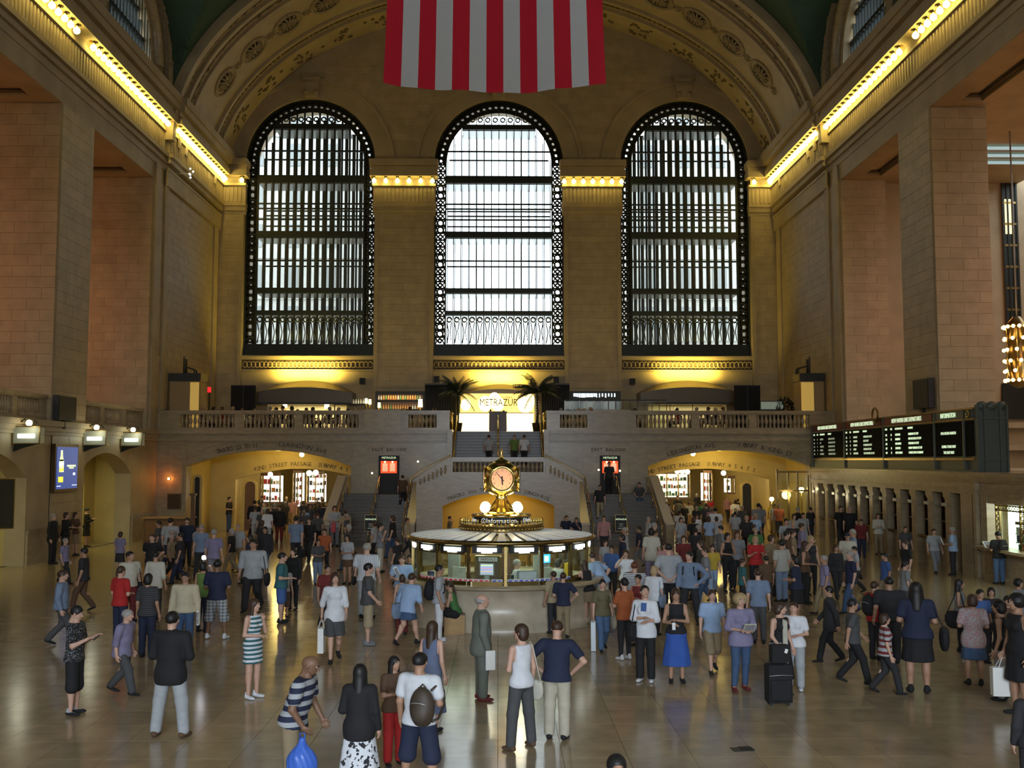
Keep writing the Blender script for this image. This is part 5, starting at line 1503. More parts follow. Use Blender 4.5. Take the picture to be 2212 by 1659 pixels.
for i, (a, b, kind) in enumerate(secs):
    ya, yb = by(a) - 47, by(b) - 47   # ya > yb
    bar('board_section', -.01, .02, yb, ya, .56, Hb - .48, BOARDBLACK, bd)
    bar('section_post', -.06, .03, ya + .02, ya + .12, 0, Hb - .05, BOARDGREY, bd)
    bar('header_panel', -.02, .02, yb, ya, Hb - .37, Hb - .07, BOARDRED if kind == 'dep' else BOARDGREY, bd)
    W = ya - yb
    # split flap rows stand proud as thin strips
    for r_ in range(7 if kind != 'end' else 0):
        z = .60 + r_ * .18; bar('flap_row', -.02, -.008, yb + .05, ya - .05, z, z + .15, BOARDBLACK, bd)
    if kind == 'dep':
        L = max(v[0] for v in text_mb('NEW HAVEN LINE DEPARTURES', .26, .008, 1).v) * 2
        btext('NEW HAVEN LINE DEPARTURES', .26, (ya + yb) / 2, Hb - .22, FLAP, sx=W * .62 / L)
        rows = DEPROWS[i]; mt = FLAP_D if i == 0 else (FLAP if i == 2 else mat('flap_text_mid', (.6, .7, .5), .5, emit=(.65, .78, .5), es=.6))
        zz = 1.72
        k_ = W / 5.0
        for txt, f in (('TIME', .02), ('TRK', .14), ('DESTINATION', .25), ('REMARKS', .52)):
            btext(txt, .12, ya - .06 - W * f, zz + .02, FLAP, sx=k_ * 1.05, left=True)
        for r_, (t, tr, d, rm) in enumerate(rows):
            z = 1.49 - r_ * .19
            for txt, f in ((t, .03), (tr, .15), (d, .25), (rm, .53)):
                if txt: btext(txt, .135, ya - .06 - W * f, z, mt, sx=k_ * .80, left=True)
    if kind == 'info':
        btext('INFORMATION', .26, (ya + yb) / 2, Hb - .22, FLAP, sx=W * .62 / 2.0)
        for txt, z in (('MTA METRO-NORTH', 1.42), ('GOING YOUR WAY', .92), ('THE SAFE WAY', .70)):
            btext(txt, .15, (ya + yb) / 2, z, FLAP, sx=.9)
    if kind == 'end':
        bar('side_panel', -.02, .02, yb + .1, ya - .1, .6, Hb - .5, BOARDBLACK, bd)
        mb = MB(); mb.tube([(-.06, (ya + yb) / 2 + .12 * math.cos(q), Hb - .22 + .12 * math.sin(q)) for q in [2 * math.pi * j / 14 for j in range(14)]], .03, 5, closed=True); mb.build('brass_ring', BRASS_P, bd)
# end face of the board toward the viewpoint
bar('end_panel', .02, 1.12, y0b - .12, y0b, 0, Hb + .08, BOARDGREY, bd)
for x in (.05, .30, .86, 1.10): bar('end_rib', x - .035, x + .035, y0b - .18, y0b - .1, 0, Hb + .08, BOARDGREY, bd)
for z in (.42, Hb - .42): bar('end_rib', .05, 1.1, y0b - .17, y0b - .1, z, z + .06, BOARDGREY, bd)
mb = MB()
for x in (.25, .6, .95): mb.lathe([(.17, y0b - .14), (.17, y0b - .0)], (x, 0, Hb + .04), 14, ax='y')
mb.build('crest', BOARDGREY, bd)
P = onX(1896, 905, XT); mb = MB(); mb.tube([(-.12, P.y - 47 + .32 * math.cos(q), Hb + .12 + .32 * math.sin(q)) for q in [2 * math.pi * j / 18 for j in range(18)]], .05, 5, closed=True); mb.build('crest_hoop', BRASS_D, bd)

# ================================================================== RIGHT SIDE HALL beyond the piers
mb = MB(); mb.box(20.7, 32, 55.0, 55.8, 0, 20); mb.box(32, 32.6, -18, 56, 0, 20); mb.box(20.7, 32, 20, 56, 3.4, 3.66)
struct(mb.build('wall_side_hall', STONE), 'far stone walls of the side hall beyond the right piers')
g = struct(empty('window_11', (0, 54.9, 0)), 'tall dark latticed window in the side hall beyond the right pier')
A, B = onY(2163, 393, 54.9), onY(2204, 716, 54.9)
bar('window_frame', A.x, B.x, -.05, .05, B.z, A.z, IRON, g)
for k in range(8):
    z = B.z + (A.z - B.z) * k / 7; bar('lattice_rail', A.x, B.x, -.10, -.04, z - .06, z + .06, BRASS_D, g)
for k in range(4):
    x = A.x + (B.x - A.x) * k / 3; bar('lattice_post', x - .05, x + .05, -.1, -.04, B.z, A.z, GRATE, g)
P = onY(2170, 430, 54.8); Q = onY(2176, 505, 54.8)
bar('lit_pane', A.x + .1, A.x + .5, -.08, -.05, Q.z, P.z, mat('pane_warm_glow', (1, .9, .5), .5, emit=(1, .85, .4), es=1.2), g)
A, B = onY(2165, 828, 54.8), onY(2212, 905, 54.8)
bar('lower_lattice', A.x, A.x + 2.4, -.1, 0, B.z, A.z, GRATE, g)
for (z0, z1) in ((B.z - .5, B.z - .2), (B.z - 1.7, B.z - 1.4)): bar('ledge_moulding', 20.7, 31, -.4, 0, z0, z1, STONE, g)
# skylight slats at the ceiling of the side hall
g = struct(empty('window_12', (0, 50, 19.2)), 'strip of skylight at the top of the side hall')
for k in range(3): bar('skylight_strip', 23.0, 31, -2 + k * 1.2, -1.6 + k * 1.2, -.02, .02, mat('skylight_glow', (.7, .9, 1), .5, emit=(.35, .62, .72), es=.6), g)
def chandelier(x, y, z, label, w=14):
    o = tag(empty('chandelier', (x, y, z)), label, 'chandelier')
    mb = MB(); mb.lathe([(.15, 1.75), (.5, 1.35), (.52, 1.25), (.42, 1.2), (.42, -1.0), (.52, -1.05), (.5, -1.2), (.1, -1.45)], n=18); mb.build('chandelier_frame', BRASS_D, o)
    mb = MB(); mb.tube([(0, 0, 1.7), (0, 0, 19.0 - z)], .035, 6); mb.build('hanging_rod', SILVER, o)
    mb = MB()
    for zz, n in ((1.28, 14), (.75, 8), (.25, 8), (-.25, 8), (-.7, 8), (-1.12, 14)):
        for k in range(n):
            a = 2 * math.pi * k / n + zz; mb.sphere((.56 * math.cos(a), .56 * math.sin(a), zz), .085, 7, 5)
    mb.build('chandelier_bulbs', mat('chandelier_glow', (1, .8, .5), .5, emit=(1, .62, .22), es=6), o)
    for k in range(6):
        a = k * math.pi / 3; mb = MB(); mb.tube([(.50 * math.cos(a), .50 * math.sin(a), -1.05), (.47 * math.cos(a), .47 * math.sin(a), 1.2)], .03, 5); mb.build('frame_rib', BRASS, o)
    return o
Pc = onY(2199, 768, 45.0)
chandelier(Pc.x, 45.0, Pc.z, 'tall glowing chandelier hanging in the side hall at the right edge')
ORG = (1.0, .33, .05)
for s in (-1, 1):
    for y, p in ((49.35, 330), (38.0, 380), (27.0, 250)):
        lamp('side_hall_light', 'POINT', (s * 24.5, y - 1.5, 11.5), p * (.80 if s < 0 else .75), ORG, .8)
# ================================================================== LEFT: lanterns, poster, plaques, speakers, desk
lan = None
for k, (px, py, lab) in enumerate(((62, 940, 'track lantern left of the blue poster'), (208, 946, 'track lantern right of the blue poster'), (287, 949, 'track lantern nearest the left corner'))):
    P = onX(px, py, -XW + .55)
    o = tag(empty('track_lantern', (P.x, P.y, P.z)), lab + ', glowing box with a white globe on top', 'lantern')
    bar('lantern_box', -.5, .5, -.2, .2, -.32, .30, mat('lantern_glass', (.35, .36, .28), .4, emit=(.7, .75, .5), es=.06), o)
    bar('glowing_strip', -.32, .32, -.215, -.205, -.11, .04, STRIP, o)
    for z in (-.34, .30): bar('lantern_trim', -.54, .54, -.23, .23, z, z + .04, BRASS_D, o)
    mb = MB()
    for x in (-.5, .5): mb.box(x - .02, x + .02, -.22, -.18, -.32, .3)
    mb.build('lantern_post', BRASS_D, o)
    mb = MB(); mb.sphere((0, 0, .46), .12); mb.build('lantern_globe', GLOBE, o); mb = MB(); mb.lathe([(.10, .33), (.06, .37)], n=10); mb.build('globe_base', BRASS_D, o)
    mb = MB(); mb.prism([(-.5, -.34), (.35, -.34), (-.2, -.48), (-.55, -.62)], lambda u, v, z: (u, v, z), -.05, .05); mb.tube([(-.3, 0, .5), (-.18, 0, .62), (-.1, 0, .5)], .03, 5); mb.tube([(.3, 0, .45), (.2, 0, .58), (.14, 0, .45)], .03, 5); mb.build('scroll_bracket', GRATE, o)
    lamp('lantern_light', 'POINT', (P.x + .2, P.y - .5, P.z + .2), 7, (1, .95, .7), .15)
A = onX(120, 965, -XW + .12); B = onX(162, 1054, -XW + .12)
o = tag(empty('poster_lightbox', (-XW + .12, (A.y + B.y) / 2, (A.z + B.z) / 2)), 'blue backlit poster with a tall pale bottle in a bronze frame', 'poster')
hy = (B.y - A.y) / 2; hz = (A.z - B.z) / 2
bar('poster_frame', -.12, .06, -hy - .12, hy + .12, -hz - .14, hz + .12, mat('frame_bronze', (.10, .06, .025), .4, metal=.5), o)
bar('poster_panel', .06, .08, -hy, hy, -hz, hz, BLUEGLOW, o)
def dec(nm, u0, u1, z0, z1, m, skew=0):
    mb = MB(); U = lambda u: -hy + u * 2 * hy; Z = lambda z: hz - z * 2 * hz
    mb.prism([(U(u0), Z(z1)), (U(u1), Z(z1 - skew)), (U(u1), Z(z0 - skew)), (U(u0), Z(z0))], lambda u, w, z: (w, u, z), .081, .09); mb.build(nm, m, o)
PW = mat('poster_cream', (.9, .9, .6), .5, emit=(.9, 1, .6), es=.9); PWH = mat('poster_white', (1, 1, 1), .5, emit=(.95, 1, 1), es=1.2); PY = mat('poster_yellow', (1, .9, .1), .5, emit=(1, .95, .08), es=.9)
mb = MB(); U = lambda u: -hy + u * 2 * hy; Z = lambda z: hz - z * 2 * hz
mb.prism([(U(a), Z(b)) for a, b in ((.12, .60), (.32, .60), (.32, .34), (.26, .22), (.25, .08), (.17, .08), (.16, .22), (.10, .34))], lambda u, w, z: (w, u, z), .081, .088); mb.build('bottle_shape', PW, o)
dec('bottle_label', .10, .31, .38, .46, PWH, .03); dec('bottle_label', .11, .31, .53, .59, PY, .03); dec('bottle_neck', .11, .30, .30, .34, mat('poster_shadow', (.05, .06, .04), .5))
dec('yellow_glass', .08, .30, .71, .84, PY); dec('caption_bar', .48, .90, .43, .475, PW); dec('caption_bar', .58, .80, .485, .52, PW); dec('small_mark', .78, .88, .62, .68, PWH); dec('small_mark', .74, .98, .915, .93, PWH); dec('small_mark', .02, .2, .925, .94, PWH)
for (x_, pxa, pxb, pya, pyb, lab) in ((-XW + .2, 121, 158, 853, 910, 'black loudspeaker panel on the left pier above the blue poster'), (XW - .2, 1977, 2013, 822, 880, 'black loudspeaker panel on the right pier above the departures board')):
    A, B = onX(pxa, pya, x_), onX(pxb, pyb, x_); o = tag(empty('loudspeaker', (x_, (A.y + B.y) / 2, (A.z + B.z) / 2)), lab, 'speaker'); hy_ = abs(B.y - A.y) / 2; hz_ = abs(A.z - B.z) / 2
    bar('cabinet', -.12, .12, -hy_, hy_, -hz_, hz_, CHARCOAL, o); sg = 1 if x_ < 0 else -1
    bar('speaker_grille', sg * .12, sg * .14, -hy_ + .05, hy_ - .05, -hz_ + .05, hz_ - .05, BLACK, o); bar('speaker_bracket', -.05, .05, -.05, .05, -hz_ - .35, -hz_, BLACK, o)
# orange wall lamp and brown notice box left of the left passage
P = onY(366, 1034, YB - .05); o = tag(empty('wall_lamp', P), 'small glowing orange wall lamp left of the left passage', 'lamp'); mb = MB(); mb.sphere((0, -.12, 0), .07); mb.build('bulb', mat('orange_glow', (1, .6, .2), .5, emit=(1, .55, .15), es=9), o); mb = MB(); mb.lathe([(.09, -.02), (.09, .05)], n=10, ax='y'); mb.build('lamp_base', BRASS_D, o)
lamp('orange_lamp', 'POINT', (P.x, P.y - .35, P.z), 9, (1, .25, .03), .07)
A, B = onY(362, 1066, YB - .1), onY(391, 1100, YB - .1); o = tag(empty('notice_case', ((A.x + B.x) / 2, YB - .12, B.z)), 'brown wooden notice case on the wall under the orange lamp', 'case'); bar('case_body', -.36, .36, -.05, .1, 0, A.z - B.z, WOOD, o); bar('case_door', -.3, .3, -.07, -.05, .06, A.z - B.z - .06, mat('case_dark', (.05, .025, .012), .3), o)
# wooden desk
A = onZ(318, 1160); o = tag(empty('wooden_desk', (onY(362, 1110, 51.0).x, 51.0, 0)), 'dark wooden booth desk in the left corner', 'desk')
bar('desk_front', -1.15, 1.15, -.03, .05, 0, 1.2, WOOD, o); bar('desk_top', -1.25, 1.25, -.12, .7, 1.2, 1.26, WOOD_L, o); bar('desk_side', -1.15, -1.08, 0, .6, 0, 1.2, WOOD, o); bar('desk_side', 1.08, 1.15, 0, .6, 0, 1.2, WOOD, o)
for x in (-.75, 0, .75): bar('desk_panel', x - .32, x + .32, -.05, -.03, .15, 1.05, mat('wood_mid', (.17, .085, .035), .4), o)
P = onZ(418, 1165); o = tag(empty('wooden_post', (onY(417, 1100, 50.5).x, 50.5, 0)), 'tall dark wooden post beside the left passage', 'post'); bar('post_shaft', -.09, .09, -.09, .09, 0, 2.35, WOOD, o); bar('post_cap', -.14, .14, -.14, .14, 2.35, 2.45, WOOD, o); bar('post_base', -.16, .16, -.16, .16, 0, .12, WOOD, o)
# bright hanging passage lamps
for k, (px, py, Y, r_, lab) in enumerate(((652, 982, 56.4, .13, 'bright lamp in the crown of the left passage arch'), (584, 1025, 61, .15, 'bright lamp at the left of the left passage shops'), (668, 1022, 62, .17, 'left lamp of the bright pair in the left passage'), (682, 1021, 62, .17, 'right lamp of the bright pair in the left passage'),
                                 (1497, 980, 56.4, .13, 'bright lamp in the crown of the right passage arch'), (1463, 1018, 62, .15, 'leftmost lamp of the bright row in the right passage'), (1474, 1018, 62, .16, 'middle lamp of the bright row in the right passage'), (1485, 1019, 62, .15, 'rightmost lamp of the bright row in the right passage'), (1563, 1022, 61, .15, 'bright lamp above the right part of the right passage'),
                                 (2183 - 452, 1058, 55.2, .15, 'white lamp in front of the shop doors near the ticket windows'), (1667, 1078, 54, .12, 'low white lamp by the shop doors on the right'))):
    P = onY(px, py, Y); o = tag(empty('passage_lamp', P), lab, 'lamp')
    mb = MB(); mb.sphere((0, 0, 0), r_, 12, 8); mb.build('bulb', mat('passage_glow', (1, .95, .7), .5, emit=(1, .88, .5), es=14), o)
    mb = MB(); mb.tube([(0, 0, r_ * .8), (0, 0, max(.3, 4.74 - P.z) if k < 9 else .5)], .02, 5)
    if k >= 9: mb.tube([(0, 0, -r_ * .8), (0, 0, -P.z)], .03, 6); mb.lathe([(.15, -P.z), (.13, -P.z + .04)], n=10)
    mb.lathe([(.07, r_ * .8), (.03, r_ * .8 + .1)], n=8); mb.build('lamp_stem', BRASS_D, o)
for x, y, z, p, c in ((-12.3, 57.8, 4.3, 150, (1, .72, .20)), (12.4, 57.8, 4.3, 190, (1, .74, .20)), (-11.5, 63.0, 3.9, 260, (1, .82, .42)), (12.2, 63.0, 3.9, 300, (1, .82, .40)), (-11.5, 72, 3.9, 220, (1, .85, .5)), (12.2, 72, 3.9, 220, (1, .85, .5)),
                      (15.6, 53.6, 2.2, 30, (1, .85, .5))):
    lamp('passage_light', 'POINT', (x, y, z), p, c, .25)
# things lying on the floor
P = onZ(1603, 1619); o = tag(empty('folded_brochure', (P.x, P.y, 0), R(8)), 'dark folded brochure lying alone on the floor, lower right', 'brochure')
bar('brochure_cover', -.15, .15, -.10, .10, 0.0, .006, CHARCOAL, o); bar('brochure_flap', -.02, .16, -.08, .11, .006, .012, BLACK, o)
# box seat by the booth
P = onZ(980, 1371); o = tag(empty('box_seat', (P.x, P.y + .2, 0), R(5)), 'honey brown wooden box against the booth base', 'box'); bar('box_body', -.24, .24, -.2, .2, 0, .44, WOOD_L, o); bar('box_lid', -.25, .25, -.21, .21, .44, .47, WOOD, o)
BOXSEAT = (P.x, P.y + .2)
# stone ledge (fluted edge) behind the two seated people near the right stairs
P = onZ(1232, 1172); o = struct(empty('stone_ledge', (P.x, 49.15, 0)), 'low stone ledge at the foot of the centre block'); bar('ledge_block', -.8, .6, -.25, .3, 0, .62, PANEL, o)
LEDGE = (P.x, 49.15)
# ================================================================== PEOPLE
# bodies are continuous surfaces: signed distance fields of tapered limbs blended
# together and polygonised (surface nets); clothes are offset shells of the same body
def surf_net(f, lo, hi, h):
    lo = np.array(lo, np.float32); n = np.ceil((np.array(hi) - lo) / h).astype(int) + 1
    g = [lo[i] + h * np.arange(n[i], dtype=np.float32) for i in range(3)]
    X, Y, Z = np.meshgrid(*g, indexing='ij')
    D = f(X, Y, Z).astype(np.float32)
    ins = D < 0
    c = np.zeros(tuple(n - 1), np.int32)
    for dx in (0, 1):
        for dy in (0, 1):
            for dz in (0, 1):
                c += ins[dx:n[0] - 1 + dx, dy:n[1] - 1 + dy, dz:n[2] - 1 + dz]
    act = (c > 0) & (c < 8)
    idx = -np.ones(act.shape, np.int32); ai = np.argwhere(act); idx[act] = np.arange(len(ai))
    acc = np.zeros((len(ai), 3), np.float32); cnt = np.zeros(len(ai), np.float32)
    i, j, k = ai.T
    corners = [(a, b, d) for a in (0, 1) for b in (0, 1) for d in (0, 1)]
    for p in corners:
        for ax in range(3):
            if p[ax] == 0:
                q = list(p); q[ax] = 1
                da = D[i + p[0], j + p[1], k + p[2]]; db = D[i + q[0], j + q[1], k + q[2]]
                m = (da < 0) != (db < 0)
                t = np.where(m, da / (da - db + 1e-12), 0)
                for a2 in range(3):
                    base = p[a2] if a2 != ax else 0
                    acc[:, a2] += np.where(m, (base if a2 != ax else t), 0)
                cnt += m
    V = lo + (ai + acc / np.maximum(cnt, 1)[:, None]) * h
    F = []
    for ax in range(3):
        b, d = (ax + 1) % 3, (ax + 2) % 3
        sl0 = [slice(None)] * 3; sl1 = [slice(None)] * 3
        sl0[ax] = slice(0, n[ax] - 1); sl1[ax] = slice(1, n[ax])
        A, B = ins[tuple(sl0)], ins[tuple(sl1)]
        e = np.argwhere(A != B)
        e = e[(e[:, b] > 0) & (e[:, d] > 0) & (e[:, b] < n[b] - 1) & (e[:, d] < n[d] - 1)]
        if not len(e): continue
        fl = A[tuple(e.T)]
        def cell(ob, od):
            q = e.copy(); q[:, b] -= ob; q[:, d] -= od; return idx[tuple(q.T)]
        quad = np.stack([cell(1, 1), cell(0, 1), cell(0, 0), cell(1, 0)], 1)
        quad[~fl] = quad[~fl][:, ::-1]
        F.append(quad)
    F = np.concatenate(F)
    F = F[(F >= 0).all(1)]
    return V, F
def smin(a, b, k):
    h = np.clip(.5 + .5 * (b - a) / k, 0, 1); return b + (a - b) * h - k * h * (1 - h)
def cone(P, a, b, r0, r1, sy=1.0):
    X, Y, Z = P; a = np.asarray(a, float); b = np.asarray(b, float); d = b - a; L = float(d @ d) + 1e-9
    px, py, pz = X - a[0], Y - a[1], Z - a[2]
    t = np.clip((px * d[0] + py * d[1] + pz * d[2]) / L, 0, 1)
    qx, qy, qz = px - t * d[0], (py - t * d[1]) * sy, pz - t * d[2]
    return np.sqrt(qx * qx + qy * qy + qz * qz) - (r0 + (r1 - r0) * t)
def elli(P, c, r):
    X, Y, Z = P; x, y, z = (X - c[0]) / r[0], (Y - c[1]) / r[1], (Z - c[2]) / r[2]
    k0 = np.sqrt(x * x + y * y + z * z) + 1e-6
    k1 = np.sqrt((x / r[0]) ** 2 + (y / r[1]) ** 2 + (z / r[2]) ** 2) + 1e-6
    return k0 * (k0 - 1) / k1
def rotx(P, piv, a):
    X, Y, Z = P; c, s = math.cos(a), math.sin(a); y, z = Y - piv[1], Z - piv[2]
    return X, piv[1] + y * c + z * s, piv[2] - y * s + z * c
ARM = {'down': ((.05, -.02, -.285), (.075, .05, -.53)), 'hips': ((.20, -.09, -.23), (.02, .03, -.42)), 'phone': ((.03, .05, -.28), (-.05, .27, -.17)),
       'face': ((.02, .12, -.26), (-.10, .17, -.02)), 'cross': ((.05, .06, -.27), (-.19, .19, -.23)), 'behind': ((.08, -.14, -.25), (-.13, -.17, -.44)),
       'belly': ((.06, .0, -.28), (-.09, .21, -.29)), 'fwd': ((.04, .08, -.27), (.03, .24, -.45)), 'back': ((.06, -.12, -.26), (.07, -.16, -.50)),
       'counter': ((.05, .20, -.21), (-.06, .42, -.17)), 'cam': ((.12, .16, -.15), (-.07, .22, .12)), 'handle': ((.07, .03, -.28), (.03, .18, -.45)), 'lap': ((.06, .06, -.27), (-.02, .26, -.38)), 'up': ((.10, .18, .04), (.02, .26, .30))}
LEG = {'stand': (((.10, .01, .50), (.105, 0, .09)), ((-.10, .01, .50), (-.105, 0, .09))), 'wide': (((.15, .01, .50), (.19, 0, .09)), ((-.15, .01, .50), (-.19, 0, .09))),
       'walk': (((.09, .17, .53), (.10, .26, .10)), ((-.09, .02, .50), (-.10, -.27, .15))), 'walk2': (((.09, .02, .50), (.10, -.25, .15)), ((-.09, .16, .53), (-.10, .25, .10))),
       'shift': (((.11, .05, .50), (.15, .07, .09)), ((-.08, .0, .50), (-.07, -.02, .09))), 'sit': (((.10, .40, .50), (.11, .38, .09)), ((-.10, .40, .50), (-.10, .40, .09)))}
class Pose:
    def __init__(s, legs='stand', left='down', right='down', lean=0, fem=False):
        s.legs, s.lean, s.fem = legs, lean, fem
        s.drop = .92 - .50 if legs == 'sit' else (.03 if legs.startswith('walk') else 0)
        hz = .92 - s.drop
        s.hips = [np.array((.09, 0, hz)), np.array((-.09, 0, hz))]
        s.leg = [[np.array(q, float) for q in l] for l in LEG[legs]]
        s.piv = np.array((0, 0, hz))
        sw = .165 if fem else .190
        s.sh = []; s.el = []; s.wr = []
        for sg, nm in ((1, right), (-1, left)):
            e, w = ARM[nm]
            S = np.array((sg * sw, 0, 1.405 - s.drop))
            s.sh.append(s.up(S)); s.el.append(s.up(S + np.array((sg * e[0], e[1], e[2])))); s.wr.append(s.up(S + np.array((sg * w[0], w[1], w[2]))))
        s.neck = s.up(np.array((0, 0, 1.50 - s.drop))); s.head = s.up(np.array((0, .015, 1.625 - s.drop)))
    def up(s, p):   # forward lean about the hips
        a = -R(s.lean); c, q = math.cos(a), math.sin(a); y, z = p[1] - s.piv[1], p[2] - s.piv[2]
        return np.array((p[0], s.piv[1] + y * c - z * q, s.piv[2] + y * q + z * c))
    def torso(s, P, o=0.0, loose=0.0):
        d = -s.drop; Q = rotx(P, s.piv, -R(s.lean)); g = o
        if s.fem:
            t = elli(P, (0, -.01, .95 + d), (.175 + g, .120 + g, .135 + g))
            t = smin(t, elli(Q, (0, 0, 1.13 + d), (.125 + g + loose, .090 + g + loose, .17 + g)), .05)
            t = smin(t, elli(Q, (0, 0, 1.30 + d), (.148 + g, .098 + g, .17 + g)), .05)
            for q in (-1, 1): t = smin(t, elli(Q, (q * .062, .080, 1.29 + d), (.058 + g * .6, .052 + g * .6, .06 + g * .6)), .03)
        else:
            t = elli(P, (0, -.01, .95 + d), (.165 + g, .115 + g, .13 + g))
            t = smin(t, elli(Q, (0, 0, 1.12 + d), (.145 + g + loose, .105 + g + loose, .18 + g)), .05)
            t = smin(t, elli(Q, (0, 0, 1.31 + d), (.172 + g, .112 + g, .17 + g)), .05)
        t = smin(t, cone(P, (s.sh[0] * .9 + s.sh[1] * .1), (s.sh[1] * .9 + s.sh[0] * .1), .052 + g, .052 + g), .05)
        return t
    def arm(s, P, i, o=0.0, upto=2.0):
        k = 0.92 if s.fem else 1.05
        a, e, w = s.sh[i], s.el[i], s.wr[i]
        if upto <= 1: return cone(P, a, a + (e - a) * upto, .050 * k + o, (.050 - .010 * upto) * k + o * 1.25)
        t = cone(P, a, e, .050 * k + o, .039 * k + o)
        w2 = e + (w - e) * (upto - 1)
        return smin(t, cone(P, e, w2, .040 * k + o, (.040 - .013 * (upto - 1)) * k + o), .02)
    def legf(s, P, i, o=0.0, upto=2.0, flare=0.0):
        h = s.hips[i] - np.array((0, 0, .02)); k, a = s.leg[i]
        if upto <= 1: return cone(P, h, h + (k - h) * upto, .088 + o, .088 - .03 * upto + o + flare)
        t = cone(P, h, k, .088 + o, .058 + o + flare * .5)
        a2 = k + (a - k) * (upto - 1)
        c = cone(P, k, a2, .056 + o + flare * .5, (.056 - .02 * (upto - 1)) + o + flare)
        if o < .012:
            m = k + (a - k) * .3; c = smin(c, elli(P, m + np.array((0, -.015, 0)), (.05, .055, .12)), .03)
        return smin(t, c, .03)
    def body(s, P):
        t = s.torso(P)
        for i in (0, 1):
            t = smin(t, s.legf(P, i), .035); t = smin(t, s.arm(P, i), .03)
        up = s.neck + (s.head - s.neck) * .5
        return smin(t, cone(P, s.neck - np.array((0, 0, .04)), up, .056, .05), .03)
    def top(s, P, kind):
        d = -s.drop; Q = rotx(P, s.piv, -R(s.lean)); z = Q[2]
        o = {'tank': .018, 'jacket': .028}.get(kind, .020)
        hem = {'tank': .87, 'jacket': .74, 'tee': .86, 'long': .86, 'blouse': .80, 'tunic': .72}[kind] + d
        t = s.torso(P, o, .0 if kind == 'tank' else .018)
        if kind in ('jacket', 'blouse', 'tunic', 'tee', 'long') and s.legs != 'sit':
            t = smin(t, elli(P, (0, -.01, .84 + d), (.188 + o * .4, .128 + o, .20)), .04)
            for i in (0, 1): t = np.minimum(t, np.maximum(s.legf(P, i, o), -(P[2] - hem)) ) if False else t
        t = t - .014 * np.clip((1.04 + d - z) / .14, 0, 1)
        t = np.maximum(t, hem - z)
        if s.legs == 'sit': t = np.maximum(t, (hem + .03) - P[2])
        n = 1.475 + d if kind != 'tank' else 1.455 + d
        t = np.maximum(t, z - n)
        if kind == 'tank':
            t = np.maximum(t, np.abs(P[0]) - (.135 if s.fem else .15) - .3 * np.clip(1.22 + d - z, 0, 1))
        up = {'tank': 0, 'tee': .62, 'jacket': 1.95, 'long': 1.9, 'blouse': 1.2, 'tunic': .7}[kind]
        if up:
            for i in (0, 1): t = smin(t, s.arm(P, i, (o if kind != 'jacket' else .018) + .002, up), .025)
        if kind == 'jacket': t = smin(t, np.maximum(cone(P, s.neck - np.array((0, 0, .035)), s.neck + np.array((0, -.005, .01)), .07, .065), z - (1.505 + d)), .01)
        return t
    def bottom(s, P, kind):
        d = -s.drop
        if kind in ('skirt', 'midi', 'mini'):
            hz = {'mini': .62, 'skirt': .50, 'midi': .32}[kind]
            if s.legs == 'sit':
                t = smin(s.legf(P, 0, .03, .95), s.legf(P, 1, .03, .95), .12); t = smin(t, s.torso(P, .02), .05)
                return np.maximum(t, P[2] - (1.02 + d))
            r = {'mini': .20, 'skirt': .215, 'midi': .27}[kind]; zz = P[2]
            f = np.clip((1.0 + d - zz) / (1.0 - hz), 0, 1); rr = .135 + (r - .135) * f ** .6
            ang = np.arctan2(P[1], P[0]); rr = rr * (1 + .03 * f * np.sin(ang * 9))
            t = np.sqrt(P[0] ** 2 + (P[1] * 1.30) ** 2) - rr
            t = smin(t * .9, s.torso(P, .015), .03)
            t = np.maximum(t, np.maximum(zz - (1.02 + d), hz + d * 0 - zz))
            for i in (0, 1): t = np.minimum(t, np.maximum(s.legf(P, i, .02), hz - zz))
            return t
        if kind == 'bell':
            t = smin(s.legf(P, 0, .014, 1.97, .022), s.legf(P, 1, .014, 1.97, .022), .02)
        elif kind == 'shorts': t = smin(s.legf(P, 0, .02, .86, .02), s.legf(P, 1, .02, .86, .02), .03)
        elif kind == 'long_shorts': t = smin(s.legf(P, 0, .024, 1.12, .03), s.legf(P, 1, .024, 1.12, .03), .03)
        elif kind == 'mini_shorts': t = smin(s.legf(P, 0, .015, .45, .02), s.legf(P, 1, .015, .45, .02), .03)
        elif kind == 'slim': t = smin(s.legf(P, 0, .008, 1.93, .004), s.legf(P, 1, .008, 1.93, .004), .02)
        else: t = smin(s.legf(P, 0, .014, 1.97, .018), s.legf(P, 1, .014, 1.97, .018), .02)
        t = smin(t, s.torso(P, .010), .03)
        return np.maximum(t, P[2] - ((1.01 if s.lean < 8 else .95) + d))
_PC = {}
def net_mesh(key, f, lo, hi, h, name, mats, extra=None):
    if key in _PC: return _PC[key]
    V, F = surf_net(lambda X, Y, Z: f((X, Y, Z)), lo, hi, h)
    mb = MB(); mb.v = [tuple(map(float, v)) for v in V]; mb.f = [tuple(map(int, q)) for q in F]; mb.m = [0] * len(F); mb.sm = [True] * len(F)
    if extra: extra(mb)
    me = mb.mesh(name, mats); _PC[key] = me
    return me
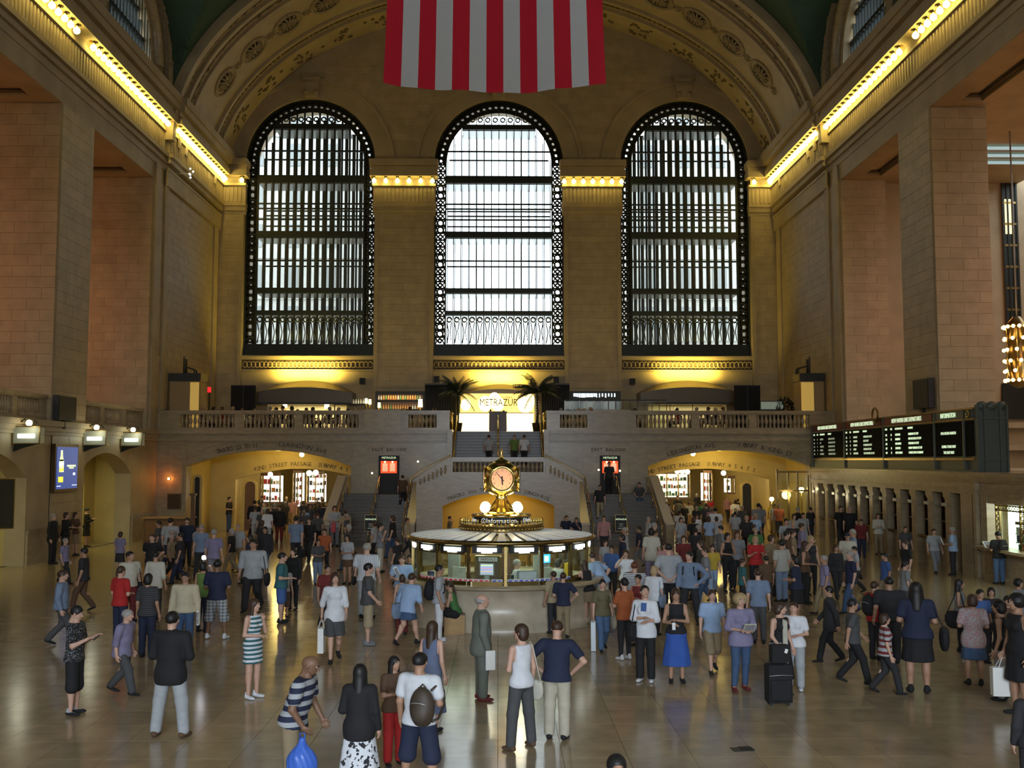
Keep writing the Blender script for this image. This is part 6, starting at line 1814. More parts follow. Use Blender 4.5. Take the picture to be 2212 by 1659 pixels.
# head with brow, nose, lips, chin, ears
def head_f(P):
    t = elli(P, (0, -.012, .022), (.076, .096, .092))
    t = smin(t, elli(P, (0, .022, -.045), (.056, .062, .062)), .035)
    t = smin(t, elli(P, (0, .062, -.088), (.022, .018, .018)), .025)
    t = smin(t, cone(P, (0, .080, .012), (0, .104, -.022), .008, .013), .014)
    t = smin(t, elli(P, (0, .083, .032), (.045, .014, .010)), .014)
    t = smin(t, elli(P, (0, .083, -.056), (.022, .012, .010)), .010)
    for q in (-1, 1):
        t = smin(t, elli(P, (q * .078, -.008, -.006), (.010, .018, .030)), .010)
        t = -smin(-t, elli(P, (q * .030, .094, .012), (.017, .014, .010)), .010)
    return smin(t, cone(P, (0, -.02, -.06), (0, -.035, -.16), .052, .052), .03)
HEADV, HEADF = surf_net(lambda X, Y, Z: head_f((X, Y, Z)), (-.11, -.13, -.17), (.11, .13, .14), .0085)
def hand_f(P):   # +x side of thumb, fingers along -z, palm facing +y
    t = elli(P, (0, 0, -.045), (.040, .018, .050)); t = smin(t, cone(P, (0, 0, .01), (0, 0, -.03), .024, .026), .02)
    for x, L in ((.030, .070), (.011, .080), (-.009, .074), (-.028, .056)):
        t = smin(t, cone(P, (x, 0, -.08), (x * 1.1, .010, -.08 - L * .5), .0092, .0086), .008)
        t = smin(t, cone(P, (x * 1.1, .010, -.08 - L * .5), (x * 1.08, .030, -.08 - L * .88), .0085, .0072), .006)
    t = smin(t, cone(P, (.034, .004, -.035), (.058, .018, -.072), .013, .010), .012)
    return smin(t, cone(P, (.058, .018, -.072), (.056, .030, -.098), .0098, .008), .006)
HANDV, HANDF = surf_net(lambda X, Y, Z: hand_f((X, Y, Z)), (-.06, -.04, -.18), (.09, .06, .05), .0065)
def shoe_f(P, sole=.012):
    t = smin(elli(P, (0, -.03, .045), (.040, .060, .045)), elli(P, (0, .075, .028), (.045, .095, .034)), .03)
    t = smin(t, cone(P, (0, -.03, .06), (0, -.03, .10), .040, .038), .02)
    return np.maximum(t, -(P[2] - .004))
def foot_extra(mb, pos, yaw=0): pass
LIPS = mat('lips', (.30, .09, .07), .5); EYE = mat('eye_dark', (.02, .015, .012), .3); EYEW = mat('eye_white', (.6, .58, .55), .4)
SKIN = {k: mat('skin_' + k, c, .55) for k, c in {'light': (.55, .33, .24), 'tan': (.40, .225, .145), 'brown': (.20, .105, .062), 'dark': (.085, .045, .03)}.items()}
HAIRC = {k: mat('hair_' + k, c, .55) for k, c in {'black': (.008, .007, .007), 'brown': (.045, .022, .012), 'grey': (.30, .29, .27), 'blond': (.40, .29, .15), 'white': (.5, .48, .45), 'red': (.12, .035, .015)}.items()}
def add_to(mb, V, F, M, mi=0, flip=False):
    A = np.asarray(M)[:3, :3]; t = np.asarray(M)[:3, 3]
    W = V @ A.T + t; off = len(mb.v)
    mb.v += [tuple(map(float, v)) for v in W]
    for q in F:
        q = [int(i) + off for i in q]
        mb.f.append(tuple(q[::-1]) if flip else tuple(q)); mb.m.append(mi); mb.sm.append(True)
def body_mesh(pose, key, turn, nod, fine):
    k = ('body',) + key + (turn, nod, fine)
    def extra(mb):
        M = Matrix.Translation(pose.head) @ Matrix.Rotation(-R(turn), 4, 'Z') @ Matrix.Rotation(-R(nod + pose.lean * .5), 4, 'X')
        add_to(mb, HEADV, HEADF, M)
        face = MB()
        for q in (-1, 1):
            face.sphere((q * .030, .080, .012), .0115, 8, 6, 2, (1.2, .8, .8)); face.sphere((q * .030, .088, .012), .0055, 6, 5, 1)
            face.tube([(q * .014, .092, .032), (q * .030, .092, .037), (q * .046, .082, .032)], .0042, 4, 1)
        face.sphere((0, .090, -.054), .012, 8, 5, 3, (1.9, .5, .6))
        for v in range(len(face.v)): pass
        off = len(mb.v); mb.v += [tuple(M @ Vector(v)) for v in face.v]
        for f, m_, s_ in zip(face.f, face.m, face.sm): mb.f.append(tuple(i + off for i in f)); mb.m.append(m_); mb.sm.append(True)
        for i in (0, 1):
            dr = Vector(pose.wr[i] - pose.el[i]).normalized(); z = -dr
            pal = Vector((-1 if i == 0 else 1, .35, 0)) if abs(dr.z) > .6 else Vector((0, .2, -1) if dr.z > -.3 else (0, 1, 0))
            y = (pal - pal.project(z)).normalized(); x = y.cross(z)
            fl = i == 1
            B = Matrix(((x.x, y.x, z.x, 0), (x.y, y.y, z.y, 0), (x.z, y.z, z.z, 0), (0, 0, 0, 1)))
            thumb = x if x.y + x.z * .5 > 0 else None
            S = Matrix.Scale(-1, 4, (1, 0, 0)) if thumb is None else Matrix.Identity(4)
            add_to(mb, HANDV, HANDF, Matrix.Translation(pose.wr[i]) @ B @ S, 0, flip=(thumb is None))
    return net_mesh(k, pose.body, (-.55, -.55, .06), (.55, .75, 1.60), .0165 if fine else .024, 'body', [SKIN['light'], EYE, EYEW, LIPS], extra)
def shell(pose, key, part, kind, fine):
    f = (lambda P: pose.top(P, kind)) if part == 'top' else (lambda P: pose.bottom(P, kind))
    h = .016 if fine else .023
    if part == 'top': lo, hi = (-.50, -.50, .20 if pose.legs == 'sit' else .62), (.50, .75, 1.62)
    else: lo, hi = (-.42, -.42, .05), (.42, .60, 1.08)
    return net_mesh((part, kind) + key + (fine,), f, lo, hi, h, part, [BLACK])
def hair_f(kind):
    def f(P):
        cap = elli(P, (0, -.016, .030), (.086, .106, .098))
        inner = elli(P, (0, .055, -.020), (.070, .075, .085))
        face = np.maximum(P[1] - .035, -(P[1] - .035))
        if kind == 'short':
            t = np.maximum(cap, -(P[2] + .045 - np.clip(P[1], 0, .2) * 1.1)); t = np.maximum(t, -elli(P, (0, .085, -.005), (.062, .06, .060)))
        elif kind == 'crop':
            t = elli(P, (0, -.014, .026), (.085, .109, .097)); t = np.maximum(t, -(P[2] + .03 - np.clip(P[1], 0, .2) * 1.2)); t = np.maximum(t, -elli(P, (0, .085, -.005), (.062, .06, .063)))
        elif kind == 'ring':   # bald crown, hair at the sides
            t = np.maximum(cap, -(P[2] + .05)); t = np.maximum(t, P[2] - .035 + np.clip(P[1], -.2, .2) * .3); t = np.maximum(t, P[1] - .02)
        elif kind in ('long', 'straight'):
            L = -.30 if kind == 'long' else -.38
            t = smin(cap, cone(P, (0, -.06, -.02), (0, -.085, L), .078, .075, 1.35), .04)
            for q in (-1, 1): t = smin(t, cone(P, (q * .066, .0, .0), (q * .078, -.01, L * .7), .026, .030), .025)
            t = np.maximum(t, -elli(P, (0, .090, -.020), (.058, .07, .072)))
        elif kind == 'bob':
            t = smin(cap, elli(P, (0, -.045, -.045), (.092, .075, .085)), .04); t = np.maximum(t, -(P[2] + .13)); t = np.maximum(t, -elli(P, (0, .085, -.018), (.058, .066, .070)))
        elif kind == 'curly':
            t = elli(P, (0, -.02, .025), (.118, .122, .118)) + .006 * np.sin(P[0] * 150) * np.sin(P[1] * 150) * np.sin(P[2] * 150); t = np.maximum(t, -(P[2] + .11)); t = np.maximum(t, -elli(P, (0, .10, -.015), (.060, .075, .070)))
        elif kind in ('bun', 'tail'):
            t = np.maximum(cap, -(P[2] + .045 - np.clip(P[1], 0, .2) * 1.2)); t = np.maximum(t, -elli(P, (0, .085, -.005), (.062, .06, .060)))
            t = smin(t, elli(P, (0, -.125, .02), (.04, .038, .04)), .012) if kind == 'bun' else smin(t, cone(P, (0, -.115, .02), (0, -.15, -.22), .026, .022), .02)
        elif kind == 'cap':
            t = np.maximum(elli(P, (0, -.012, .032), (.088, .106, .092)), -(P[2] - .012)); t = np.minimum(t, np.maximum(elli(P, (0, .105, .022), (.068, .085, .011)), -(P[1] - .05)))
        return np.maximum(t, -(elli(P, (0, -.012, .020), (.070, .090, .086)))) if kind not in ('curly', 'long', 'straight') else t
    return f
def hair_mesh(kind):
    return net_mesh(('hair', kind), hair_f(kind), (-.14, -.20, -.46), (.14, .20, .16), .0105, 'hair', [BLACK])
SHOEME = {}
def shoe_mesh(c):
    me = net_mesh(('shoe', c), shoe_f, (-.07, -.12, -.01), (.07, .19, .13), .0125, 'shoe', [BLACK]); return me
def clothmat(c, pat=None, c2=None):
    """procedural cloth, patterns in object space so that they stay with the garment"""
    nm = 'cloth_%s_%s_%s' % (c, pat, c2)
    if nm in MATS: return MATS[nm]
    m = mat(nm, c, .85, noise=.12, nscale=9.0) if not pat else mat(nm, c, .85)
    if pat:
        n, l = nt(m); b = n['Principled BSDF']; tc = n.new('ShaderNodeTexCoord'); mx = n.new('ShaderNodeMix'); mx.data_type = 'RGBA'
        mx.inputs['A'].default_value = (*c, 1); mx.inputs['B'].default_value = (*c2, 1)
        def wave(axis, freq, thr):
            sep = n.new('ShaderNodeSeparateXYZ'); l.new(tc.outputs['Object'], sep.inputs[0])
            mu = n.new('ShaderNodeMath'); mu.operation = 'MULTIPLY'; mu.inputs[1].default_value = freq * 2 * math.pi; l.new(sep.outputs[axis], mu.inputs[0])
            si = n.new('ShaderNodeMath'); si.operation = 'SINE'; l.new(mu.outputs[0], si.inputs[0])
            gt = n.new('ShaderNodeMath'); gt.operation = 'GREATER_THAN'; gt.inputs[1].default_value = thr; l.new(si.outputs[0], gt.inputs[0]); return gt.outputs[0]
        if pat == 'stripe': f = wave('Z', 13, .0)
        elif pat == 'wide': f = wave('Z', 8, .1)
        elif pat == 'fine': f = wave('Z', 26, .3)
        elif pat == 'pin': f = wave('X', 28, .6)
        elif pat == 'plaid':
            a_, b_ = wave('Z', 14, .4), wave('X', 14, .4); ad = n.new('ShaderNodeMath'); ad.operation = 'ADD'; l.new(a_, ad.inputs[0]); l.new(b_, ad.inputs[1])
            hf = n.new('ShaderNodeMath'); hf.operation = 'MULTIPLY'; hf.inputs[1].default_value = .5; l.new(ad.outputs[0], hf.inputs[0]); f = hf.outputs[0]
        else:
            sc, thr = {'floral': (16, .56), 'speck': (55, .60), 'print': (30, .56), 'mottle': (40, .5)}[pat]
            t = n.new('ShaderNodeTexNoise'); t.inputs['Scale'].default_value = sc; t.inputs['Detail'].default_value = 3; l.new(tc.outputs['Object'], t.inputs['Vector'])
            gt = n.new('ShaderNodeMath'); gt.operation = 'GREATER_THAN'; gt.inputs[1].default_value = thr; l.new(t.outputs['Fac'], gt.inputs[0]); f = gt.outputs[0]
        l.new(f, mx.inputs['Factor']); l.new(mx.outputs['Result'], b.inputs['Base Color'])
    return m
C = dict(black=(.010, .010, .012), dark=(.022, .022, .026), navy=(.014, .02, .05), blue=(.05, .11, .30), sky=(.30, .42, .62), denim=(.045, .085, .17), jeans=(.07, .13, .24), white=(.66, .68, .72), offw=(.52, .50, .42), cream=(.50, .44, .31),
         grey=(.20, .21, .23), dgrey=(.065, .067, .07), ltgrey=(.36, .38, .40), khaki=(.26, .20, .12), tan=(.36, .29, .18), beige=(.46, .42, .33), olive=(.13, .115, .06), green=(.06, .17, .05), teal=(.03, .12, .14), red=(.42, .018, .018), dred=(.15, .02, .02),
         orange=(.38, .10, .03), brown=(.10, .055, .03), greygreen=(.135, .15, .125), royal=(.03, .09, .36), mauve=(.22, .20, .32), pink=(.42, .22, .22), steel=(.17, .23, .34), lime=(.13, .22, .05), bluegrey=(.12, .15, .24), yellow=(.5, .36, .05))
PEOPLE = {}
def setmat(o, mats):
    for i, m in enumerate(mats):
        o.material_slots[i].link = 'OBJECT'; o.material_slots[i].material = m
def person(key, x, y, face, h, label, legs='stand', L='down', Rr='down', lean=0, fem=False, top='tee', tc='grey', bot='pants', bc='dark', hair='short', hc='black', skin='light', shoe='black',
           turn=0, nod=0, z=0.0, wide=1.0, group=None, seat=None):
    fine = math.hypot(x, y) < 23.5
    pose = Pose(legs, L, Rr, lean, fem); kk = (legs, L, Rr, lean, fem)
    s = h / 1.75
    rz = -R(face)          # 0 = looks away from the camera, 90 = looks right, 180 = towards it
    o = empty('person', (x, y, z), rz); o.scale = (s * wide, s * wide, s); tag(o, label, 'person', group)
    b = inst('body', body_mesh(pose, kk, turn, nod, fine), o); setmat(b, [SKIN[skin], EYE, EYEW, LIPS if skin == 'light' else SKIN[skin]])
    def cm(q): return clothmat(C[q]) if isinstance(q, str) else clothmat(C[q[0]], q[1], C[q[2]])
    if top:
        t = inst({'tank': 'top', 'tee': 'shirt', 'long': 'shirt', 'jacket': 'jacket', 'blouse': 'blouse', 'tunic': 'top'}[top], shell(pose, kk, 'top', top, fine), o); setmat(t, [cm(tc)])
    if bot:
        t = inst({'skirt': 'skirt', 'midi': 'skirt', 'mini': 'skirt', 'shorts': 'shorts', 'long_shorts': 'shorts', 'mini_shorts': 'shorts'}.get(bot, 'trousers'), shell(pose, kk, 'bottom', bot, fine), o); setmat(t, [cm(bc)])
    for i in (0, 1):
        a = pose.leg[i][1]; sh = inst('shoe', shoe_mesh(0), o, (a[0], a[1], max(0, a[2] - .09)), (R(-22) if a[2] > .12 else 0, 0, R(-8 if i == 0 else 8))); setmat(sh, [cm(shoe)])
    if hair:
        M = Matrix.Translation(pose.head) @ Matrix.Rotation(-R(turn), 4, 'Z') @ Matrix.Rotation(-R(nod + lean * .5), 4, 'X')
        hh = inst('cap' if hair == 'cap' else 'hair', hair_mesh(hair), o); hh.matrix_local = M; setmat(hh, [HAIRC[hc] if hc in HAIRC else cm(hc)])
        if hair == 'cap': 
            h2 = inst('hair', hair_mesh('crop'), o); h2.matrix_local = M @ Matrix.Scale(.97, 4); setmat(h2, [HAIRC['black']])
    W = Matrix.LocRotScale(Vector((x, y, z)), Euler((0, 0, rz)), Vector((s * wide, s * wide, s)))
    P = {'hr': W @ Vector(pose.wr[0]), 'hl': W @ Vector(pose.wr[1]), 'sr': W @ Vector(pose.sh[0]), 'sl': W @ Vector(pose.sh[1]), 'M': W, 'pose': pose, 'rz': rz, 's': s, 'o': o}
    if key: PEOPLE[key] = P
    return P
def at_floor(px, pyf): 
    p = onZ(px, pyf); return p.x, p.y
def P(key, px, yt, yf, face, label, **kw):
    x, y = at_floor(px, yf); h = max(1.05, min(1.98, onY(px, yt, y).z))
    return person(key, x, y, face, h, label, **kw)
# ---------------------------------------------------------------- things carried
def local(k): return PEOPLE[k]['M'], PEOPLE[k]['pose']
def matc(c): return clothmat(C[c]) if isinstance(c, str) else c
def backpack(k, label, c='black', side=0.0, z=1.22):
    M, p = local(k); o = tag(empty('backpack', M @ Vector((side, -.20, z - p.drop)), PEOPLE[k]['rz']), label, 'backpack'); s = PEOPLE[k]['s']; o.scale = (s, s, s)
    me = net_mesh(('bp',), lambda Q: smin(np.maximum(elli(Q, (0, -.02, .0), (.165, .125, .25)), -(Q[2] + .22)), elli(Q, (0, -.09, -.07), (.12, .07, .12)), .02), (-.2, -.2, -.28), (.2, .15, .28), .014, 'pack_body', [BLACK])
    b = inst('pack_body', me, o); setmat(b, [matc(c)])
    for q in (-1, 1):
        mb = MB(); mb.tube([(q * .09, .06, .20), (q * .11, .20, .25), (q * .13, .34, .14), (q * .14, .33, -.02), (q * .14, .16, -.16), (q * .10, .06, -.18)], .017, 5); mb.build('shoulder_strap', matc(c), o)
    mb = MB(); mb.tube([(-.11, -.135, .06), (-.05, -.155, .08), (.05, -.155, .08), (.11, -.135, .06)], .006, 4); mb.build('zip', SILVER, o)
    mb = MB(); mb.tube([(-.04, .0, .24), (0, -.01, .285), (.04, 0, .24)], .010, 5); mb.build('carry_loop', matc(c), o)
    return o
def handbag(k, label, c='black', side=1, size=.30, strap=True, z=.92, y=-.02, out=.235, cat='handbag', wpx=1.0):
    M, p = local(k); o = tag(empty('handbag', M @ Vector((side * out, y, z - p.drop)), PEOPLE[k]['rz'] + math.pi / 2), label, cat)
    w, h = size * wpx, size
    me = net_mesh(('hb',), lambda Q: np.maximum(elli(Q, (0, 0, -.02), (.52, .24, .52)), np.maximum(Q[2] - .34, -(Q[2] + .46))), (-.6, -.3, -.6), (.6, .3, .5), .06, 'bag_body', [BLACK])
    b = inst('bag_body', me, o, (0, 0, -h * .3), None, (w, h * .75, h)); setmat(b, [matc(c)])
    mb = MB(); mb.box(-w * .40, w * .40, -h * .10, h * .10, -.012 - 0.0, .008); mb.build('bag_rim', matc(c), o)
    if strap:
        inv = o.matrix_basis.inverted() if False else (Matrix.Translation(o.location) @ Matrix.Rotation(o.rotation_euler.z, 4, 'Z')).inverted()
        shp = inv @ (PEOPLE[k]['sr'] if side > 0 else PEOPLE[k]['sl']); shp.z += .075
        mb = MB(); mb.tube([(-w * .38, 0, 0), (shp.x - .05, shp.y * .9 - .0, shp.z - .06), (shp.x, shp.y, shp.z), (shp.x + .05, shp.y * .9, shp.z - .06), (w * .38, 0, 0)], .011, 5); mb.build('bag_strap', matc(c), o)
    return o
def tote(k, hand, label, c=CARD_W, w=.34, h=.40, d=.10, cat='bag', drop=.16, taper=1.0):
    hp = PEOPLE[k][hand]; o = tag(empty('shopping_bag', (hp.x, hp.y, hp.z - .10), PEOPLE[k]['rz'] + 1.3), label, cat)
    m = matc(c); zb = max(-h - drop, -hp.z + .10 + .01)
    mb = MB(); mb.hexa([(-w / 2 * taper, -d / 2, zb), (w / 2 * taper, -d / 2, zb), (w / 2 * taper, d / 2, zb), (-w / 2 * taper, d / 2, zb), (-w / 2, -d / 2, zb + h), (w / 2, -d / 2, zb + h), (w / 2, d / 2, zb + h), (-w / 2, d / 2, zb + h)]); mb.build('bag_body', m, o)
    for q in (-1, 1):
        mb = MB(); mb.tube([(-w * .28, q * d / 2, zb + h), (-w * .1, q * .02, -.01), (w * .1, q * .02, -.01), (w * .28, q * d / 2, zb + h)], .008, 4); mb.build('bag_handle', m, o)
    return o
def held(k, hand, name, label, cat, dims, m, off=(0, .06, .0), rot=(0, 0, 0), extra=None):
    hp = PEOPLE[k][hand]; W = PEOPLE[k]['M'].to_quaternion() @ Vector(off)
    o = tag(empty(name, hp + W, PEOPLE[k]['rz']), label, cat)
    b = inst({'newspaper': 'paper_sheet', 'phone': 'phone_case', 'cup': 'cup_body', 'camera': 'camera_body'}.get(name, name + '_body'), unit(m), o, (0, 0, 0), rot, dims)
    if name == 'newspaper': inst('paper_print', unit(mat('news_print', (.30, .31, .34), .8, noise=.6, nscale=60)), o, (0, 0, 0), rot, (dims[0] * .8, dims[1] * 1.1, dims[2] * .85))
    if name == 'phone': inst('phone_screen', unit(mat('phone_glow', (.8, .9, 1), .4, emit=(.8, .95, 1), es=2)), o, (0, -dims[1] * .5, 0), rot, (dims[0] * .8, dims[1] * .3, dims[2] * .8))
    if name == 'camera': inst('camera_lens', unit(BLACK), o, (0, dims[1] * .6, 0), rot, (dims[0] * .4, dims[1] * .5, dims[2] * .5))
    return o

# ---------------------------------------------------------------- the people in the foreground
P('boy', 158, 1308, 1543, 92, 'person in a speckled black shirt and long black shorts looking at a phone, far left', top='tee', tc=('black', 'speck', 'ltgrey'), bot='long_shorts', bc='black', shoe=('ltgrey', 'wide', 'black'), L='phone', Rr='phone', nod=18, wide=.98)
held('boy', 'hr', 'phone', 'small glowing phone in the hands of the person in the speckled shirt', 'phone', (.07, .015, .11), BLACK, (0, .14, .02), (R(-50), 0, 0))
P('suit', 366, 1320, 1592, 8, 'person in a black jacket and white trousers seen from behind, lower left', top='jacket', tc='black', bot='bell', bc='ltgrey', L='belly', Rr='belly', wide=1.10, legs='wide', shoe='brown')
P('striped_girl', 545, 1292, 1508, 120, 'woman in a teal and white striped sleeveless dress with a hand at her chin', fem=True, top='tank', tc=('white', 'stripe', 'teal'), bot='mini', bc=('white', 'stripe', 'teal'), L='face', Rr='belly', hair='long', hc='brown', shoe='white', turn=-12)
P('cream', 397, 1235, 1408, 176, 'man in a loose cream shirt and blue jeans facing the viewpoint', top='long', tc='cream', bot='pants', bc='denim', hair='crop', skin='tan', wide=1.12, nod=14)
held('cream', 'hl', 'newspaper', 'folded white paper in the hand of the man in the cream shirt', 'paper', (.05, .14, .30), CARD_W, (-.02, .02, -.12))
P('navy_plaid', 467, 1208, 1380, 6, 'man in a navy t-shirt and grey plaid shorts seen from behind', tc='navy', bot='long_shorts', bc=('ltgrey', 'plaid', 'dgrey'), shoe='white', L='belly', Rr='belly', skin='brown', legs='wide', wide=1.08)
P('lime', 436, 1212, 1366, 20, 'person in a green sleeveless top and dark jeans left of the plaid shorts', fem=True, top='tank', tc='lime', bot='slim', bc='navy', L='down', Rr='cam', skin='tan', hair='bob')
P('teal', 607, 1193, 1345, 85, 'person in a dark teal shirt facing right behind the boy in the print shirt', tc='teal', bot='shorts', bc='blue', hair='short', wide=1.12, Rr='belly')
P('print_boy', 613, 1220, 1335, 150, 'boy in a pale print shirt and brown shorts in front of the teal shirt', tc=('ltgrey', 'print', 'steel'), bot='long_shorts', bc='brown', skin='tan')
P('dark_behind', 632, 1183, 1318, 200, 'person in black behind the boy in the print shirt', fem=True, top='long', tc='black', bot='slim', bc='black', hair='bob')
P('khaki_man', 794, 1216, 1393, 82, 'man in a dark t-shirt and khaki shorts facing right with a hand in his pocket', tc='dgrey', bot='long_shorts', bc='tan', L='down', Rr='handle', shoe='grey', wide=1.02)
P('white_skirt', 722, 1232, 1428, 165, 'woman in a loose white top and dark grey skirt walking forward', fem=True, legs='walk', top='blouse', tc='white', bot='skirt', bc='dgrey', hair='long', hc='brown', L='fwd', Rr='back')
tote('white_skirt', 'hr', 'long white shopping bag carried by the woman in the white top and dark skirt', CARD_W, .26, .50, .12)
P('orange_top', 706, 1216, 1362, 150, 'person in a dark red top behind the woman in the loose white top', tc='dred', bot='pants', bc='dark', legs='walk2', skin='tan', hair='short')
P('pinstripe', 791, 1172, 1335, 10, 'man in a white pinstriped shirt with a black shoulder strap seen from behind', top='tee', tc=('white', 'pin', 'grey'), bot='pants', bc='ltgrey', hair='crop', hc='grey', wide=1.15)
handbag('pinstripe', 'black shoulder bag of the man in the pinstriped shirt', 'black', -1, .28, True, .95, -.02, .26)
P('hand_mouth', 821, 1130, 1236, 95, 'man in a grey shirt and white trousers with a hand at his mouth', tc='grey', bot='pants', bc='offw', Rr='face', L='cross', hair='short', hc='black')
P('dark_profile', 686, 1164, 1262, 150, 'person in a dark grey shirt facing left beside the yellow reflection', tc='dgrey', bot='pants', bc='steel', Rr='belly', L='belly', skin='tan')
P('woman_white_strap', 750, 1154, 1262, 200, 'woman in a white top with a dark strap left of the white trousers man', fem=True, tc='ltgrey', bot='mini', bc='brown', hair='bob', skin='tan', L='belly', Rr='belly')
P('big_pale_shirt', 545, 1160, 1320, 180, 'broad man in a pale grey open shirt carrying a dark bag', top='blouse', tc='ltgrey', bot='pants', bc='dark', hair='short', legs='walk', wide=1.2, skin='tan')
handbag('big_pale_shirt', 'dark bag at the hip of the broad man in the pale shirt', 'black', -1, .42, True, .92, .06, .3)
P('dark_suited', 571, 1135, 1245, 182, 'person in a dark coat behind the broad man in the pale shirt', top='jacket', tc='dark', bot='pants', bc='denim', legs='walk2', skin='tan')
P('back_blue_dark', 638, 1110, 1225, 5, 'person in a dark blue top walking away beside the yellow reflection', tc='steel', bot='pants', bc='dark', legs='walk', L='fwd', Rr='back')
handbag('back_blue_dark', 'large dark bag carried low by the person walking away', 'black', 1, .40, False, .62, .0, .28)
P('dred_trousers', 603, 1092, 1172, 175, 'person in a black jacket and dark red trousers near the left passage', top='jacket', tc='black', bot='pants', bc='dred', hair='short', skin='light')
P('striped_polo', 632, 1410, 1716, 100, 'bald man in a navy and pale striped polo shirt leaning forward, lower left', tc=('navy', 'wide', 'ltgrey'), top='tee', bot='pants', bc='khaki', hair=None, skin='brown', lean=14, Rr='handle', L='fwd', wide=1.16, nod=12)
hp = PEOPLE['striped_polo']['hr']; o = tag(empty('plastic_bag', (hp.x, hp.y, hp.z - .08)), 'bright blue plastic bag carried by the bald man in the striped polo', 'bag')
me = net_mesh(('plastic',), lambda Q: smin(elli(Q, (0, 0, -.36), (.19, .13, .20)), cone(Q, (0, 0, -.25), (0, 0, -.08), .09, .035), .08) + .006 * np.sin(Q[0] * 60 + Q[2] * 25) * np.sin(Q[1] * 70), (-.25, -.2, -.6), (.25, .2, .0), .014, 'bag_body', [BLACK])
b = inst('bag_body', me, o); setmat(b, [mat('plastic_blue', (.05, .14, .55), .35)])
mb = MB(); mb.tube([(-.03, 0, -.08), (-.03, 0, .0), (.03, 0, .0), (.03, 0, -.08)], .010, 5); mb.build('bag_handle', mat('plastic_blue', (.05, .14, .55), .35), o)
P('floral_skirt', 775, 1433, 1718, 6, 'woman in a black cardigan and a long white skirt with black flowers', fem=True, top='jacket', tc='black', bot='midi', bc=('white', 'floral', 'dark'), hair='straight', hc='black', L='belly', Rr='down', wide=1.05)
tote('floral_skirt', 'hl', 'white paper bag with a red panel carried by the woman in the floral skirt', CARD_W, .34, .46, .10)
o = [c for c in COL.objects if c.get('label', '').startswith('white paper bag with a red')][0]
inst('red_panel', unit(mat('panel_red', (.55, .06, .06), .6)), o, (0, 0, -.38), None, (.26, .11, .36))
P('red_trousers', 850, 1416, 1652, 150, 'woman with long dark hair in a brown top and bright red trousers', fem=True, top='tee', tc='brown', bot='bell', bc='red', hair='straight', hc='black', skin='tan', L='cross', Rr='cross', turn=-15)
P('white_tee', 905, 1408, 1712, 22, 'young man in a plain white t-shirt and navy shorts seen from behind', tc='white', bot='long_shorts', bc='navy', hair='crop', skin='tan', L='down', Rr='belly', wide=1.12, shoe='white', legs='wide')
backpack('white_tee', 'dark brown backpack slung on one shoulder of the man in the white t-shirt', mat('pack_brown', (.055, .038, .026), .6, noise=.2), .14, 1.12)
P('blue_dress', 930, 1341, 1580, 30, 'woman with long brown hair in a blue grey sleeveless dress seen from behind', fem=True, top='tank', tc='bluegrey', bot='midi', bc='bluegrey', hair='long', hc='brown', L='down', Rr='down', lean=3)
P('blue_shirt_bag', 878, 1234, 1395, 30, 'man in a light blue shirt with a dark bag bending forward', top='blouse', tc='sky', bot='mini', bc='denim', hair='short', hc='brown', lean=16, legs='walk', wide=1.12, L='down', Rr='fwd')
handbag('blue_shirt_bag', 'grey blue bag on the back of the man in the light blue shirt', 'steel', -1, .42, True, 1.02, -.16, .12)
P('white_trousers', 948, 1219, 1384, 88, 'man in a pale grey t-shirt and white trousers with a black backpack facing right', tc='ltgrey', bot='pants', bc='white', hair='crop', hc='black', skin='tan', L='down', Rr='down', wide=1.02, shoe='white')
backpack('white_trousers', 'black backpack on the man in the white trousers', 'black', .0, 1.15)
x, y = BOXSEAT
person('seated', x + .04, y - .10, -82, 1.62, 'woman in a green sleeveless top seated on the wooden box by the booth', legs='sit', L='face', Rr='belly', lean=14, fem=True, top='tank', tc='green', bot='skirt', bc='black', hair='tail', hc='brown', z=0.03)
handbag('seated', 'black handbag on the lap of the seated woman in green', 'black', -1, .30, False, 1.05, .22, .12)
P('grey_suit', 1040, 1283, 1512, 78, 'grey haired man in a green grey suit facing right with a newspaper', top='jacket', tc='greygreen', bot='bell', bc='greygreen', hair='ring', hc='grey', skin='light', L='down', Rr='down', wide=1.10, shoe='dred')
held('grey_suit', 'hr', 'newspaper', 'folded newspaper in the hand of the grey haired man in the suit', 'newspaper', (.04, .16, .32), CARD_W, (.03, .03, -.17))
P('tank', 1126, 1347, 1618, 322, 'woman in a white sleeveless top and dark grey trousers seen from behind', fem=True, top='tank', tc='white', bot='bell', bc='dgrey', hair='bob', hc='brown', L='belly', Rr='down', turn=-30, legs='wide', shoe='brown')
handbag('tank', 'cream shoulder bag of the woman in the white sleeveless top', 'offw', 1, .36, True, .93, -.02, .23)
P('navy_hips', 1203, 1341, 1597, 14, 'man in a navy t-shirt and beige trousers, hands on hips, seen from behind', tc='navy', bot='bell', bc='beige', hair='crop', hc='brown', L='hips', Rr='hips', wide=1.10, nod=14, lean=4)
P('booth_navy', 1217, 1236, 1378, 10, 'man in a dark navy t-shirt and khaki trousers at the booth counter', tc='navy', bot='pants', bc='khaki', hair='short', hc='brown', L='belly', Rr='hips')
P('booth_navy2', 1196, 1233, 1368, 330, 'person in a tan top close behind the man in dark navy at the booth', tc='tan', bot='pants', bc='dark', hair='short', hc='brown', skin='tan')
P('leaner', 1272, 1208, 1350, 325, 'woman in a black top and khaki shorts leaning on the booth counter', fem=True, top='tank', tc='black', bot='mini', bc='khaki', hair='long', hc='brown', L='counter', Rr='counter', lean=16, wide=1.05)
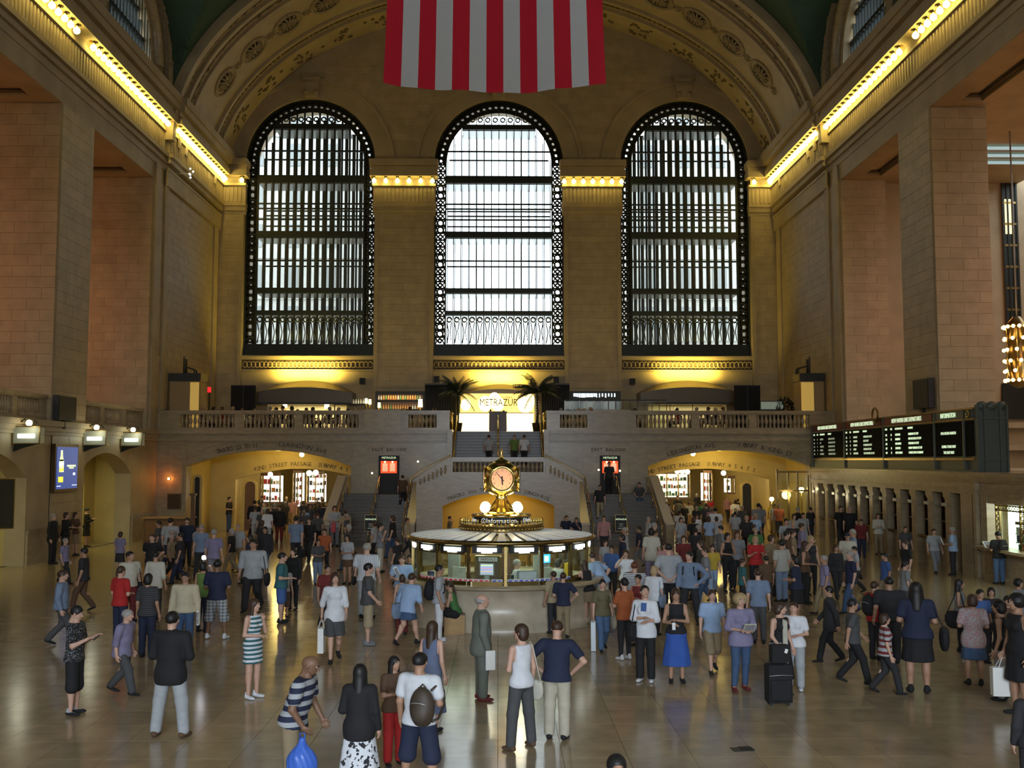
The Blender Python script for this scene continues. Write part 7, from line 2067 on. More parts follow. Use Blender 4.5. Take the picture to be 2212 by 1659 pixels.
P('olive', 1302, 1248, 1405, 172, 'woman in an olive shirt and blue jeans walking forward', fem=True, top='tee', tc='olive', bot='pants', bc='jeans', hair='bun', hc='black', legs='walk', L='down', Rr='down', skin='light')
tote('olive', 'hr', 'large white shopping bag hanging from the hand of the woman in the olive shirt', mat('bag_white', (.7, .78, .85), .4), .34, .62, .10, 'bag', .06, .45)
handbag('olive', 'beige handbag at the side of the woman in the olive shirt', 'beige', -1, .36, True, .85, .02, .27)
P('blue_lean', 1303, 1188, 1334, 300, 'man in a light blue shirt leaning toward the booth with a hand on his hip', tc='sky', bot='pants', bc='beige', hair='short', hc='brown', lean=24, L='fwd', Rr='hips', wide=1.16)
P('shirt_grey_back', 1308, 1166, 1262, 150, 'man in a grey shirt behind the leaning man in light blue', tc='ltgrey', bot='pants', bc='dark', hair='short', hc='brown')
P('blue_back2', 1322, 1178, 1290, 200, 'person in a bright blue top behind the man in light blue', tc='blue', bot='pants', bc='dark', hair='short', hc='black', skin='tan')
P('white_tank2', 1353, 1187, 1320, 190, 'woman with short brown hair in a white sleeveless top and black skirt', fem=True, top='tee', tc='white', bot='skirt', bc='black', hair='bob', hc='brown', L='belly', Rr='cam')
P('stripe_kid', 1372, 1213, 1365, 8, 'boy in a black and white striped shirt seen from behind', tc=('white', 'fine', 'black'), bot='shorts', bc='beige', hair='short', hc='red', wide=1.1)
P('bag_woman', 1350, 1248, 1425, 330, 'woman with tied dark hair in an orange brown top seen from the side', fem=True, top='tee', tc='orange', bot='slim', bc='dark', hair='bun', hc='black', L='face', Rr='belly', shoe='white')
P('brown_arms', 1380, 1240, 1395, 215, 'woman with dark hair and bare arms behind the woman in the white jacket', fem=True, top='tank', tc='dred', bot='skirt', bc='dark', hair='bun', hc='black', skin='tan', L='down', Rr='cross')
P('white_jacket', 1395, 1263, 1472, 200, 'woman in an open white jacket over a blue top with black trousers', fem=True, top='blouse', tc='white', bot='bell', bc='black', hair='crop', hc='black', L='belly', Rr='cross', shoe='white', turn=-25, nod=-8)
inst('blue_top', unit(clothmat(C['blue'])), PEOPLE['white_jacket']['o'], (0, .112, 1.355), (R(16), 0, 0), (.10, .05, .15))
handbag('white_jacket', 'black shoulder bag of the woman in the white jacket', 'black', 1, .38, True, 1.02, .12, .20)
P('blond_white', 1413, 1222, 1372, 30, 'blond woman in a white top with a grey bag strap seen from behind', fem=True, top='tee', tc='white', bot='slim', bc='dark', hair='bob', hc='blond', lean=4)
handbag('blond_white', 'grey shoulder bag of the blond woman in the white top', 'steel', 1, .36, True, 1.00, .04, .22)
P('hands_behind', 1446, 1170, 1342, 4, 'man in a pale grey shirt holding his hands behind his back', tc='ltgrey', bot='pants', bc='black', hair='crop', hc='black', L='behind', Rr='behind', wide=1.08)
P('blue_backpack', 1491, 1190, 1348, 205, 'bearded man in a blue shirt with backpack straps and dark trousers', top='long', tc='steel', bot='pants', bc='dark', hair='short', hc='black', L='hips', Rr='down', wide=1.08, turn=20, legs='wide')
backpack('blue_backpack', 'black backpack worn by the bearded man in the blue shirt', 'black')
P('crossed', 1462, 1270, 1474, 184, 'woman in a dark sleeveless top and royal blue skirt with crossed arms and a cup', fem=True, top='tank', tc='black', bot='midi', bc='royal', hair='bob', hc='brown', skin='tan', L='cross', Rr='belly', nod=10)
held('crossed', 'hr', 'cup', 'clear drinking cup held by the woman with crossed arms', 'cup', (.06, .06, .13), SILVER, (0, .08, -.03))
P('pale_blue_ghost', 1540, 1270, 1452, 178, 'person in a pale blue shirt and khaki shorts walking toward the viewpoint', tc='sky', bot='long_shorts', bc='khaki', hair='short', hc='brown', legs='walk')
P('mauve', 1602, 1282, 1490, 172, 'blond woman in a loose mauve blouse and dark jeans holding papers', fem=True, top='blouse', tc='mauve', bot='slim', bc='denim', hair='curly', hc='blond', L='belly', Rr='belly', wide=1.12, shoe='dred', legs='shift')
held('mauve', 'hr', 'newspaper', 'pale folded map held by the blond woman in the mauve blouse', 'map', (.22, .02, .18), mat('map_pale', (.5, .5, .4), .8), (-.12, .10, .06), (R(-40), 0, 0))
P('black_dress', 1688, 1300, 1502, 150, 'woman in a long black sleeveless dress with a cream scarf beside the suitcase', fem=True, top='tank', tc='black', bot='midi', bc='black', hair='bob', hc='brown', L='down', Rr='handle', wide=1.08, turn=-30)
M_ = PEOPLE['black_dress']['M']
mb = MB(); mb.hexa([(-.02, .105, 1.42), (.05, .09, 1.45), (.06, .14, 1.42), (-.01, .145, 1.40), (.02, .17, .62), (.12, .17, .62), (.12, .20, .62), (.02, .20, .62)][4:] + [(-.02, .13, 1.42), (.06, .12, 1.45), (.06, .15, 1.42), (-.02, .155, 1.40)])
so = mb.build('scarf', clothmat(C['offw']), PEOPLE['black_dress']['o'])
P('white_all', 1718, 1300, 1490, 205, 'woman in a white t-shirt and white trousers behind the woman in the black dress', fem=True, top='tee', tc='white', bot='pants', bc='ltgrey', hair='crop', hc='brown', wide=1.1, shoe='white', L='belly', Rr='down')
# suitcase
x, y = at_floor(1682, 1522)
o = tag(empty('suitcase', (x, y, 0), R(6)), 'tall black wheeled suitcase with a raised handle in front of the woman in black', 'suitcase')
mb = MB(); 
me = net_mesh(('case',), lambda Q: smin(np.maximum(np.maximum(np.abs(Q[0]) - .19, np.abs(Q[1]) - .11), np.abs(Q[2] - .36) - .30) - .012, np.maximum(np.maximum(np.abs(Q[0]) - .165, np.abs(Q[1] + .12) - .035), np.abs(Q[2] - .26) - .16) - .01, .02), (-.25, -.2, .0), (.25, .16, .74), .016, 'case_body', [BLACK])
b = inst('case_body', me, o); setmat(b, [clothmat(C['black'])])
mb = MB(); mb.tube([(-.10, .10, .66), (-.10, .10, 1.0), (.10, .10, 1.0), (.10, .10, .66)], .011, 6); mb.build('telescopic_handle', SILVER, o)
mb = MB(); mb.tube([(-.2, -.13, .5), (0, -.135, .51), (.2, -.13, .5)], .006, 4); mb.build('zip', SILVER, o)
for q in (-.15, .15):
    mb = MB(); mb.lathe([(.035, -.015), (.035, .015)], (q, .07, .036), 12, ax='x'); mb.build('wheel', CHARCOAL, o)
    mb = MB(); mb.box(q - .02, q + .02, -.10, -.06, 0, .05); mb.build('case_foot', CHARCOAL, o)
o2 = tag(empty('bag', (x + .02, y - .02, .70), R(6)), 'black bag with a white mark resting on top of the suitcase', 'bag')
b = inst('bag_body', unit(clothmat(C['black'])), o2, (0, 0, .15), None, (.30, .16, .28)); inst('white_mark', unit(CARD_W), o2, (.09, -.085, .20), (0, R(20), 0), (.05, .01, .07))
P('black_skirt', 1985, 1256, 1496, 20, 'woman in a dark blue top and black skirt seen from behind with a black bag', fem=True, top='tee', tc='navy', bot='skirt', bc='black', hair='long', hc='black', skin='tan', L='belly', Rr='belly', wide=1.18)
handbag('black_skirt', 'large black handbag at the hip of the woman in the black skirt', 'black', 1, .50, True, 1.02, .02, .34)
P('black_hair_r', 2076, 1250, 1408, 120, 'woman with long black hair in a grey sleeveless top with a black bag, right', fem=True, top='tank', tc='grey', bot='slim', bc='dark', hair='long', hc='black', skin='tan', L='down', Rr='belly', turn=-20)
handbag('black_hair_r', 'big black bag of the woman with long black hair on the right', 'black', 1, .46, True, .98, -.05, .26)
P('print_blouse', 2106, 1283, 1480, 15, 'woman in a pink and grey printed blouse and blue skirt, right', fem=True, top='tunic', tc=('ltgrey', 'mottle', 'pink'), bot='skirt', bc='denim', hair='bob', hc='brown', skin='tan', wide=1.1, L='belly', Rr='belly')
tote('print_blouse', 'hl', 'cream cloth bag beside the woman in the printed blouse', 'offw', .30, .40, .12)
P('black_tank_r', 2166, 1296, 1512, 305, 'woman with bare arms in a black sleeveless top and white trousers, right', fem=True, top='tank', tc='black', bot='pants', bc='ltgrey', hair='bob', hc='black', skin='tan', L='down', Rr='down', wide=1.08)
P('edge_r', 2206, 1282, 1545, 260, 'woman in a black dress cut by the right edge of the picture', fem=True, top='tank', tc='black', bot='skirt', bc='black', hair='curly', hc='black', skin='tan', L='down', Rr='down', wide=1.1)
tote('edge_r', 'hr', 'white shopping bag at the right edge of the picture', CARD_W, .42, .46, .14)
P('r_head1', 2122, 1272, 1432, 170, 'person with short dark hair behind the printed blouse woman', tc='blue', bot='pants', bc='dark', hair='short', hc='black', skin='tan')
P('r_head2', 2146, 1268, 1425, 200, 'person in dark clothes between the printed blouse and the black top women', tc='dark', bot='pants', bc='dark', hair='bob', hc='black', skin='tan', fem=True)
P('r_head3', 2205, 1250, 1400, 150, 'person with bushy black hair at the right edge behind the group', tc='grey', bot='pants', bc='dark', hair='curly', hc='black', skin='tan', fem=True)
P('r_head4', 2182, 1286, 1455, 190, 'person in a brown top behind the woman at the right edge', tc='brown', bot='pants', bc='dark', hair='short', hc='black', skin='tan')
P('reader', 2160, 1148, 1262, 350, 'man in a black polo shirt and blue jeans reading at the exchange counter', tc='black', bot='pants', bc='jeans', hair='short', hc='black', skin='tan', L='phone', Rr='phone', nod=20, wide=1.1)
backpack('reader', 'black backpack on the man reading at the exchange counter', 'black')
held('reader', 'hl', 'newspaper', 'open newspaper read by the man at the exchange counter', 'newspaper', (.34, .02, .26), CARD_W, (.04, .08, .05), (R(-40), 0, 0))
P('bluewhite_shirt', 2060, 1138, 1242, 300, 'man in a light blue shirt holding papers near the last ticket window', tc='sky', bot='pants', bc='dark', hair='crop', hc='grey', skin='tan', L='belly', Rr='belly', wide=1.1)
held('bluewhite_shirt', 'hl', 'newspaper', 'white papers held by the man near the last ticket window', 'paper', (.2, .02, .26), CARD_W, (.02, .1, .1), (R(-20), 0, 0))
P('white_tee_logo', 2020, 1140, 1236, 178, 'man in a white t-shirt with a dark print walking by the ticket windows', tc='ltgrey', bot='pants', bc='grey', hair='crop', hc='brown', legs='walk', wide=1.1)
P('cap_man', 1833, 1150, 1268, 200, 'man in a dark cap and pale shirt with a bag strap', tc='offw', bot='pants', bc='khaki', hair='cap', hc='navy', skin='tan')
P('dark_woman_r', 1808, 1174, 1292, 178, 'woman in a dark jacket in front of the man in the cap', fem=True, top='long', tc='dark', bot='pants', bc='dark', hair='bob', hc='brown', skin='tan', legs='walk')
P('blond_black', 1754, 1156, 1285, 165, 'blond woman in a dark top with a long white scarf', fem=True, top='tank', tc='dark', bot='slim', bc='black', hair='bob', hc='blond', L='down', Rr='cam')
P('brown_shoulder', 1741, 1168, 1305, 120, 'woman with long brown hair and bare shoulders facing right', fem=True, top='tank', tc='brown', bot='pants', bc='black', hair='long', hc='brown', skin='tan', Rr='belly')
P('red_blond', 1634, 1157, 1282, 180, 'blond woman in a red shirt with both hands raised to her chest', fem=True, top='tee', tc='red', bot='pants', bc='dark', hair='bob', hc='blond', L='phone', Rr='phone', wide=1.1)
P('stripe_back', 1690, 1166, 1300, 330, 'man in a white polo with thin dark stripes seen from behind', tc=('offw', 'fine', 'grey'), bot='pants', bc='steel', hair='short', hc='black', skin='tan', wide=1.12)
P('navy_woman', 1722, 1200, 1345, 300, 'woman in a navy t-shirt and black skirt facing left', fem=True, top='tee', tc='navy', bot='skirt', bc='black', hair='bob', hc='black', skin='tan', L='belly', Rr='belly', wide=1.05)
P('brown_kid', 1657, 1200, 1315, 350, 'person with dark hair in a brown shirt among the seated group', tc='brown', bot='pants', bc='dark', hair='short', hc='black', skin='tan')
P('denim_back', 1640, 1228, 1390, 10, 'person in a denim blue shirt seen from behind', tc='steel', bot='pants', bc='dgrey', hair='short', hc='brown', lean=4)
P('green_top', 1605, 1206, 1320, 90, 'person in a dark green top facing right', tc='teal', bot='pants', bc='dark', hair='short', hc='brown', skin='tan')
P('dark_phone', 1573, 1150, 1278, 160, 'woman in a black top with a hand at her face', fem=True, top='tank', tc='black', bot='slim', bc='black', hair='bob', hc='black', skin='tan', L='face', Rr='belly')
P('grey_top_r', 1594, 1146, 1270, 185, 'woman in a grey top beside the woman with a hand at her face', fem=True, top='tee', tc='grey', bot='pants', bc='dark', hair='bob', hc='brown', skin='tan')
P('curly_khaki', 1668, 1156, 1275, 150, 'curly haired person in an olive top right of the red shirt', fem=True, top='tee', tc='khaki', bot='pants', bc='dark', hair='curly', hc='brown')
P('red_back', 1893, 1255, 1425, 60, 'boy in a bright red shirt with a black strap facing right', tc='red', bot='pants', bc='dark', hair='short', hc='brown')
backpack('red_back', 'small black bag across the back of the boy in red', 'black')
P('dark_back_r', 1925, 1245, 1432, 10, 'man in a dark t-shirt seen from behind right of the boy in red', tc='dark', bot='pants', bc='dark', hair='crop', hc='black', skin='tan', wide=1.15)
P('walk_r1', 1845, 1290, 1478, 100, 'person in dark clothes striding right in front of the boy in red', tc='dgrey', bot='pants', bc='black', legs='walk', L='fwd', Rr='back', skin='tan')
P('walk_r2', 1795, 1262, 1432, 285, 'person in a black jacket walking left with a dark bag', top='jacket', tc='dark', bot='pants', bc='black', legs='walk2', skin='tan', L='back', Rr='fwd')
P('walk_r3', 1915, 1322, 1500, 95, 'person in a pink and white striped top walking right', fem=True, tc=('ltgrey', 'wide', 'dred'), bot='pants', bc='dark', legs='walk', hair='bob', hc='brown')
P('white_walk_r', 1848, 1178, 1280, 270, 'man in a white shirt walking left past the ticket windows', tc='ltgrey', bot='pants', bc='dark', legs='walk', wide=1.1)
P('blue_walk_r', 1915, 1192, 1308, 265, 'man in a bright blue shirt walking left', tc='blue', bot='pants', bc='khaki', legs='walk', skin='tan', wide=1.05)
P('grey_walk_r', 1958, 1210, 1335, 90, 'man in a grey shirt walking right on the open floor', tc='grey', bot='pants', bc='dgrey', legs='walk2', skin='light')
P('arms_white', 1899, 1108, 1198, 190, 'woman in a white top with folded arms by the ticket windows', fem=True, top='long', tc='offw', bot='pants', bc='khaki', hair='bob', hc='brown', L='cross', Rr='cross')
P('bend1', 1838, 1092, 1188, 190, 'man in black leaning against a ticket window pilaster', tc='black', bot='pants', bc='black', hair='short', hc='grey')
P('bend2', 1818, 1090, 1185, 170, 'man in a black shirt left of the leaning man at the ticket windows', tc='black', bot='pants', bc='dark', hair='short', hc='brown')
P('sit_r', 1862, 1120, 1205, 200, 'person in a red and blue top crouching near the ticket windows', tc='dred', bot='pants', bc='navy', hair='short', hc='brown', lean=12)
P('tan_walk', 1958, 1135, 1225, 180, 'man in a dark grey shirt by the middle ticket windows', tc='dgrey', bot='pants', bc='dark', hair='crop', hc='brown', legs='walk')
P('desk_r1', 1725, 1095, 1180, 80, 'man in a dark suit with grey hair near the glass shop doors', top='jacket', tc='black', bot='pants', bc='black', hair='crop', hc='grey')
P('desk_r2', 1752, 1095, 1172, 330, 'man in a dark shirt at the first ticket window', tc='dark', bot='pants', bc='dark', hair='short', hc='brown')
P('red_bag_low', 2240, 1466, 1760, 20, 'person in dark clothes cut off at the lower right edge', top='long', tc='dark', bot='pants', bc='dark', hair='bob', hc='black', fem=True)
P('bottom_head', 1335, 1628, 2090, 176, 'dark haired person whose head just rises above the bottom edge', tc='dark', bot='pants', bc='dark', hair='short', hc='black', skin='tan')
# ---------------------------------------------------------------- left and centre, middle distance
P('boy_red', 257, 1222, 1392, 30, 'boy in a bright red shirt and jeans seen from behind, left', tc='red', bot='pants', bc='navy', hair='short', hc='brown', L='belly', Rr='belly')
P('white_strap', 277, 1190, 1342, 130, 'man in a cream t-shirt with a dark shoulder strap looking right', tc='offw', bot='pants', bc='dred', hair='crop', hc='black', skin='tan', turn=-20, wide=1.08)
handbag('white_strap', 'dark shoulder bag of the man in the cream t-shirt', 'black', -1, .3, True, .95, 0, .26)
P('white_back', 333, 1190, 1338, 12, 'man in a loose white shirt and dark trousers seen from behind', top='blouse', tc='offw', bot='pants', bc='dark', hair='crop', hc='black', skin='tan')
P('dark_stripe', 316, 1238, 1420, 8, 'woman with black hair in a dark striped top behind the black jacket', fem=True, top='tee', tc=('dark', 'fine', 'dgrey'), bot='pants', bc='navy', hair='bob', hc='black', skin='tan')
P('black_badge', 326, 1153, 1275, 185, 'man in a black t-shirt with a small white badge', tc='black', bot='pants', bc='black', hair='crop', hc='brown', L='behind', Rr='behind', wide=1.1)
P('ghost_white_l', 262, 1312, 1500, 100, 'man in a loose mauve grey shirt walking right behind the boy with the phone', top='blouse', tc='mauve', bot='pants', bc='dgrey', hair='short', hc='grey', legs='walk', wide=1.15, lean=6)
P('ghost_l1', 130, 1228, 1395, 80, 'man in a grey blue shirt striding right along the left wall', top='long', tc='steel', bot='pants', bc='dgrey', legs='walk', hair='short', hc='brown', wide=1.1)
P('ghost_l2', 178, 1180, 1322, 265, 'person in a dark top with a brown bag walking left', tc='dark', bot='pants', bc='brown', legs='walk2', hair='short', hc='black', skin='tan')
P('ghost_l3', 138, 1160, 1262, 95, 'man in a pale mauve shirt near the left wall', tc='mauve', bot='pants', bc='dark', legs='walk', hair='crop', hc='grey')
P('wall1', 112, 1104, 1218, 95, 'dark clothed person leaning on the left wall below the poster, leftmost', top='jacket', tc='black', bot='pants', bc='black', hair='short', hc='grey')
P('wall2', 140, 1106, 1208, 100, 'dark clothed person with folded arms below the poster, second from the left', top='long', tc='black', bot='pants', bc='dark', hair='bob', hc='brown', fem=True, L='cross', Rr='cross')
P('wall3', 160, 1106, 1200, 110, 'person with bare arms in front of the left wall, beside the gate arch', fem=True, top='tee', tc='brown', bot='skirt', bc='khaki', hair='bob', hc='brown', L='belly', Rr='belly')
P('wall4', 186, 1097, 1168 + 14, 85, 'woman in dark clothes looking at a phone at the gate arch', fem=True, top='long', tc='black', bot='skirt', bc='black', hair='bun', hc='black', L='phone', Rr='phone', nod=15)
P('gate_w', 258, 1148, 1240, 10, 'woman in a pale top and dark skirt walking away near the gate', fem=True, top='tee', tc='mauve', bot='skirt', bc='dark', hair='bob', hc='brown', legs='stand')
P('l_corner1', 366, 1112, 1232, 10, 'man in a pale shirt and dark trousers walking away in the left corner', tc='ltgrey', bot='pants', bc='navy', legs='walk', wide=1.1)
P('l_corner2', 402, 1118, 1222, 170, 'person in a dark blue top near the wooden desk', tc='navy', bot='pants', bc='dark', hair='short', hc='black')
P('l_corner3', 388, 1148, 1262, 260, 'person in dark clothes walking left near the black t-shirt man', tc='dark', bot='pants', bc='navy', legs='walk2', hair='short', hc='black', skin='tan')
P('l_mid1', 433, 1130, 1250, 175, 'person in a grey blue top in front of the wooden post', tc='steel', bot='pants', bc='dark', legs='walk', hair='bob', fem=True, hc='grey')
P('l_mid2', 460, 1140, 1268, 5, 'person in a mauve grey shirt behind the camera flash', tc='mauve', bot='pants', bc='grey', legs='walk', hair='short', hc='grey')
P('passage_stand', 494, 1064, 1148, 100, 'slim man in dark clothes standing alone at the left side of the left passage', tc='dark', bot='pants', bc='denim', hair='crop', hc='black', L='belly', Rr='belly')
P('p_dark', 549, 1072, 1160, 5, 'man in a wide black coat walking into the left passage', top='jacket', tc='black', bot='pants', bc='black', legs='walk', wide=1.2)
P('l_pale2', 512, 1130, 1232, 175, 'man in a pale blue shirt left of the broad man in the pale shirt', tc='ltgrey', bot='pants', bc='khaki', legs='walk', hair='crop', hc='grey')
P('red_tote', 722, 1092, 1180, 160, 'woman in a white top with a bright red bag near the left stairs', fem=True, top='blouse', tc='ltgrey', bot='pants', bc='grey', hair='bob', hc='brown', wide=1.15, L='belly', Rr='belly')
tote('red_tote', 'hr', 'bright red shopping bag carried near the left stairs', mat('bag_red', (.5, .02, .03), .5), .42, .44, .2, 'bag', .0)
P('tan_left_stair', 745, 1102, 1182, 350, 'person in a tan coat at the foot of the left parapet', tc='tan', bot='pants', bc='tan', hair='short', hc='brown')
P('pink_tank', 900, 1096, 1170, 185, 'woman in a pink sleeveless top and grey skirt at the foot of the stair parapet', fem=True, top='tank', tc='pink', bot='skirt', bc='ltgrey', hair='bun', hc='black', skin='dark', L='hips', Rr='hips')
P('near_parapet', 858, 1162, 1260, 300, 'person in a dark red top left of the booth', tc='dark', bot='pants', bc='dark', hair='short', hc='brown', turn=0)
P('newspaper_man', 868, 1196, 1338, 178, 'man in light blue leaning on the booth counter beside a folded map', tc='sky', bot='pants', bc='navy', hair='short', hc='brown', lean=12, L='belly', Rr='counter', wide=1.12)
held('newspaper_man', 'hl', 'newspaper', 'large folded white map held up by the man at the left of the booth', 'map', (.10, .03, .46), CARD_W, (.18, .04, .14), (0, R(28), 0))
P('behind_paper', 884, 1198, 1318, 185, 'dark haired person behind the man with the folded map', tc='dark', bot='pants', bc='dark', hair='short', hc='black', skin='tan')
P('grey_vest', 868, 1240, 1372, 345, 'woman in a pale top with a red sash below the folded map', fem=True, top='tank', tc='tan', bot='pants', bc='dred', hair='bob', hc='brown', Rr='face')
P('arch_dark', 971, 1115, 1182, 95, 'person in a dark olive top beside the yellow stair arch', tc='olive', bot='pants', bc='dark', hair='short', hc='black', Rr='face')
P('r_stair_photo', 1440, 1085, 1172, 182, 'woman in a black top taking a photo with raised arms beside the right parapet', fem=True, top='tank', tc='black', bot='slim', bc='denim', hair='bob', hc='brown', L='cam', Rr='cam')
held('r_stair_photo', 'hr', 'camera', 'small camera raised by the woman beside the right parapet', 'camera', (.10, .04, .07), SILVER, (-.05, .08, .06))
P('r_walk_a', 1472, 1115, 1205, 175, 'woman in a pale grey shirt walking in front of the right passage', fem=True, top='tee', tc='ltgrey', bot='pants', bc='grey', legs='walk', hair='bob', hc='brown')
P('r_white_back', 1546, 1095, 1180, 5, 'man in a white shirt walking into the right passage', tc='white', bot='pants', bc='dark', legs='walk', wide=1.15)
P('r_grey_back', 1640, 1082, 1172, 5, 'man in a grey sleeveless shirt walking away at the right passage', tc='grey', bot='pants', bc='dark', legs='walk2', wide=1.15)
P('r_white_mid', 1700, 1118, 1220, 180, 'man in a white shirt near the glass shop doors', tc='ltgrey', bot='pants', bc='dark', legs='walk')
P('r_white_back2', 1408, 1140, 1262, 5, 'woman in a long white shirt seen from behind right of the booth', fem=True, top='tunic', tc='offw', bot='pants', bc='mauve', hair='bob', hc='black', wide=1.1)
P('r_pink', 1438, 1168, 1290, 170, 'person in a pink top behind the man with hands behind his back', tc='pink', bot='pants', bc='dark', hair='short', hc='brown', legs='walk')
P('r_red_mid', 1478, 1156, 1272, 190, 'person in a dusty red top behind the bearded man in blue', tc='dred', bot='pants', bc='dark', hair='bob', hc='brown', fem=True)
P('r_salmon', 1305, 1112, 1200, 180, 'person in a salmon top right behind the booth', tc='pink', bot='pants', bc='dark', hair='short', hc='brown', legs='walk')
P('r_gold', 1540, 1175, 1282, 185, 'person in a mustard top and pale trousers right of the bearded man', tc='yellow', bot='pants', bc='sky', hair='short', hc='brown', legs='walk')
P('white_head_l', 700, 1140, 1236, 178, 'person in an orange red top near the yellow floor reflection', tc='orange', bot='pants', bc='dark', legs='walk', hair='short')
# camera with a firing flash held up near the plaid shorts man
P_ = onY(441, 1204, PEOPLE['lime']['M'].translation.y + .3)
o = tag(empty('camera', P_), 'compact camera with its flash firing, white starburst on the left', 'camera'); bar('camera_body', -.05, .05, -.02, .02, -.05, .0, SILVER, o)
mb = MB(); mb.sphere((0, -.035, .0), .05); mb.build('flash', mat('flash_glow', (1, 1, 1), .5, emit=(.9, .95, 1), es=60), o); bar('camera_lens', -.02, .02, -.05, -.02, -.045, -.01, BLACK, o)
# clerks inside the booth
person('clerk1', BX + .38, BY - 1.35, 90, 1.62, 'grey haired clerk in a white shirt seated inside the booth', legs='stand', L='belly', Rr='belly', top='tee', tc='white', bot='pants', bc='dark', hair='crop', hc='grey', z=.02)
person('clerk2', BX + 1.45, BY - .85, 60, 1.58, 'dark haired clerk in a grey shirt inside the right part of the booth', legs='stand', L='belly', Rr='belly', top='tee', tc='ltgrey', bot='pants', bc='dark', hair='bob', hc='black', fem=True, z=.02)
# couple on the ledge, people on the steps
person('ledge1', LEDGE[0] - .35, LEDGE[1] - .1, 168, 1.72, 'man in a navy shirt sitting on the ledge beside the right parapet', legs='sit', L='lap', Rr='lap', tc='navy', bot='pants', bc='dark', hair='short', hc='brown', z=.16, lean=10)
person('ledge2', LEDGE[0] + .2, LEDGE[1] - .1, 195, 1.62, 'woman in navy with brown hair sitting close to the man on the ledge', legs='sit', L='face', Rr='lap', fem=True, tc='navy', bot='pants', bc='navy', hair='bob', hc='brown', z=.16, lean=16)
person('step1', 7.35, 53.2, 185, 1.7, 'person in grey sitting high on the right flight by the outer parapet', legs='sit', L='lap', Rr='lap', tc='dgrey', bot='pants', bc='denim', hair='short', hc='black', z=1.66, lean=12)
person('step2', 5.1, 51.2, 190, 1.72, 'person in tan trousers walking down the right flight', legs='walk', tc='dark', bot='pants', bc='tan', hair='short', hc='brown', z=1.16)
person('step3', 5.9, 54.2, 185, 1.7, 'person in dark clothes standing in front of the right menu case', legs='stand', tc='dark', bot='pants', bc='black', hair='short', hc='black', z=2.3)
person('step4', -4.9, 52.6, 5, 1.7, 'person in dark brown going up the left flight by the inner parapet', legs='walk', tc='brown', bot='pants', bc='dark', hair='short', hc='black', z=1.65)
for i, (px, zz, lab, c_, g_) in enumerate(((1056, 4.0, 'person in a white shirt on the central flight left of the rail', 'ltgrey', 5), (1111, 4.0, 'person in a lime green shirt on the central flight', 'lime', 185), (1132, 3.9, 'person in a white top with a dark strap on the central flight', 'white', 5))):
    person('mid%d' % i, onY(px, 970, 54.5).x, 54.3 - .1 * i, g_, 1.68, lab, legs='walk2' if g_ < 90 else 'walk', tc=c_, bot='pants', bc='dark', hair='short', hc='brown', z=3.78)
# ---------------------------------------------------------------- the crowd before the passages
crowd_specs = [('in dark clothes', ('dark', 'black', 'navy', 'dgrey'), ('dark', 'black')), ('in pale clothes', ('ltgrey', 'offw', 'white', 'sky'), ('khaki', 'grey', 'ltgrey')),
               ('in bright clothes', ('red', 'orange', 'blue', 'green', 'pink', 'yellow'), ('denim', 'dark', 'khaki'))]
rnd = random.Random(77)
taken = [(p['M'].translation.x, p['M'].translation.y) for p in PEOPLE.values()]
CN = dict(dgrey='charcoal', ltgrey='pale grey', offw='cream', sky='pale blue', denim='denim', steel='slate blue')
def crowd(where, px0, px1, yf0, yf1, n, hz=0.0):
    made = 0; tries = 0
    while made < n and tries < 900:
        tries += 1
        px, yf = rnd.uniform(px0, px1), rnd.uniform(yf0, yf1); x, y = at_floor(px, yf)
        if any((x - a) ** 2 + (y - b) ** 2 < .42 for a, b in taken): continue
        if 3.3 < abs(x) < 9 and y > 48.2: 
            if not (abs(x) > 8.7): continue
        if abs(x) < 4.5 and y > 48.6: continue
        if y > 54.4 and not (8.2 < abs(x) < 16.4): continue
        if (x - BX) ** 2 + (y - BY) ** 2 < 9.5: continue
        if x > 15.7 or x < -17.6: continue
        if 59.2 < y < 61.2 and not (8.4 < abs(x) < 15.4): continue
        if -17.9 < x < -15.4 and 50 < y < 52.5: continue
        ds, tcs, bcs = rnd.choices(crowd_specs, (5, 3, 2))[0]
        act = rnd.choice(('walking into the', 'coming out of the')); fem = rnd.random() < .45; t_, b_ = rnd.choice(tcs), rnd.choice(bcs)
        person(None, x, y, (5 if 'into' in act else 180) + rnd.uniform(-20, 20), rnd.uniform(1.56, 1.84), 'commuter in a %s top and %s trousers %s %s' % (CN.get(t_, t_), CN.get(b_, b_), act, where), legs=rnd.choice(('walk', 'walk2')), fem=fem,
               tc=t_, bc=b_, hair='bob' if fem else 'short', hc=rnd.choice(('black', 'brown', 'brown', 'grey', 'blond')), skin=rnd.choice(('light', 'light', 'tan', 'brown')), group='commuters %s %s %s' % (ds, act, where))
        taken.append((x, y)); made += 1
crowd('left passage', 520, 740, 1118, 1172, 26)
crowd('left passage', 560, 735, 1172, 1220, 7)
crowd('right passage', 1420, 1700, 1112, 1178, 30)
crowd('right passage', 1440, 1760, 1180, 1240, 14)
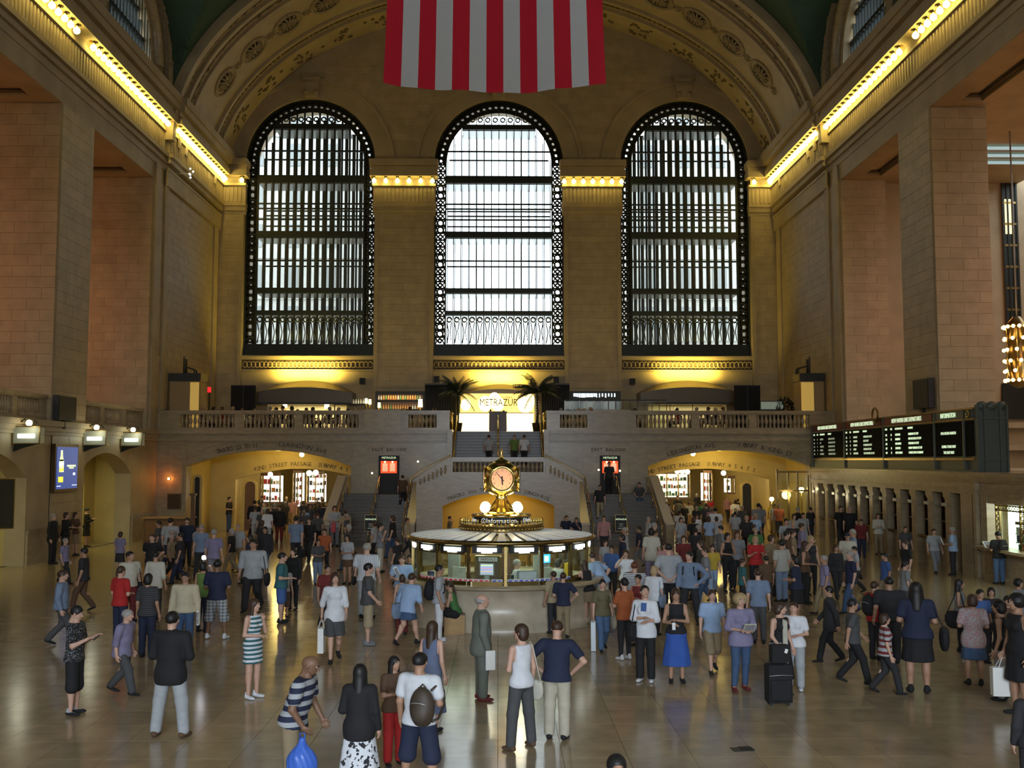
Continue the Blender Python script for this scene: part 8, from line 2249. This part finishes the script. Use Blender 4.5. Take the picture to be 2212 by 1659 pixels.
def mid(where, px0, px1, y0, y1, n):
    made = 0; tries = 0
    names = dict(dark='dark', black='black', dgrey='charcoal', grey='grey', ltgrey='pale grey', steel='slate blue', khaki='khaki', mauve='mauve', tan='tan', navy='navy', brown='brown')
    while made < n and tries < 500:
        tries += 1
        px, yf = rnd.uniform(px0, px1), rnd.uniform(y0, y1); x, y = at_floor(px, yf)
        if any((x - a) ** 2 + (y - b) ** 2 < .6 for a, b in taken) or (x - BX) ** 2 + (y - BY) ** 2 < 10 or x > 15.7: continue
        tc = rnd.choice(list(names)); bc = rnd.choice(('dark', 'black', 'khaki', 'grey', 'denim')); dr = rnd.choice((90, 270))
        lab = 'passer-by in %s walking %s %s' % (names[tc], 'right' if dr == 90 else 'left', where)
        person(None, x, y, dr + rnd.uniform(-15, 15), rnd.uniform(1.58, 1.84), lab, legs=rnd.choice(('walk', 'walk2')), tc=tc, bc=bc, hair=rnd.choice(('short', 'crop', 'bob')), hc=rnd.choice(('black', 'brown', 'grey')), skin=rnd.choice(('light', 'tan')), group=lab[:46])
        taken.append((x, y)); made += 1
mid('between the right stairs and the booth', 1290, 1440, 1195, 1262, 6)
mid('in front of the left stairs', 730, 880, 1195, 1262, 5)
mid('on the left of the hall', 300, 560, 1225, 1300, 6)
mid('on the right of the hall', 1500, 2000, 1225, 1330, 12)
# diners on the balcony: seated people at small tables, seen over the balustrade
tab = MB(); tab.lathe([(.36, .70), (.36, .73)], n=16); TABM = tab.mesh('table_top', CARD_W)
leg_ = MB(); leg_.lathe([(.2, 0), (.2, .02), (.03, .05), (.03, .70)], n=10); TABL = leg_.mesh('table_leg', CHARCOAL)
SEATM = None
seats = [(438, 57), (462, 57.4), (480, 57), (503, 57.8), (525, 57), (548, 57.6), (583, 57.2), (597, 58.5), (611, 57.0), (631, 57.6), (643, 58.6), (662, 57.2), (676, 58.2), (712, 57.1), (732, 57.4), (752, 58), (768, 57.1), (872, 57.2), (886, 58), (938, 57.4),
         (1212, 57.4), (1250, 57.2), (1262, 58.2), (1276, 57.3), (1372, 57.2), (1462, 57.3), (1505, 57.2), (1530, 57.6), (1545, 58.4), (1562, 57.2)]
cols_ = ['dark', 'ltgrey', 'brown', 'black', 'offw', 'navy', 'red', 'grey']
for i, (px, Y) in enumerate(seats):
    X = onY(px, 875, Y).x; half = 'left' if px < 1076 else 'right'
    fc = rnd.choice((90, 270)); tcc = rnd.choice(cols_)
    person(None, X, Y, fc + rnd.uniform(-25, 25), rnd.uniform(1.66, 1.84), 'diner in a %s top seated at a balcony table on the %s half' % (CN.get(tcc, tcc), half), legs='sit', L='belly', Rr='belly', fem=rnd.random() < .5, tc=tcc, bot='pants', bc='dark', hair=rnd.choice(('short', 'bob', 'crop')),
           hc=rnd.choice(('black', 'brown', 'grey', 'blond')), skin=rnd.choice(('light', 'tan', 'brown')), z=ZB + .05, group='diners on the %s half of the balcony' % half)
    c = tag(empty('dining_chair', (X, Y, ZB), -R(fc)), 'dark chair under a diner on the %s half of the balcony' % half, 'chair', 'chairs on the %s half of the balcony' % half)
    inst('seat', unit(WOOD), c, (0, -.02, .43), None, (.42, .42, .04)); inst('backrest', unit(WOOD), c, (0, -.25, .68), None, (.40, .03, .42))
    for q in (-.18, .18):
        for w in (-.2, .16): inst('leg', unit(WOOD), c, (q, w, .21), None, (.035, .035, .42))
for i, px in enumerate((450, 492, 536, 590, 620, 668, 722, 760, 880, 1256, 1380, 1470, 1518, 1554)):
    Y = 57.9; X = onY(px, 875, Y).x; half = 'left' if px < 1076 else 'right'
    t = tag(empty('dining_table', (X, Y + .1, ZB)), 'small round balcony table among the diners on the %s half' % half, 'table', 'tables on the %s half of the balcony' % half)
    inst('table_top', TABM, t); inst('table_leg', TABL, t)
